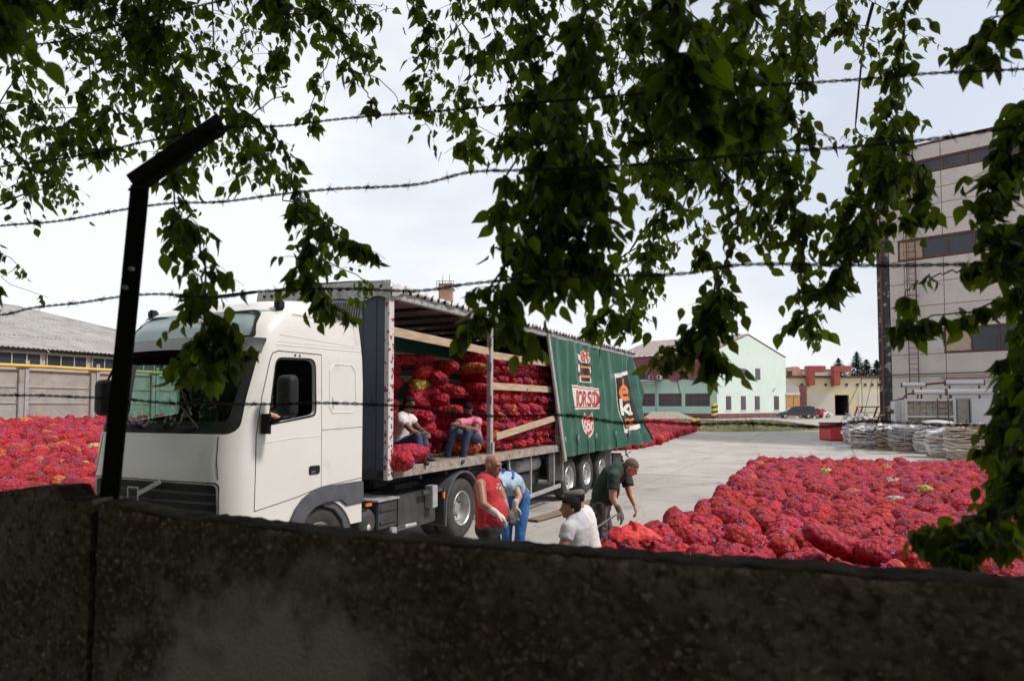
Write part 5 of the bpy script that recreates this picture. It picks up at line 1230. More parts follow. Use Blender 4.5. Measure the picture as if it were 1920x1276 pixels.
# ---- spruces beyond the workshop
M['spruce'] = mat('spruce_needles', (.018, .036, .026), (.035, .06, .042), rough=.9, scale=3, rnd=.3); M['bark'] = mat('bark', (.06, .045, .035), (.10, .08, .065), rough=.95, scale=12, bump=.5)
def spruce(px, ptop, pw, Y, seed, lab):
    rs = random.Random(seed); top = at(px, ptop, Y); b = Vector((top.x, Y, .8)); Hh = top.z-.8; W = pw*Y/1280/2*1.25
    t = thing('spruce_tree', lab, 'tree', b, 0, 'spruces beyond the workshop')
    MB().tube([(0, 0, 0), (0, 0, Hh*.5), (0, 0, Hh*.97)], [.3, .18, .03], 8).build('trunk', M['bark'], t)
    m = MB()
    for k in range(3200):
        f = rs.random()**.7; z = Hh*(1-f*.93); r_ = W*(f**.85)*(1.2 if int(z*1.4) % 2 else .85)*rs.uniform(.2, 1.05); a = rs.uniform(0, 6.28); s_ = .42*rs.uniform(.6, 1.3)
        p = Vector((r_*math.cos(a), r_*math.sin(a), z-.25*r_)); o = Vector((math.cos(a), math.sin(a), -.35+.5*rs.random())); sd = Vector((-math.sin(a), math.cos(a), 0))
        m.add([p-sd*s_*.5, p+sd*s_*.5, p+o*s_*1.6, p-o*s_*.3+Vector((0, 0, .15))], [(0, 1, 2), (0, 1, 3)])
    tag(m.build('crown', M['spruce'], t, fix=False), kind='stuff')
spruce(1572, 671, 78, 150, 1, 'shortest spruce on the left of the group over the workshop roof')
spruce(1606, 659, 78, 150, 2, 'tallest pointed spruce in the middle of the group over the roof')
spruce(1624, 673, 80, 155, 3, 'broad spruce between the tallest one and the grey tower')
spruce(1644, 675, 70, 148, 4, 'spruce partly hidden behind the corner of the grey tower')

# ================================================================ SACKS
def sack_mb(seed, nu, nv, r_=.19, h_=.60, lying=False, tie=True, tmi=1, amp=1):
    rs = random.Random(seed); V = []; F = []
    for j in range(nv+1):
        t = j/nv; z = -.5*math.cos(PI*t)*h_+(.5*h_)
        base = abs(math.sin(PI*t))**.62
        if t > .82: base *= 1-.35*((t-.82)/.18)
        for i in range(nu):
            a = 2*PI*i/nu; p = Vector((math.cos(a)*base, math.sin(a)*base, (t-.5)*2.2))
            n1 = mnoise.noise(p*1.3+Vector((seed*3.1, 0, 0))); n2 = mnoise.noise(p*4.6+Vector((0, seed*2.3, 0)))
            rr = r_*base*(1+.20*n1+.17*amp*n2)
            V.append(Vector((rr*math.cos(a), rr*math.sin(a)*(.86 if lying else 1), z+.02*n1)))
    for j in range(nv):
        for i in range(nu): F.append((j*nu+i, j*nu+(i+1) % nu, (j+1)*nu+(i+1) % nu, (j+1)*nu+i))
    m = MB().add(V, F)
    if lying:
        pass
    return m
def tie_mb(seed, k=3, z=.60):
    rs = random.Random(seed); m = MB(); m.tube([(0, 0, z-.05), (0, 0, z-.005), (rs.uniform(-.03, .03), rs.uniform(-.03, .03), z+.02)], [.045, .022, .03], 6)
    return m
def twine_mb(seed, z=.60):
    rs = random.Random(seed); m = MB()
    for s_ in range(2):
        P = [Vector((0, 0, z-.005))]; d_ = Vector((rs.uniform(-1, 1), rs.uniform(-1, 1), .5)).normalized()
        for i in range(4): P.append(P[-1]+d_*.028); d_ = (d_+Vector((rs.uniform(-.6, .6), rs.uniform(-.6, .6), rs.uniform(-.7, .3)))).normalized()
        m.tube(P, .0045, 4, cap=False)
    return m
SM = [M['sack'], M['sack2']]
HI = []; TI = []; TW = []
for s_ in range(7):
    HI.append([sack_mb(s_, 26, 16, .205, .60).mesh('onion_sack', q, smooth=180) for q in (M['sack'], M['sack2'], M['sackorange'], M['sackyellow'], M['sackgrey'])])
    TI.append(tie_mb(s_).mesh('neck', M['sack'], smooth=60)); TW.append(twine_mb(s_).mesh('twine', M['twine'], smooth=60))
LY = [[sack_mb(20+s_, 24, 18, .155, .76, True).mesh('onion_sack', q, smooth=180) for q in (M['sack'], M['sack2'], M['sackorange'], M['sackyellow'], M['sackgrey'])] for s_ in range(6)]
TWL = [twine_mb(40+s_, .76).mesh('twine', M['twine'], smooth=60) for s_ in range(3)]
def sack_obj(Mx, mesh, label, group, tie=None, neck=None):
    o = bpy.data.objects.new('onion_sack', mesh); link(o); o.matrix_world = Mx; tag(o, label, 'onion sack', group)
    for nm, me in (('neck', neck), ('twine', tie)):
        if me is not None: c = bpy.data.objects.new(nm, me); link(c, o)
    return o
def inpoly(P, x, y):
    c = False; n = len(P); j = n-1
    for i in range(n):
        xi, yi = P[i]; xj, yj = P[j]
        if (yi > y) != (yj > y) and x < (xj-xi)*(y-yi)/(yj-yi)+xi: c = not c
        j = i
    return c
def wall_py(px): return 762+251+.067*(px-1000)
SACKS = []; rs = random.Random(21)
def field(poly, key, th=0.0, sx=.375, sy=.36):
    xs = [p[0] for p in poly]; ys = [p[1] for p in poly]; c, s_ = math.cos(th), math.sin(th); n = 90; k = 0
    cx_, cy_ = sum(xs)/len(xs), sum(ys)/len(ys)
    for j in range(-n, n):
        for i in range(-n, n):
            a = (i+.5*(j % 2))*sx; b = j*sy; x = cx_+a*c-b*s_+rs.uniform(-.05, .05); y = cy_+a*s_+b*c+rs.uniform(-.05, .05)
            if not inpoly(poly, x, y): continue
            p = inpx((x, y, gz(x, y)+.6))
            if p is None or p[0] < -60 or p[0] > 1990 or p[1] > wall_py(p[0])+45: continue
            edge = not (inpoly(poly, x+.5, y) and inpoly(poly, x-.5, y) and inpoly(poly, x, y-.5))
            SACKS.append((x, y, edge, key, p, j))
RF = [gr(1118, 1050, .5), gr(1120, 990, .55), gr(1240, 968, .55), gr(1292, 935, .55), gr(1365, 912, .55), gr(1385, 880, .55), gr(1425, 854, .55), gr(1700, 858, .55), gr(2010, 868, .55)]
RFp = [(p.x, p.y) for p in RF]+[(11.5, 5.0), (5.2, 4.2), (1.2, 5.2)]
field(RFp, 'right', TANG-PI/2)
LF = [tw(-9, 3.9, 0), tw(-1, 4.0, 0), tw(14, 4.6, 0), tw(14, 18.9, 0), tw(-4, 18.9, 0), tw(-9, 14, 0)]
field([(p.x, p.y) for p in LF], 'left', TANG-PI/2)
BF = [gr(1150, 846, .05), gr(1215, 838, .05), gr(1262, 824, .05), gr(1304, 813, .1), gr(1296, 798, .6), gr(1205, 793, .6), gr(1100, 800, .6), gr(1080, 850, 0)]
field([(p.x, p.y) for p in BF], 'back', TANG-PI/2)
SACKS.sort(key=lambda t: t[1])
vis = [t for t in SACKS if -10 < t[4][0] < 1930 and t[4][1] < wall_py(t[4][0])+12 and not (t[3] == 'left' and t[4][0] > 185)]
hero = set(id(t) for t in vis[:165])
LBL = {'right': ('red mesh sack of onions standing in the wide field of sacks right of the men', 'onion sacks in the right-hand field'),
       'left': ('red mesh sack of onions in the field of sacks between truck cab and grey fence', 'onion sacks in the left-hand field'),
       'back': ('red mesh sack of onions in the low pile behind the trailer', 'onion sacks behind the trailer')}
def ordi(n): return {1: 'first', 2: 'second', 3: 'third', 4: 'fourth', 5: 'fifth', 6: 'sixth', 7: 'seventh', 8: 'eighth', 9: 'ninth', 10: 'tenth', 11: 'eleventh', 12: 'twelfth'}.get(n, '%dth' % n if n % 10 not in (1, 2, 3) or n in (11, 12, 13) else '%d%s' % (n, ('st', 'nd', 'rd')[n % 10-1]))
HL = {}; rows_ = {}
for t in vis[:165]: rows_.setdefault((t[3], t[5]), []).append(t)
cnt_ = {}
for kk in sorted(rows_, key=lambda k_: (k_[0], k_[1])):
    cnt_[kk[0]] = cnt_.get(kk[0], 0)+1; fw2 = {'right': 'right-hand field', 'left': 'left-hand field', 'back': 'pile behind the trailer'}[kk[0]]
    for i_, t in enumerate(sorted(rows_[kk], key=lambda t_: t_[4][0])): HL[id(t)] = '%s mesh sack, '+'%s from the left in the %s row of the %s' % (ordi(i_+1), ordi(cnt_[kk[0]]), fw2)
LOV = [(np.array([tuple(v) for v in m.v]), np.array(m.f)) for m in (sack_mb(50+s_, 12, 8, .205, .60) for s_ in range(5))]
LOT = [(np.array([tuple(v) for v in m.v]), m.f) for m in (twine_mb(60+s_) for s_ in range(3))]
SV = []; SF = []; SMI = []; off = 0
special = {}
for (px, py, mi, lab) in ((1740, 912, 3, 'bright yellow mesh sack lying among the red sacks on the right'), (1550, 880, 3, 'yellow topped sack near the far edge of the right-hand field'), (1880, 898, 3, 'yellow sack at the right edge, beyond the hanging leaves'),
                     (1672, 918, 4, 'pale grey net sack in the middle of the right-hand field'), (1668, 890, 4, 'greyish sack behind the pale grey net sack')):
    best = min((t for t in SACKS if t[3] == 'right'), key=lambda t: (t[4][0]-px)**2+(t[4][1]-py)**2); special[id(best)] = (mi, lab)
for t in SACKS:
    x, y, edge, key, p = t[:5]; z = gz(x, y)-.03; sc = rs.uniform(.9, 1.16); tilt = Vector((rs.gauss(0, .26), rs.gauss(0, .26), 1)).normalized()
    if edge: sc *= rs.uniform(.9, 1.05)
    Rm = tilt.to_track_quat('Z', 'Y').to_matrix().to_4x4() @ Matrix.Rotation(rs.uniform(0, 6.3), 4, 'Z')
    zs_ = rs.uniform(.84, 1.10); q1, q2 = rs.uniform(.88, 1.16), rs.uniform(.88, 1.16)
    Mx = Matrix.Translation((x, y, z)) @ Rm @ Matrix.Diagonal((sc*q1, sc*q2, zs_, 1))
    r_ = rs.random(); k = 0 if r_ < .62 else 1
    if key == 'left':
        dband = abs(p[1]-838)
        if rs.random() < (.35 if dband < 18 else .05): k = 2
        if dband < 14 and rs.random() < .16: k = 3
    elif rs.random() < .008: k = 2
    lab, grp = LBL[key]; tie = rs.random() < .5
    if id(t) in special:
        k, lab2 = special[id(t)]; sack_obj(Mx @ Matrix.Diagonal((1.1, 1.1, 1.06, 1)), HI[rs.randrange(7)][k], lab2, None, TW[0], TI[0]); continue
    if id(t) in hero:
        sack_obj(Mx, HI[rs.randrange(7)][k], HL[id(t)] % ('red', 'crimson', 'orange', 'yellow', 'grey')[k], grp, TW[rs.randrange(7)] if tie else None, TI[rs.randrange(7)]); continue
    V, F = LOV[rs.randrange(5)]; A = np.array(Mx); W = V @ A[:3, :3].T + A[:3, 3]
    SV.append(W); SF.append(F+off); SMI += [k]*len(F); off += len(V)
    if tie and rs.random() < .7 and y < 40:
        V, F = LOT[rs.randrange(3)]; s3 = 1.0+max(0, (y-14))*.03
        W = ((V-[0, 0, .6])*s3+[0, 0, .6]) @ A[:3, :3].T + A[:3, 3]; SV.append(W); SF.append(np.array([f for f in F if len(f) == 4])+off); SMI += [5]*len(SF[-1]); off += len(V)
me = bpy.data.meshes.new('onion_sacks'); me.from_pydata(np.concatenate(SV).tolist(), [], np.concatenate(SF).tolist())
for q in (M['sack'], M['sack2'], M['sackorange'], M['sackyellow'], M['sackgrey'], M['twine']): me.materials.append(q)
me.polygons.foreach_set('material_index', SMI); me.polygons.foreach_set('use_smooth', [True]*len(me.polygons)); me.update()
so2 = bpy.data.objects.new('onion_sacks', me); link(so2); tag(so2, 'farther red mesh onion sacks covering both sides of the yard', 'onion sacks', kind='stuff')
# the long sack lying across the near row
def lay(c, axis, mesh, label, group, tie=None, roll=0, sc=(1, 1, 1)):
    ax = Vector(axis).normalized(); Rm = ax.to_track_quat('Z', 'Y').to_matrix().to_4x4() @ Matrix.Rotation(roll, 4, 'Z')
    Mx = Matrix.Translation(c) @ Rm @ Matrix.Diagonal((*sc, 1)) @ Matrix.Translation((0, 0, -.38)); return sack_obj(Mx, mesh, label, group, tie)
c = at(1568, 1018, 8.1); lay(c, (.95, .1, -.42), LY[1][1], 'long dark red sack lying slanted on top of the near sacks', None, None, 0, (1.15, 1.15, 1.12))
c = at(1628, 1034, 8.0); lay(c, (.7, -.7, .1), LY[2][0], 'short red sack lying at the lower end of the slanted long sack', None, TWL[0], 0, (1.2, 1.1, .62))
# loose empty nets by the stooping man
def crumple(c, L_, W_, H_, seed, ang):
    def fn(a, b):
        x = (a-.5)*L_; y = (b-.5)*W_; e = math.sin(PI*a)**.5*math.sin(PI*b)**.5
        z = H_*e+.09*e*mnoise.noise(Vector((x*6, y*6, seed)))-.10*(1-e)+.03*mnoise.noise(Vector((x*17, y*17, seed)))
        x += .07*mnoise.noise(Vector((x*6, y*5, seed+4))); y += .07*mnoise.noise(Vector((x*6, y*5, seed+8)))
        return (c.x+x*math.cos(ang)-y*math.sin(ang), c.y+x*math.sin(ang)+y*math.cos(ang), c.z+z)
    return MB().grid(fn, 90, 60)
c = at(1186, 990, 8.7); tag(crumple(c, .60, .45, .045, 3, .2).build('empty_nets', M['netred'], smooth=180, fix=False), 'heap of bright red empty nets by the stooping man', 'nets')
# ---- load in the trailer
TR4 = Matrix.Translation(TO) @ Matrix.Rotation(TANG, 4, 'Z'); GT = 'onion sacks stacked in the trailer'
def tl(u, v, z, ax, lab, k=None, sc=(1, 1, 1), tie=True, grp=GT):
    if k is None: k = 0 if rs.random() < .7 else 1
    c = TR4 @ Vector((u, v, z)); a = (TR4.to_3x3() @ Vector(ax)); return lay(c, a, LY[rs.randrange(6)][k], lab, grp, TWL[rs.randrange(3)] if tie else None, rs.uniform(-.4, .4) if rs.random() < .7 else 3.0, sc)
L1 = 'red onion sack stacked end-on between the two trailer pillars beside the curtain'
L2 = 'red onion sack stacked in the shaded bay behind the seated men'
for j in range(10):
    z = 1.52+j*.192; n = 12
    for i in range(n):
        u = 3.52+i*.30+(.14 if j % 2 else 0)+rs.uniform(-.03, .03)
        if u > 7.15 or (j == 9 and rs.random() < .35): continue
        tl(u, .44+rs.uniform(-.04, .10)+(j > 6)*.12, z+rs.uniform(-.02, .02), (rs.uniform(-.12, .12), -1, rs.uniform(-.12, .06)), 'red sack stacked end-on, %s layer up, %s from the pillar' % (ordi(j+1), ordi(i+1)), 2 if rs.random() < .04 else None, (1.03, .95, rs.uniform(.95, 1.05)), rs.random() < .5)
for j in range(9):
    z = 1.53+j*.205; n = 5
    for i in range(n):
        u = .42+i*.66+rs.uniform(-.1, .1); v = 1.45+rs.uniform(-.10, .10)-(.35 if (i > 2 and j < 8) else 0)-(.2 if i == 0 else 0)
        tl(min(u, 3.0), v, z+rs.uniform(-.03, .03), (1, rs.uniform(-.4, .4), rs.uniform(-.2, .2)), '%s sack lying in the shaded bay, %s layer up, %s from the left' % ('yellow' if (i, j) == (3, 6) else 'red', ordi(j+1), ordi(i+1)), 3 if (i, j) == (3, 6) else None, (1.15, 1.15, 1), rs.random() < .3)
for (u, v, z) in ((.25, .95, 1.55), (.3, .9, 1.78), (.3, .95, 2.0), (.28, .98, 2.2), (.3, 1.0, 2.42), (.62, 1.05, 2.6), (.3, 1.05, 2.85), (.3, 1.1, 3.05), (2.55, .95, 1.75), (2.9, .8, 1.98), (2.9, .8, 2.2), (2.6, .9, 2.42), (2.9, .8, 2.62), (2.55, .9, 2.85), (2.9, .9, 3.05), (2.15, 1.0, 2.1), (1.5, 1.0, 2.0), (1.2, .95, 1.6), (1.6, .9, 1.78)):
    tl(u, v, z, (rs.uniform(-.5, .5), -1, rs.uniform(-.2, .1)), 'end-on red sack %s of the shaded bay, %s' % ('at the left' if u < 1 else 'in the middle' if u < 2.4 else 'at the pillar side', {1.55: 'on the floor', 1.78: 'second up', 2.0: 'third up', 2.2: 'fourth up', 2.42: 'fifth up', 2.6: 'sixth up, set inward', 2.85: 'sixth up', 3.05: 'topmost', 1.75: 'low', 1.98: 'third up', 2.62: 'sixth up, turned askew', 1.6: 'lowest', 2.1: 'raised'}.get(z, 'low')), None, (1.1, 1.05, 1), True)
for (u, v, z, lab) in ((.30, .80, 1.56, 'lowest red sack under the man in the white T-shirt'), (.72, .95, 1.56, 'red sack on the trailer floor between the two seated men'), (2.35, .98, 1.56, 'red sack under the man in the pink T-shirt')):
    tl(u, v, z, (1, .1, 0), lab, None, (1.1, 1.1, 1), False, None)
tl(2.74, .34, 1.54, (.5, -.9, 0), 'orange mesh sack at the foot of the trailer pillar', 2, (1, 1, .9), False, None)
tl(2.92, .40, 1.72, (-.3, -1, .1), 'upper orange mesh sack leaning on the trailer pillar', 2, (.95, .95, .8), True, None)
tl(.10, .06, 1.50, (.18, -1, -.12), 'red sack poking end-on over the trailer edge by the white corner post', 0, (1.22, 1.2, .85), True, None)
tl(.64, .15, 1.57, (.93, -.42, -.06), 'plump red sack lying lengthwise on the trailer edge', 0, (1.15, 1.15, .98), True, None)

# ================================================================ PEOPLE
def remesh(mb, name, mat_, parent, vox, wrinkle=0, smooth_it=6, seed=0):
    me = mb.mesh(name, mat_); o = bpy.data.objects.new(name, me); COL.objects.link(o)
    r_ = o.modifiers.new('r', 'REMESH'); r_.mode = 'VOXEL'; r_.voxel_size = vox
    s_ = o.modifiers.new('s', 'SMOOTH'); s_.factor = .5; s_.iterations = smooth_it
    bpy.context.view_layer.update(); n = bpy.data.meshes.new_from_object(o.evaluated_get(bpy.context.evaluated_depsgraph_get())); o.modifiers.clear()
    if wrinkle:
        n.calc_loop_triangles() if False else None
        no = [v.normal.copy() for v in n.vertices]
        for v, nn in zip(n.vertices, no):
            p = v.co*9+Vector((seed, 0, 0)); w_ = mnoise.noise(Vector((p.x, p.y, p.z*.55)))+.5*mnoise.noise(p*2.3)
            v.co += nn*w_*wrinkle
    n.polygons.foreach_set('use_smooth', [True]*len(n.polygons)); n.materials.clear(); n.materials.append(mat_); n.update()
    o.data = n; n.name = name
    if parent is not None: o.parent = parent
    return o
def cap(m, p, q, r1, r2, n=12):
    p = Vector(p); q = Vector(q); d_ = q-p; L = d_.length; d_ = d_.normalized(); P = []; Rr = []
    for a in (-80, -50, -20): P.append(p+d_*r1*math.sin(R(a))); Rr.append(r1*math.cos(R(a)))
    P.append(p+d_*L*.5); Rr.append((r1+r2)/2*1.02)
    for a in (20, 50, 80): P.append(q+d_*r2*math.sin(R(a))); Rr.append(r2*math.cos(R(a)))
    m.tube(P, Rr, n)
def frame(up, side_):
    u_ = Vector(up).normalized(); s_ = Vector(side_); s_ = (s_-u_*s_.dot(u_)).normalized(); f_ = u_.cross(s_)
    return s_, f_, u_, Matrix((( s_.x, f_.x, u_.x), (s_.y, f_.y, u_.y), (s_.z, f_.z, u_.z)))
def hand(m, wr, d_, nrm, grow=0, curl=.35, side_=1, big=1.0):
    d_ = Vector(d_).normalized(); nrm = Vector(nrm); nrm = (nrm-d_*nrm.dot(d_)).normalized(); s_ = d_.cross(nrm)*side_
    Mx = Matrix(((s_.x, d_.x, nrm.x), (s_.y, d_.y, nrm.y), (s_.z, d_.z, nrm.z)))
    m.ell(wr+d_*.045*big, ((.042+grow)*big, (.055+grow)*big, (.019+grow)*big), 12, 8, M=Mx)
    for k, (off_, L) in enumerate(((-.03, .070), (-.010, .080), (.011, .075), (.030, .060))):
        p = wr+d_*.085*big+s_*off_*big; a = curl*(.8+.15*k); q_ = p+(d_*math.cos(a)+nrm*math.sin(a)+s_*off_*2)*L*.5*big; e_ = q_+(d_*math.cos(a*2.2)+nrm*math.sin(a*2.2)+s_*off_)*L*.5*big
        cap(m, p-d_*.02, q_, .0100+grow, .0092+grow, 8); cap(m, q_, e_, .0092+grow, .008+grow, 8)
    p = wr+d_*.025*big-s_*.032*big; q_ = p+(d_*.6-s_*.7+nrm*.25).normalized()*.038*big; e_ = q_+(d_*.9-s_*.2+nrm*.3).normalized()*.032*big
    cap(m, p, q_, .0135+grow, .0115+grow, 8); cap(m, q_, e_, .011+grow, .009+grow, 8)
def person(label, J, skin, shirt, pants, fwd, hup=(0, 0, 1), g=1.0, belly=0, sleeve=.45, pleg='ankle', hair=None, hairmat=None, capm=None, glove=(None, None), hb=1.0, extra=None, handdir=None, tuck=.0, hs=1.0, sock=None):
    root = thing('person', label, 'person', (J['pelvis'].x, J['pelvis'].y, 0), 0, None); T = Matrix.Translation((-J['pelvis'].x, -J['pelvis'].y, 0))
    J = {k: T @ v for k, v in J.items()}
    b = MB(); pe, nk = J['pelvis'], J['neck']; mid = J.get('mid', (pe+nk)/2)
    sR, sL = J['shR'], J['shL']; sd = (sR-sL); hd_ = (J['hipR']-J['hipL'])
    PR_ = np.array([(0, .150, .110), (.18, .145, .112), (.36, .138, .108), (.55, .150, .112), (.75, .168, .114), (.9, .150, .092)]); prof = [(t, float(np.interp(t, PR_[:, 0], PR_[:, 1])), float(np.interp(t, PR_[:, 0], PR_[:, 2]))) for t in np.linspace(0, .9, 13)]
    def spine(t): return pe*(1-t)**2+mid*2*t*(1-t)+nk*t*t if 'mid' in J else pe.lerp(nk, t)
    def torso(m, gr_, t0=0, t1=1, wid=1):
        for t, w_, dp_ in prof:
            if t < t0-.01 or t > t1+.01: continue
            c = spine(t); up = (spine(min(1, t+.1))-spine(max(0, t-.1))); s_, f_, u_, Mx = frame(up, hd_.lerp(sd, t))
            L = (nk-pe).length*.19
            m.ell(c+f_*(.0), (w_*g*wid+gr_, dp_*g+gr_, L+gr_*.5), 16, 10, M=Mx)
        if belly:
            s_, f_, u_, Mx = frame(spine(.4)-spine(.1), hd_); m.ell(spine(.26)+f_*(.06+belly*.5), (.15*g+gr_, .11+belly*.6+gr_, .17+gr_), 16, 10, M=Mx)
    torso(b, 0)
    ta = .058*(.6+.4*g); 
    cap(b, spine(.86), sR, .075, ta, 12); cap(b, spine(.86), sL, .075, ta, 12)
    for s_ in 'RL':
        cap(b, J['sh'+s_], J['el'+s_], ta, .045*g); cap(b, J['el'+s_], J['wr'+s_], .044*g, .029)
        cap(b, J['hip'+s_], J['kn'+s_], .088*(.5+.5*g), .058); cap(b, J['kn'+s_], J['an'+s_], .058, .040)
        f_ = J['toe'+s_] if 'toe'+s_ in J else J['an'+s_]+Vector((fwd[0], fwd[1], 0)).normalized()*.16-Vector((0, 0, .05))
        cap(b, J['an'+s_]-Vector((0, 0, .03)), f_, .042, .035); J['toe'+s_] = f_
        hd2 = (handdir or {}).get(s_); d_ = (J['wr'+s_]-J['el'+s_]).normalized() if hd2 is None else Vector(hd2).normalized()
        J['hd'+s_] = d_
        hand(b, J['wr'+s_], d_, Vector(fwd).cross(d_)*0+Vector((0, 0, -1)) if abs(d_.z) < .8 else -Vector(fwd), 0, .45, 1 if s_ == 'R' else -1, hs)
    # head
    H = J['head']; fw_ = Vector(fwd).normalized(); hs_ = fw_.cross(Vector(hup)).normalized(); hu = hs_.cross(fw_).normalized(); Mh = Matrix(((hs_.x, fw_.x, hu.x), (hs_.y, fw_.y, hu.y), (hs_.z, fw_.z, hu.z)))
    def hp(x, y, z): return H+(hs_*x+fw_*y+hu*z)*hb
    b.ell(hp(0, -.012, .022), (.077*hb, .097*hb, .093*hb), 20, 14, M=Mh); b.ell(hp(0, .030, -.048), (.058*hb, .060*hb, .068*hb), 16, 10, M=Mh)
    b.ell(hp(0, .068, -.085), (.026*hb, .020*hb, .02*hb), 10, 8, M=Mh); b.ell(hp(0, .070, -.02), (.050*hb, .02*hb, .035*hb), 12, 8, M=Mh)
    cap(b, hp(0, .086, .018), hp(0, .108, -.022), .010*hb, .015*hb, 8); b.ell(hp(0, .076, .030), (.052*hb, .018*hb, .011*hb), 12, 8, M=Mh)
    b.ell(hp(0, .088, -.052), (.024*hb, .010*hb, .009*hb), 10, 6, M=Mh)
    for s_ in (-1, 1): b.ell(hp(.079*s_, -.008, -.006), (.012*hb, .022*hb, .032*hb), 10, 8, M=Mh)
    cap(b, nk-(hu*.02), hp(0, -.02, -.06), .060*(.7+.3*g), .055*(.7+.3*g), 14)
    body = remesh(b, 'body', skin, root, .0085, 0, 3)
    for s_ in (-1, 1):
        MB().ell(hp(.031*s_, .083, .010), (.009*hb, .006*hb, .005*hb), 10, 6, M=Mh).build('eye', M['eye'], root, smooth=True)
        MB().ell(hp(.031*s_, .090, .031), (.018*hb, .006*hb, .004*hb), 8, 5, M=Mh).build('eyebrow', hairmat or M['hairbrown'], root, smooth=True)
    if hair:
        m = MB(); e = MB().ell((0, 0, 0), (1, 1, 1), 28, 20); th = {'crop': .004, 'short': .012, 'mop': .02}[hair]
        V = []
        for v in e.v:
            v = Vector(v); n_ = 1+.08*mnoise.noise(v*6)
            V.append(hp(v.x*(.080+th)*n_, -.012+v.y*(.098+th)*n_, .024+v.z*(.095+th)*n_))
        F = [f for f in e.f if (lambda c: (c.z > .38 or (c.y < .25 and c.z > -.12) or (c.y < -.2 and c.z > -.62)))(sum((Vector(e.v[i]) for i in f), Vector())/len(f))]
        m.add(V, F); m.build('hair', hairmat or M['hair'], root, smooth=True)
    if capm:
        m = MB(); m.ell(hp(0, -.012, .062), (.098*hb, .115*hb, .055*hb), 20, 12, M=Mh); m.ell(hp(0, .10, .040), (.068*hb, .055*hb, .012*hb), 14, 8, M=Mh); m.ell(hp(0, .06, .07), (.08*hb, .06*hb, .035*hb), 14, 8, M=Mh)
        remesh(m, 'flat_cap', capm, root, .008, .002)
    # shirt
    s = MB(); torso(s, .020+tuck, 0.0, .92)
    if sleeve is not None:
        for s_ in 'RL':
            a = J['sh'+s_]; e_ = a.lerp(J['el'+s_], sleeve); cap(s, spine(.80), a, .10, ta+.022, 12)
            d_ = (e_-a); L = d_.length; d_.normalize(); s.tube([a-d_*.02, a+d_*L*.5, e_], [ta+.022, ta+.021, ta+.024], 14)
    else:
        for s_ in 'RL': cap(s, spine(.78), J['sh'+s_].lerp(spine(.85), .45), .10, .052, 12)
    sh_ = remesh(s, 'shirt', shirt, root, .012, .010, 8, len(label))
    p = MB(); s_, f_, u_, Mx = frame(spine(.15)-pe, hd_); p.ell(pe-u_*.03, (.165*g+.012, .125*g+.012, .15), 18, 12, M=Mx)
    for q in 'RL':
        hp_, kn, an = J['hip'+q], J['kn'+q], J['an'+q]; cap(p, hp_, kn, .098*(.5+.5*g), .076)
        if pleg == 'ankle': cap(p, kn, an+(kn-an).normalized()*.02, .076, .062)
        else:
            d_ = (an-kn); e_ = kn+d_*.06; p.tube([hp_.lerp(kn, .5), kn, e_], [.10, .095, .092], 14)
    remesh(p, 'trousers' if pleg == 'ankle' else 'shorts', pants, root, .013, .008, 4, len(label)+5)
    for q in 'RL':
        sh = MB(); a = J['an'+q]; t_ = J['toe'+q]; cap(sh, a-Vector((0, 0, .035)), t_, .055, .045); remesh(sh, 'shoe', M['shoe'], root, .014, 0, 2)
    for q, gm_ in zip('RL', glove):
        if gm_ is not None:
            m = MB(); d_ = J['hd'+q]; hand(m, J['wr'+q], d_, Vector((0, 0, -1)) if abs(d_.z) < .8 else -Vector(fwd), .005, .45, 1 if q == 'R' else -1, hs*1.04); cap(m, J['wr'+q]-d_*.05, J['wr'+q]+d_*.01, .040, .036, 12)
            remesh(m, 'glove', gm_, root, .007, 0, 2)
    if extra: extra(root, J, spine, frame, T)
    return root
A_ = at
def gnd(x, y, h_=.09): return Vector((x, y, gz(x, y)+h_))
# bald man in a red vest
pe = A_(916, 984, 7.95)
def redlogo(root, J, spine, fr, T):
    root['_p'] = 1
person('bald man in a red sleeveless shirt and work gloves beside the rear tractor wheel', dict(
    pelvis=pe, neck=A_(913, 893, 7.92), shR=A_(900, 908, 7.74), shL=A_(928, 901, 8.12), elR=A_(905, 944, 7.62), wrR=A_(930, 961, 7.55), elL=A_(944, 938, 8.08), wrL=A_(951, 957, 7.98),
    hipR=pe+Vector((.0, -.10, -.06)), hipL=pe+Vector((.03, .10, -.06)), knR=pe+Vector((.04, -.13, -.46)), knL=pe+Vector((.08, .12, -.46)), anR=gnd(pe.x, pe.y-.15), anL=gnd(pe.x+.05, pe.y+.13), head=A_(925, 872, 7.9)),
    M['skintan'], M['redshirt'], M['blackcloth'], (.82, -.5, -.18), g=1.18, belly=.035, sleeve=None, glove=(M['glove'], M['glovedark']), hb=1.04,
    handdir={'R': (.8, .0, -.55), 'L': (.55, -.1, -.8)}, extra=redlogo, hs=1.15)
def decal(root, strokes, rad, mat_, name):
    sh = next(c for c in root.children if c.name.startswith('shirt')); bpy.context.view_layer.update(); Mi = sh.matrix_world.inverted(); o = Mi @ Vector((0, 0, EYE)); m = MB()
    for L_ in strokes:
        P = []
        for x, y in L_:
            d_ = (Mi.to_3x3() @ ray(x, y)).normalized(); ok, loc, nor, _ = sh.ray_cast(o, d_)
            if ok: P.append(loc+nor*.003)
        if len(P) > 1: m.tube(P, rad, 5)
    if m.v: m.build(name, mat_, root)
bald = [o for o in bpy.data.objects if o.get('label', '').startswith('bald man')][0]; del bald['_p']
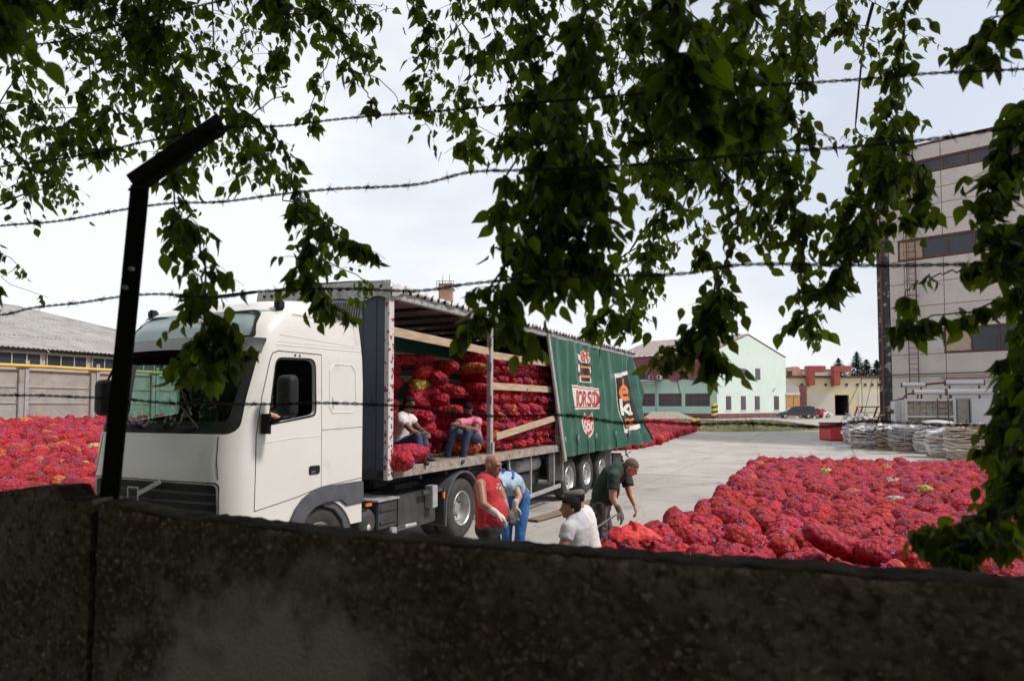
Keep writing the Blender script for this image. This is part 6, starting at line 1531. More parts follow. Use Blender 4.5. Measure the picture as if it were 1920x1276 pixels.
decal(bald, [[(929, 911), (931, 917), (934, 911), (936, 918), (939, 912)], [(931, 908), (935, 907)], [(937, 914), (939, 920), (941, 914)], [(931, 926), (941, 929)], [(933, 930), (942, 933)]], .006, M['pwhite'], 'shirt_print')
# man in blue overalls, bent double
pe = A_(966, 928, 9.0)
def straps(root, J, spine, fr, T):
    for q in (-1, 1):
        P = []
        for t in vals(.05, .95, 9):
            s_, f_, u_, Mx = fr(spine(min(1, t+.1))-spine(max(0, t-.1)), J['shR']-J['shL']); P.append(spine(t)-f_*(.128)+s_*q*.07)
        MB().tube(P, .017, 6).build('strap', M['bluework'], root, smooth=True)
    m = MB(); s_, f_, u_, Mx = fr(spine(.3)-spine(0), J['hipR']-J['hipL']); m.ell(spine(.12), (.17, .15, .16), 16, 10, M=Mx); remesh(m, 'overall_bib', M['bluework'], root, .013, .006)
person('stooping man in pale blue shirt and bright blue overalls behind the bald man', dict(
    pelvis=pe, mid=A_(960, 893, 8.8), neck=A_(941, 905, 8.45), shL=A_(962, 904, 8.62), shR=A_(936, 903, 8.35), elL=A_(973, 930, 8.5), wrL=A_(966, 948, 8.4), elR=A_(940, 932, 8.25), wrR=A_(944, 952, 8.2),
    hipL=pe+Vector((.11, .0, -.04)), hipR=pe+Vector((-.09, .06, -.04)), knL=pe+Vector((.06, -.06, -.5)), knR=pe+Vector((-.11, -.02, -.5)), anL=gnd(pe.x+.04, pe.y), anR=gnd(pe.x-.12, pe.y+.04), head=A_(929, 915, 8.25)),
    M['skin'], M['paleblue'], M['bluework'], (-.45, -.55, -.7), hup=(-.5, -.6, .6), glove=(M['glovedark'], M['glove']), hair='short', extra=straps, handdir={'L': (-.1, -.1, -1), 'R': (0, 0, -1)}, hs=1.1)
# two men sitting low behind the wall
pe = A_(1080, 1052, 7.4)
person('dark-haired man in a light grey T-shirt sitting low, facing left', dict(
    pelvis=pe, neck=A_(1083, 967, 7.4), shL=A_(1066, 990, 7.18), shR=A_(1092, 982, 7.62), elL=A_(1052, 1036, 7.1), wrL=A_(1026, 1050, 7.15), elR=A_(1072, 1032, 7.7), wrR=A_(1040, 1044, 7.6),
    hipL=pe+Vector((-.03, -.11, -.02)), hipR=pe+Vector((-.03, .11, -.02)), knL=pe+Vector((-.42, -.14, .0)), knR=pe+Vector((-.42, .14, .0)), anL=gnd(pe.x-.4, pe.y-.12), anR=gnd(pe.x-.4, pe.y+.14), head=A_(1069, 951, 7.38)),
    M['skintan'], M['greyshirt'], M['denim'], (-1, -.12, -.02), g=1.05, hair='short')
s_ = tag(sack_obj(Matrix.Translation((pe.x, pe.y, 0)) @ Matrix.Diagonal((1.3, 1.3, .9, 1)), HI[0][0], 'upright red sack under the man in the grey T-shirt', None))
pe = A_(1108, 1045, 7.95)
person('man in a tweed flat cap and white T-shirt behind the dark-haired man', dict(
    pelvis=pe, neck=A_(1092, 956, 7.9), shL=A_(1092, 976, 7.72), shR=A_(1104, 966, 8.15), elL=A_(1075, 1020, 7.65), wrL=A_(1050, 1035, 7.75), elR=A_(1090, 1020, 8.2), wrR=A_(1062, 1030, 8.1),
    hipL=pe+Vector((-.03, -.11, -.02)), hipR=pe+Vector((-.03, .11, -.02)), knL=pe+Vector((-.42, -.12, .0)), knR=pe+Vector((-.42, .16, .0)), anL=gnd(pe.x-.4, pe.y-.12), anR=gnd(pe.x-.4, pe.y+.14), head=A_(1077, 934, 7.85)),
    M['skintan'], M['whiteshirt'], M['denim'], (-1, -.05, -.10), g=1.05, hair='short', capm=M['cap'])
sack_obj(Matrix.Translation((pe.x, pe.y, 0)) @ Matrix.Diagonal((1.3, 1.3, .9, 1)), HI[2][1], 'upright red sack under the man in the flat cap', None)
# man in the dark polo shirt, stooping to a sack
pe = A_(1127, 942, 9.4)
person('stooping man in a dark green polo shirt and plaid shorts reaching down to the sacks', dict(
    pelvis=pe, mid=A_(1133, 890, 9.35), neck=A_(1167, 880, 9.22), shR=A_(1150, 892, 9.02), shL=A_(1172, 888, 9.45), elR=A_(1149, 932, 9.0), wrR=A_(1161, 957, 8.95), elL=A_(1182, 926, 9.35), wrL=A_(1190, 946, 9.25),
    hipR=pe+Vector((-.02, -.11, -.04)), hipL=pe+Vector((.02, .11, -.04)), knR=pe+Vector((-.03, -.13, -.46)), knL=pe+Vector((.10, .13, -.45)), anR=gnd(pe.x-.05, pe.y-.14), anL=gnd(pe.x+.08, pe.y+.14), head=A_(1183, 876, 9.18)),
    M['skin'], M['greenpolo'], M['plaid'], (.72, -.30, -.62), hup=(.5, -.2, .8), g=1.15, belly=.03, sleeve=.62, pleg='knee', hair='crop', hairmat=M['hairbrown'], glove=(M['glovedark'], None), handdir={'R': (.4, 0, -.9), 'L': (.2, -.1, -.95)}, hs=1.1)
tl_ = MB(); tl_.tube([A_(1120, 988, 8.9), A_(1157, 963, 8.9)], .012, 6); tl_.build('hook', M['galv']); tag(bpy.data.objects['hook'], 'thin steel hook held by the stooping man in the green polo', 'hook')
# men sitting in the trailer
pe = A_(748, 832, 11.27)
person('man in a white T-shirt with red trim sitting on sacks by the corner post', dict(
    pelvis=pe, neck=A_(758, 776, 11.22), shR=A_(753, 787, 11.04), shL=A_(769, 784, 11.40), elR=A_(772, 807, 10.94), wrR=A_(787, 812, 11.07), elL=A_(785, 802, 11.47), wrL=A_(797, 810, 11.27),
    hipR=pe+Vector((.03, -.1, 0)), hipL=pe+Vector((.05, .1, 0)), knR=A_(784, 818, 11.04), knL=A_(792, 812, 11.40), anR=A_(787, 861, 11.00), anL=A_(800, 857, 11.42), head=A_(768, 757, 11.20)),
    M['skindark'], M['whiteshirt'], M['denim'], (.8, -.58, -.12), hair='short', handdir={'R': (.8, .1, .1), 'L': (.5, -.6, -.3)})
pe = A_(889, 824, 12.83)
person('man in a pink and white T-shirt sitting with arms folded on his knees', dict(
    pelvis=pe, neck=A_(883, 784, 12.70), shR=A_(868, 791, 12.53), shL=A_(896, 789, 12.70), elR=A_(848, 797, 12.23), wrR=A_(872, 802, 12.06), elL=A_(892, 806, 12.33), wrL=A_(868, 797, 12.10),
    hipR=pe+Vector((-.10, -.04, 0)), hipL=pe+Vector((.08, .02, 0)), knR=A_(850, 806, 12.16), knL=A_(876, 808, 12.20), anR=A_(838, 856, 12.23), anL=A_(868, 857, 12.23), head=A_(878, 767, 12.58), toeR=A_(826, 862, 12.08), toeL=A_(866, 866, 12.00)),
    M['skindark'], M['pinkshirt'], M['denim'], (.25, -.8, -.5), hair='short', handdir={'R': (.9, -.1, -.1), 'L': (-.9, -.2, 0)})
# driver
W_ = lambda u, v, z: tw(u, v, z)
person('driver in a dark shirt inside the truck cab, forearm behind the mirror', dict(
    pelvis=W_(-1.85, .62, 1.72), neck=W_(-1.84, .62, 2.24), shR=W_(-1.86, .44, 2.18)*0+W_(-1.86, .82, 2.18), shL=W_(-1.86, .42, 2.18), elL=W_(-2.08, .22, 2.16), wrL=W_(-2.30, .30, 2.24), elR=W_(-2.05, .9, 2.0), wrR=W_(-2.26, .75, 2.1),
    hipR=W_(-1.9, .72, 1.70), hipL=W_(-1.9, .52, 1.70), knR=W_(-2.3, .75, 1.72), knL=W_(-2.3, .5, 1.72), anR=W_(-2.4, .75, 1.3), anL=W_(-2.4, .5, 1.3), head=W_(-1.88, .62, 2.43), toeR=W_(-2.55, .75, 1.25), toeL=W_(-2.55, .5, 1.25)),
    M['skin'], M['blackcloth'], M['denim'], (-TD.x, -TD.y, 0), hair='short')

# ================================================================ BOUNDARY WALL, POST AND WIRE IN FRONT OF THE CAMERA
M['wallc'] = mat('mossy_concrete', (.19, .135, .10), (.42, .345, .29), rough=1, scale=4, detail=13, c3=(.09, .060, .036), s3=38, lo3=.44, hi3=.70, bump=1, bscale=90, bdist=.010, spec=.1, lo=.42, hi=.68)
M['walltop_dark'] = mat('wall_top_darkened', (.020, .016, .011), (.075, .062, .05), rough=1, scale=14, detail=9, spec=.1, bump=1, bscale=80, bdist=.01)  # wall top coloured darker to offset the sky light falling on it
def wallmat(cx, cz):
    m = M['wallc']; n = m.node_tree.nodes; L = m.node_tree.links; b = n['Principled BSDF']
    t = n.new('ShaderNodeTexCoord'); col = b.inputs['Base Color'].links[0].from_socket
    def mix(fac, ca, cb, mode='MIX', f=None):
        x = n.new('ShaderNodeMix'); x.data_type = 'RGBA'; x.blend_type = mode
        if f is not None: x.inputs['Factor'].default_value = f
        else: L.new(fac, x.inputs['Factor'])
        if isinstance(ca, tuple): x.inputs['A'].default_value = ca
        else: L.new(ca, x.inputs['A'])
        if isinstance(cb, tuple): x.inputs['B'].default_value = cb
        else: L.new(cb, x.inputs['B'])
        return x.outputs['Result']
    def ramp(src, p0, p1, c0=(0, 0, 0, 1), c1=(1, 1, 1, 1)):
        q = n.new('ShaderNodeValToRGB'); q.color_ramp.elements[0].position = p0; q.color_ramp.elements[1].position = p1; q.color_ramp.elements[0].color = c0; q.color_ramp.elements[1].color = c1; L.new(src, q.inputs[0]); return q.outputs[0]
    # aggregate: stones of many tones showing through the weathered skin
    ns = n.new('ShaderNodeTexNoise'); ns.inputs['Scale'].default_value = 30; L.new(t.outputs['Object'], ns.inputs['Vector'])
    va = n.new('ShaderNodeVectorMath'); va.operation = 'MULTIPLY_ADD'; va.inputs[1].default_value = (.03, .03, .03); L.new(ns.outputs['Color'], va.inputs[0]); L.new(t.outputs['Object'], va.inputs[2])
    v1 = n.new('ShaderNodeTexVoronoi'); v1.inputs['Scale'].default_value = 62; v1.inputs['Randomness'].default_value = 1; L.new(va.outputs[0], v1.inputs['Vector'])
    s1 = n.new('ShaderNodeSeparateColor'); L.new(v1.outputs['Color'], s1.inputs[0])
    stone = ramp(s1.outputs[0], .0, 1.0, (.15, .09, .055, 1), (.58, .48, .40, 1)); edge = ramp(v1.outputs['Distance'], .25, .6, (.7, .7, .7, 1), (0, 0, 0, 1))
    rough_ = mix(edge, col, stone)
    sp_ = n.new('ShaderNodeMath'); sp_.operation = 'GREATER_THAN'; sp_.inputs[1].default_value = .93; L.new(s1.outputs[1], sp_.inputs[0])
    d3 = ramp(v1.outputs['Distance'], .18, .36, (.75, .75, .75, 1), (0, 0, 0, 1)); mu = n.new('ShaderNodeMath'); mu.operation = 'MULTIPLY'; L.new(sp_.outputs[0], mu.inputs[0]); L.new(d3, mu.inputs[1])
    rough_ = mix(mu.outputs[0], rough_, (.72, .64, .50, 1))
    # the smoother patch where the cement skin has survived
    mp_ = n.new('ShaderNodeMapping'); mp_.inputs['Location'].default_value = (-cx, 0, -cz); L.new(t.outputs['Object'], mp_.inputs[0])
    sc_ = n.new('ShaderNodeMapping'); sc_.inputs['Scale'].default_value = (1.9, 0, 2.7); L.new(mp_.outputs[0], sc_.inputs[0])
    ln = n.new('ShaderNodeVectorMath'); ln.operation = 'LENGTH'; L.new(sc_.outputs[0], ln.inputs[0])
    nb_ = n.new('ShaderNodeTexNoise'); nb_.inputs['Scale'].default_value = 9; nb_.inputs['Detail'].default_value = 8; L.new(t.outputs['Object'], nb_.inputs['Vector'])
    ad_ = n.new('ShaderNodeMath'); ad_.operation = 'MULTIPLY_ADD'; ad_.inputs[1].default_value = 1.6; L.new(nb_.outputs['Fac'], ad_.inputs[0]); L.new(ln.outputs['Value'], ad_.inputs[2])
    msk = ramp(ad_.outputs[0], 1.25, 1.75); n_ = n.new('ShaderNodeMapRange')
    inv = n.new('ShaderNodeMath'); inv.operation = 'DIVIDE'; inv.inputs[1].default_value = 3; L.new(ad_.outputs[0], inv.inputs[0]); msk = ramp(inv.outputs[0], .40, .55, (1, 1, 1, 1), (0, 0, 0, 1))
    fin = mix(msk, rough_, mix(None, col, (.80, .69, .61, 1), f=.8)); L.new(fin, b.inputs['Base Color'])
def wY(px): return 1280*.3/(251+.067*(px-1000))
W0 = Vector((-.5938*wY(200), wY(200), 0)); W1 = Vector((.75*wY(1920), wY(1920), 0)); WD = (W1-W0).normalized(); WN = Vector((-WD.y, WD.x, 0))
def wallpt(px, py, off=0.0):
    r = ray(px, py); o = W0+WN*off; t = o.dot(WN)/r.dot(WN); P = r*t+Vector((0, 0, EYE)); return (P-W0).dot(WD), P.z
tp = [(0, 921), (60, 914), (120, 907), (173, 903), (182, 926), (235, 930), (262, 934), (300, 944), (345, 950), (360, 957), (400, 960), (560, 976), (700, 992), (860, 1003), (1000, 1013), (1200, 1027), (1500, 1046), (1700, 1060), (1920, 1076)]
TPX = [wallpt(x, y, 0.0) for x, y in tp]; TX = [-6.5]+[a for a, b in TPX]+[6.5]; TZ = [1.93]+[b for a, b in TPX]+[2.0]
wallmat(*wallpt(500, 1290, -.1))
def topz(x): return float(np.interp(x, TX, TZ))+.005*mnoise.noise(Vector((x*34, 1, 0)))+.004*mnoise.noise(Vector((x*9, 5, 0)))
wall = thing('boundary_wall', 'dark rough concrete wall close in front of the camera', 'wall', W0, math.atan2(WD.y, WD.x))
xs_ = wallpt(176, 1100, -.095)[0]
def wpanel(x0, x1, dx, name='wall_panel', y0=-.10, dmx=.006):
    nx = int((x1-x0)/dx); V = []; F = []; zr = [0, .6, 1.0]+[1.0+.86*i/72 for i in range(1, 73)]; K = len(zr)+8
    for i in range(nx+1):
        x = x0+(x1-x0)*i/nx; zt = topz(x); col = []
        for k, z in enumerate(zr):
            zz = z if z <= 1.3 else 1.3+(zt-.03-1.3)*(z-1.3)/(1.86-1.3)
            d_ = dmx*.6*mnoise.noise(Vector((x*26, zz*26, 3)))+.004*mnoise.noise(Vector((x*6, zz*6, 8)))+.004*mnoise.noise(Vector((x*70, zz*70, 1)))
            col.append((x, y0-d_, zz))
        e = .006*mnoise.noise(Vector((x*40, 2, 2)))
        e2 = .012*mnoise.noise(Vector((x*55, 9, 2))); e3 = .010*mnoise.noise(Vector((x*33, 19, 2)))
        for yy, zz in ((y0+.002+e3*.3, zt-.006+e2*.3), (y0+.010+e3*.4, zt-.001+e2*.5), (y0+.045, zt+e3*.5), (y0+.07, zt-e+e2*.4), (-.008, zt-.001+e), (0, zt-.008), (.002, zt-.08), (.002, 0)): col.append((x, yy, zz))
        V += col
    for i in range(nx):
        for k in range(K-1): F.append((i*K+k, (i+1)*K+k, (i+1)*K+k+1, i*K+k+1))
    F.append(tuple(range(K))); F.append(tuple(range(nx*K, nx*K+K))[::-1])
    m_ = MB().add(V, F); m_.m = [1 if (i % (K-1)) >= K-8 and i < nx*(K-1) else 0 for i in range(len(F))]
    return m_.build(name, [M['wallc'], M['walltop_dark']], wall, smooth=50, fix=False)
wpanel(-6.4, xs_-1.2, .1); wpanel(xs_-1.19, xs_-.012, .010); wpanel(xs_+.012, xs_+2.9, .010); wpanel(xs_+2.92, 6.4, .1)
MB().box((xs_-.014, -.085, 0), (xs_+.014, -.02, topz(xs_)-.03)).build('wall_joint', M['seam'], wall)
# steel post with a cranked arm, in perspective just behind the wall face
M['postm'] = mat('painted_post', (.005, .004, .004), (.011, .009, .009), rough=.75, spec=.2, scale=9, c3=(.02, .010, .007), s3=18, lo3=.6, hi3=.7)
post = thing('fence_post', 'dark steel angle post with a cranked arm carrying the barbed wire', 'post')
pb, pt_, pa = at(204, 945, 1.90), at(262, 352, 1.93), at(424, 236, 2.20)
pb2 = pb+(pb-pt_).normalized()*.25
sdir = Vector((1, -.3, 0)).normalized(); ndir = Vector((.3, 1, 0)).normalized()
pm = MB(); pm.bar(pb2, pt_+(pt_-pb).normalized()*.01, .064, .007, up=(ndir.x, ndir.y, 0)); q_ = sdir*-.029+ndir*.03
pm.bar(pb2+q_, pt_+q_, .007, .06, up=(ndir.x, ndir.y, 0)); pm.build('upright', M['postm'], post, bevel=.001)
ad = (pa-pt_).normalized(); off_ = Vector((0, 0, 0))
am = MB(); am.bar(pt_-ad*.012, pa, .07, .007, up=ad.cross(sdir)); 
sd2 = ad.cross(Vector((0, 0, 1))).normalized()
am.bar(pt_-ad*.01+Vector((-.02, .01, .02)), pa+Vector((-.02, .01, .02)), .007, .055, up=(0, 0, 1)); am.build('arm', M['postm'], post, bevel=.001)
for px, py, Y in ((250, 505, 1.90), (238, 540, 1.90), (415, 252, 2.17)):
    c = at(px, py, Y); MB().lathe([(-.012, 0), (-.012, .006), (0, .007)], c-ndir*.003, 'y', 8).build('bolt', M['galv'], post)
wirem = M['wire'] = mat('rusty_wire', (.03, .022, .02), (.07, .05, .045), rough=.7, metal=.3, scale=30)
def spl(pts, n):
    P = [pts[0]]+pts+[pts[-1]]; out_ = []
    for i in range(1, len(P)-2):
        for k in range(n):
            t = k/n; a, b, c, d_ = P[i-1], P[i], P[i+1], P[i+2]
            out_.append(.5*((2*b)+(-a+c)*t+(2*a-5*b+4*c-d_)*t*t+(-a+3*b-3*c+d_)*t**3))
    out_.append(P[-2]); return out_
def wire(pts, dY, lab, seed):
    rs = random.Random(seed); W = [at(x, y, wY(min(max(x, -300), 2300))+dY) for x, y in pts]
    S = spl(W, 40); t = thing('barbed_wire', lab, 'barbed wire', (0, 0, 0)); L = 0; A_1 = []; A_2 = []; dist = 0; nb = .06
    for i, p in enumerate(S):
        if i: dist += (p-S[i-1]).length
        d_ = (S[min(i+1, len(S)-1)]-S[max(i-1, 0)]).normalized(); u_ = d_.orthogonal().normalized() if i == 0 else (u_-d_*u_.dot(d_)).normalized(); v_ = d_.cross(u_); a = dist*2*PI/.055
        o = (u_*math.cos(a)+v_*math.sin(a))*.0023; A_1.append(p+o); A_2.append(p-o)
        if dist > nb:
            nb += rs.uniform(.10, .15); m = MB(); cpts = [p+d_*(.0022*(k-5)/1.3)+(u_*math.cos(k*1.3)+v_*math.sin(k*1.3))*.0042 for k in range(11)]; m.tube(cpts, .0013, 5)
            for k in range(2):
                r_ = Vector((rs.uniform(-1, 1), rs.uniform(-1, 1), rs.uniform(-1, 1))); r_ = (r_-d_*r_.dot(d_)*.6).normalized(); q = p+d_*.005*(1 if k else -1); m.tube([q-r_*.017, q, q+r_*.017], [.0004, .0014, .0004], 5)
            m.build('barb', wirem, t)
    m = MB(); m.tube(A_1, .0019, 5, cap=False); m.build('strand', wirem, t, smooth=True, fix=False); m = MB(); m.tube(A_2, .0019, 5, cap=False); m.build('strand', wirem, t, smooth=True, fix=False)
wire([(-150, 118), (0, 90), (110, 78), (200, 52), (300, 28), (400, 5), (520, -22), (700, -60)], .40, 'highest barbed wire, only in the top left corner among leaves', 1)
wire([(-150, 345), (0, 313), (100, 300), (200, 282), (290, 262), (424, 240), (530, 236), (620, 225), (715, 216), (800, 210), (894, 202), (1000, 193), (1100, 185), (1260, 171), (1487, 157), (1600, 150), (1740, 138), (1920, 130), (2100, 118)], .32, 'barbed wire strung from the end of the cranked arm, second from the top', 2)
wire([(-150, 440), (0, 423), (110, 414), (230, 393), (320, 381), (416, 378), (526, 364), (629, 354), (780, 346), (880, 323), (980, 319), (1100, 314), (1230, 306), (1440, 286), (1600, 275), (1740, 262), (1850, 246), (2000, 225)], .08, 'barbed wire at the height of the post bend, third from the top', 3)
wire([(-150, 600), (0, 590), (60, 577), (150, 567), (225, 556), (300, 551), (410, 557), (500, 545), (640, 541), (780, 545), (870, 533), (940, 526), (1010, 520), (1130, 517), (1280, 513), (1380, 497), (1500, 495), (1640, 498), (1780, 496), (1900, 493), (2050, 490)], .04, 'barbed wire crossing over the cab roof, fourth from the top', 4)
wire([(-150, 735), (0, 740), (80, 741), (150, 744), (215, 746), (300, 754), (380, 757), (510, 757), (600, 755), (700, 758), (780, 763), (850, 775), (940, 780), (1060, 778), (1160, 792), (1220, 790), (1300, 795), (1400, 793), (1540, 800), (1620, 790), (1760, 796), (1900, 797), (2050, 790)], .02, 'lowest barbed wire crossing in front of cab and curtain, blurred at right', 5)

# ================================================================ TREES HANGING OVER THE WALL
def leafmat(name, c1, c2):
    m = bpy.data.materials.new(name); m.use_nodes = True; n = m.node_tree.nodes; L = m.node_tree.links; n.clear()
    o = n.new('ShaderNodeOutputMaterial'); d_ = n.new('ShaderNodeBsdfPrincipled'); d_.inputs['Roughness'].default_value = .45; d_.inputs['Specular IOR Level'].default_value = .18; t = n.new('ShaderNodeBsdfTranslucent'); x = n.new('ShaderNodeMixShader'); x.inputs[0].default_value = .55
    oi = n.new('ShaderNodeObjectInfo'); ge = n.new('ShaderNodeNewGeometry'); ad_ = n.new('ShaderNodeMath'); ad_.operation = 'ADD'; fr = n.new('ShaderNodeMath'); fr.operation = 'FRACT'
    L.new(oi.outputs['Random'], ad_.inputs[0]); L.new(ge.outputs['Random Per Island'], ad_.inputs[1]); L.new(ad_.outputs[0], fr.inputs[0])
    r_ = n.new('ShaderNodeValToRGB'); r_.color_ramp.elements[0].color = (*c1, 1); r_.color_ramp.elements[1].color = (*c2, 1); L.new(fr.outputs[0], r_.inputs[0])
    g_ = n.new('ShaderNodeMix'); g_.data_type = 'RGBA'; g_.blend_type = 'MULTIPLY'; g_.inputs['Factor'].default_value = 1; g_.inputs['B'].default_value = (2.0, 2.1, .7, 1)
    L.new(r_.outputs[0], d_.inputs['Base Color']); L.new(r_.outputs[0], g_.inputs['A']); L.new(g_.outputs['Result'], t.inputs[0]); L.new(d_.outputs[0], x.inputs[1]); L.new(t.outputs[0], x.inputs[2]); L.new(x.outputs[0], o.inputs[0])
    return m
M['leaf'] = leafmat('leaf', (.045, .068, .011), (.105, .145, .020))
def leafgeo(seed):
    rs = random.Random(seed); st = [(0, .0), (.10, .16), (.26, .27), (.46, .27), (.66, .18), (.83, .075), (1.0, 0)]; V = []; F = []
    dr = rs.uniform(.1, .35); fo = rs.uniform(.15, .45); tw_ = rs.uniform(-.3, .3)
    for t, w_ in st:
        z = -dr*t*t*.5; wv = .02*math.sin(t*9+seed); V += [(-w_, t, z+fo*w_+wv), (0, t, z), (w_, t, z+fo*w_-wv+tw_*w_*t)]
    for i in range(len(st)-1):
        a = i*3
        if i == 0: F += [(1, 4, 3), (1, 5, 4)]
        elif i == len(st)-2: F += [(a, a+1, a+4), (a+1, a+2, a+4)]
        else: F += [(a, a+1, a+4, a+3), (a+1, a+2, a+5, a+4)]
    return np.array(V, float), F
LG = [leafgeo(i) for i in range(6)]; LM = []
for V, F in LG: m = MB().add(V.tolist(), F); LM.append(m.mesh('leaf', M['leaf'], smooth=180, fix=False))
class Tree:
    def __init__(s, label, base, seed): s.t = thing('tree', label, 'tree', base, 0, None); s.base = Vector(base); s.rs = random.Random(seed); s.L = []; s.tips = []
    def leaf(s, p, d_, sz):
        rs = s.rs; d_ = d_.normalized(); r_ = Vector((rs.gauss(0, 1), rs.gauss(0, 1), rs.gauss(0, .5))); x_ = d_.cross(r_).normalized(); z_ = x_.cross(d_)
        s.L.append((p, Matrix(((x_.x, d_.x, z_.x), (x_.y, d_.y, z_.y), (x_.z, d_.z, z_.z))), sz*rs.uniform(.65, 1.2)))
    def spray(s, pts, wpx, n, size=.066, up=True):
        if up and pts[0][2] > 2.55: s.spray([(x+s.rs.uniform(-35, 35), y+s.rs.uniform(-25, 15), Y+s.rs.uniform(1.3, 2.4)) for x, y, Y in pts], wpx*.72, int(n*.55), size*.95, False)
        rs = s.rs; size *= .90; wpx *= 1.0; P = [at(*p) for p in pts]; S = spl(P, 8) if len(P) > 1 else P; m = MB()
        S = [p+Vector((mnoise.noise(p*2.2), mnoise.noise(p*2.2+Vector((5, 0, 0))), 0))*.13*p.y/2.5+Vector((rs.gauss(0, .006), rs.gauss(0, .006), rs.gauss(0, .004))) for p in S]
        k = len(S); m.tube(S, [.0032*(1-i/k)+.0011 for i in range(k)], 5)
        s.tips.append((S[0], m)); s.stems = getattr(s, 'stems', [])+[tuple(q) for q in S]; cnt = 0
        n = int(n*1.4)
        while cnt < n:
            t = rs.random()**.95; i = t*(k-1); a = S[int(i)].lerp(S[min(k-1, int(i)+1)], i-int(i)); w_ = wpx*a.y/1280
            L_ = w_*rs.uniform(.15, 1.0); ang = rs.uniform(0, 2*PI); d_ = Vector((math.cos(ang), math.sin(ang)*.9, rs.uniform(-.7, .25))).normalized()
            sg_ = 4; Q = [a]
            for j in range(sg_): Q.append(Q[-1]+d_*L_/sg_); d_ = (d_+Vector((rs.gauss(0, .15), rs.gauss(0, .15), -.20))).normalized()
            if L_ > .03: m.tube(Q, [.0016, .0014, .0012, .001, .0008], 3, cap=False)
            nl = rs.choice((2, 3, 4, 5))
            for j in range(nl):
                f = (j+1)/nl; q = Q[min(sg_, max(1, round(f*sg_)))]+Vector((rs.gauss(0, .008), rs.gauss(0, .008), rs.gauss(0, .008)))
                sd_ = Vector((rs.gauss(0, .55), rs.gauss(0, .55), -.85+rs.gauss(0, .35)))+d_*.35; s.leaf(q, sd_, size); cnt += 1
    def limb(s, pts, r0, r1):
        S = spl([Vector(p) for p in pts], 6); k = len(S); m = MB(); m.tube(S, [r0+(r1-r0)*i/(k-1) for i in range(k)], 8); m.build('limb', M['bark'], s.t, smooth=True, fix=False).matrix_parent_inverse = Matrix.Translation(-s.base)
    def bulk(s, c, r_, n, sz):
        rs = s.rs
        for _ in range(n):
            while True:
                v = Vector((rs.uniform(-1, 1), rs.uniform(-1, 1), rs.uniform(-1, 1)))
                if v.length < 1: break
            p = Vector((c[0]+v.x*r_[0], c[1]+v.y*r_[1], c[2]+v.z*r_[2])); q = inpx(p)
            if p.y > .12 and q and q[1] > -70 and -250 < q[0] < 2170: continue
            if p.length and (p-Vector((0, 0, EYE))).length < .7: continue
            s.leaf(p, Vector((rs.gauss(0, 1), rs.gauss(0, 1), rs.gauss(-.5, .7))), sz)
    def finish(s):
        # stems rise above the frame and join the limbs
        for p, m in s.tips:
            q_ = inpx(p); up_ = [q for q in s.stems if q[2] > p.z+.12 and (Vector(q)-p).length > .1]
            tgt = min(up_, key=lambda q: (Vector(q)-p).length) if q_ and q_[1] > 0 and up_ else min(s.nodes, key=lambda q: (Vector(q)-p).length); t = Vector(tgt); near_ = (t-p).length < .5; mid = (p+t)/2+Vector((0, 0, .02 if near_ else .15)); m.tube(spl([t, mid, p], 5), [.0035]*11 if near_ else [.012]*5+[.007]*5+[.0042], 5)
            m.build('branch', M['bark'], s.t, smooth=True, fix=False).matrix_parent_inverse = Matrix.Translation(-s.base)
        vis_ = []
        for i, (p, R_, z_) in enumerate(s.L):
            q = inpx(p)
            if q and 0 < q[0] < 1920 and 0 < q[1] < 1200: vis_.append((p.y/z_, i))
        vis_.sort(); H_ = set(i for _, i in vis_[:300]); VV = []; FF = []; off = 0
        for i, (p, R_, z_) in enumerate(s.L):
            g_ = i % 6
            if i in H_:
                o = bpy.data.objects.new('leaf', LM[g_]); link(o, s.t); o.matrix_world = Matrix.Translation(-s.base) @ (Matrix.Translation(p) @ R_.to_4x4() @ Matrix.Scale(z_, 4)); continue
            V, F = LG[g_]; W = (V*z_) @ np.array(R_).T + np.array(p-s.base); VV.append(W); FF += [tuple(a+off for a in f) for f in F]; off += len(V)
        me = bpy.data.meshes.new('foliage'); me.from_pydata(np.concatenate(VV).tolist(), [], FF); me.materials.append(M['leaf']); me.polygons.foreach_set('use_smooth', [True]*len(me.polygons)); me.update()
        tag(link(bpy.data.objects.new('foliage', me), s.t), kind='stuff')
def mk(s, base, h_, limbs, nodes):
    S = [Vector(base), Vector(base)+Vector((.05, .02, h_*.5)), Vector(base)+Vector((0, 0, h_))]; m = MB(); m.tube(spl(S, 5), [.13-.006*i for i in range(11)], 12); m.build('trunk', M['bark'], s.t, smooth=True, fix=False).matrix_parent_inverse = Matrix.Translation(-s.base)
    for L_ in limbs: s.limb([S[-1]]+L_, .07, .02)
    s.nodes = [tuple(p) for L_ in limbs for p in L_]+nodes
A = Tree('tree whose leafy twigs hang over the post and the cab at the left', (-2.6, -1.0, 0), 3)
mk(A, (-2.6, -1.0, 0), 3.6, [[(-2.5, .2, 4.3), (-2.3, 1.6, 4.7), (-2.2, 2.9, 4.9)], [(-1.9, .2, 4.3), (-1.2, 1.4, 4.6), (-.8, 2.4, 4.8)], [(-3.2, .5, 4.2), (-3.3, 1.8, 4.6)]], [])
S_ = A.spray
S_([(30, -60, 1.7), (45, 30, 1.7), (60, 95, 1.65)], 75, 75, .07)
S_([(60, -60, 3.2), (120, 60, 3.2), (250, 90, 3.1), (330, 60, 3)], 85, 210)
S_([(60, -40, 3.4), (70, 120, 3.4), (85, 260, 3.4), (100, 385, 3.4)], 70, 200)
S_([(180, -60, 3.3), (160, 130, 3.3), (150, 240, 3.2), (110, 350, 3.2)], 75, 170)
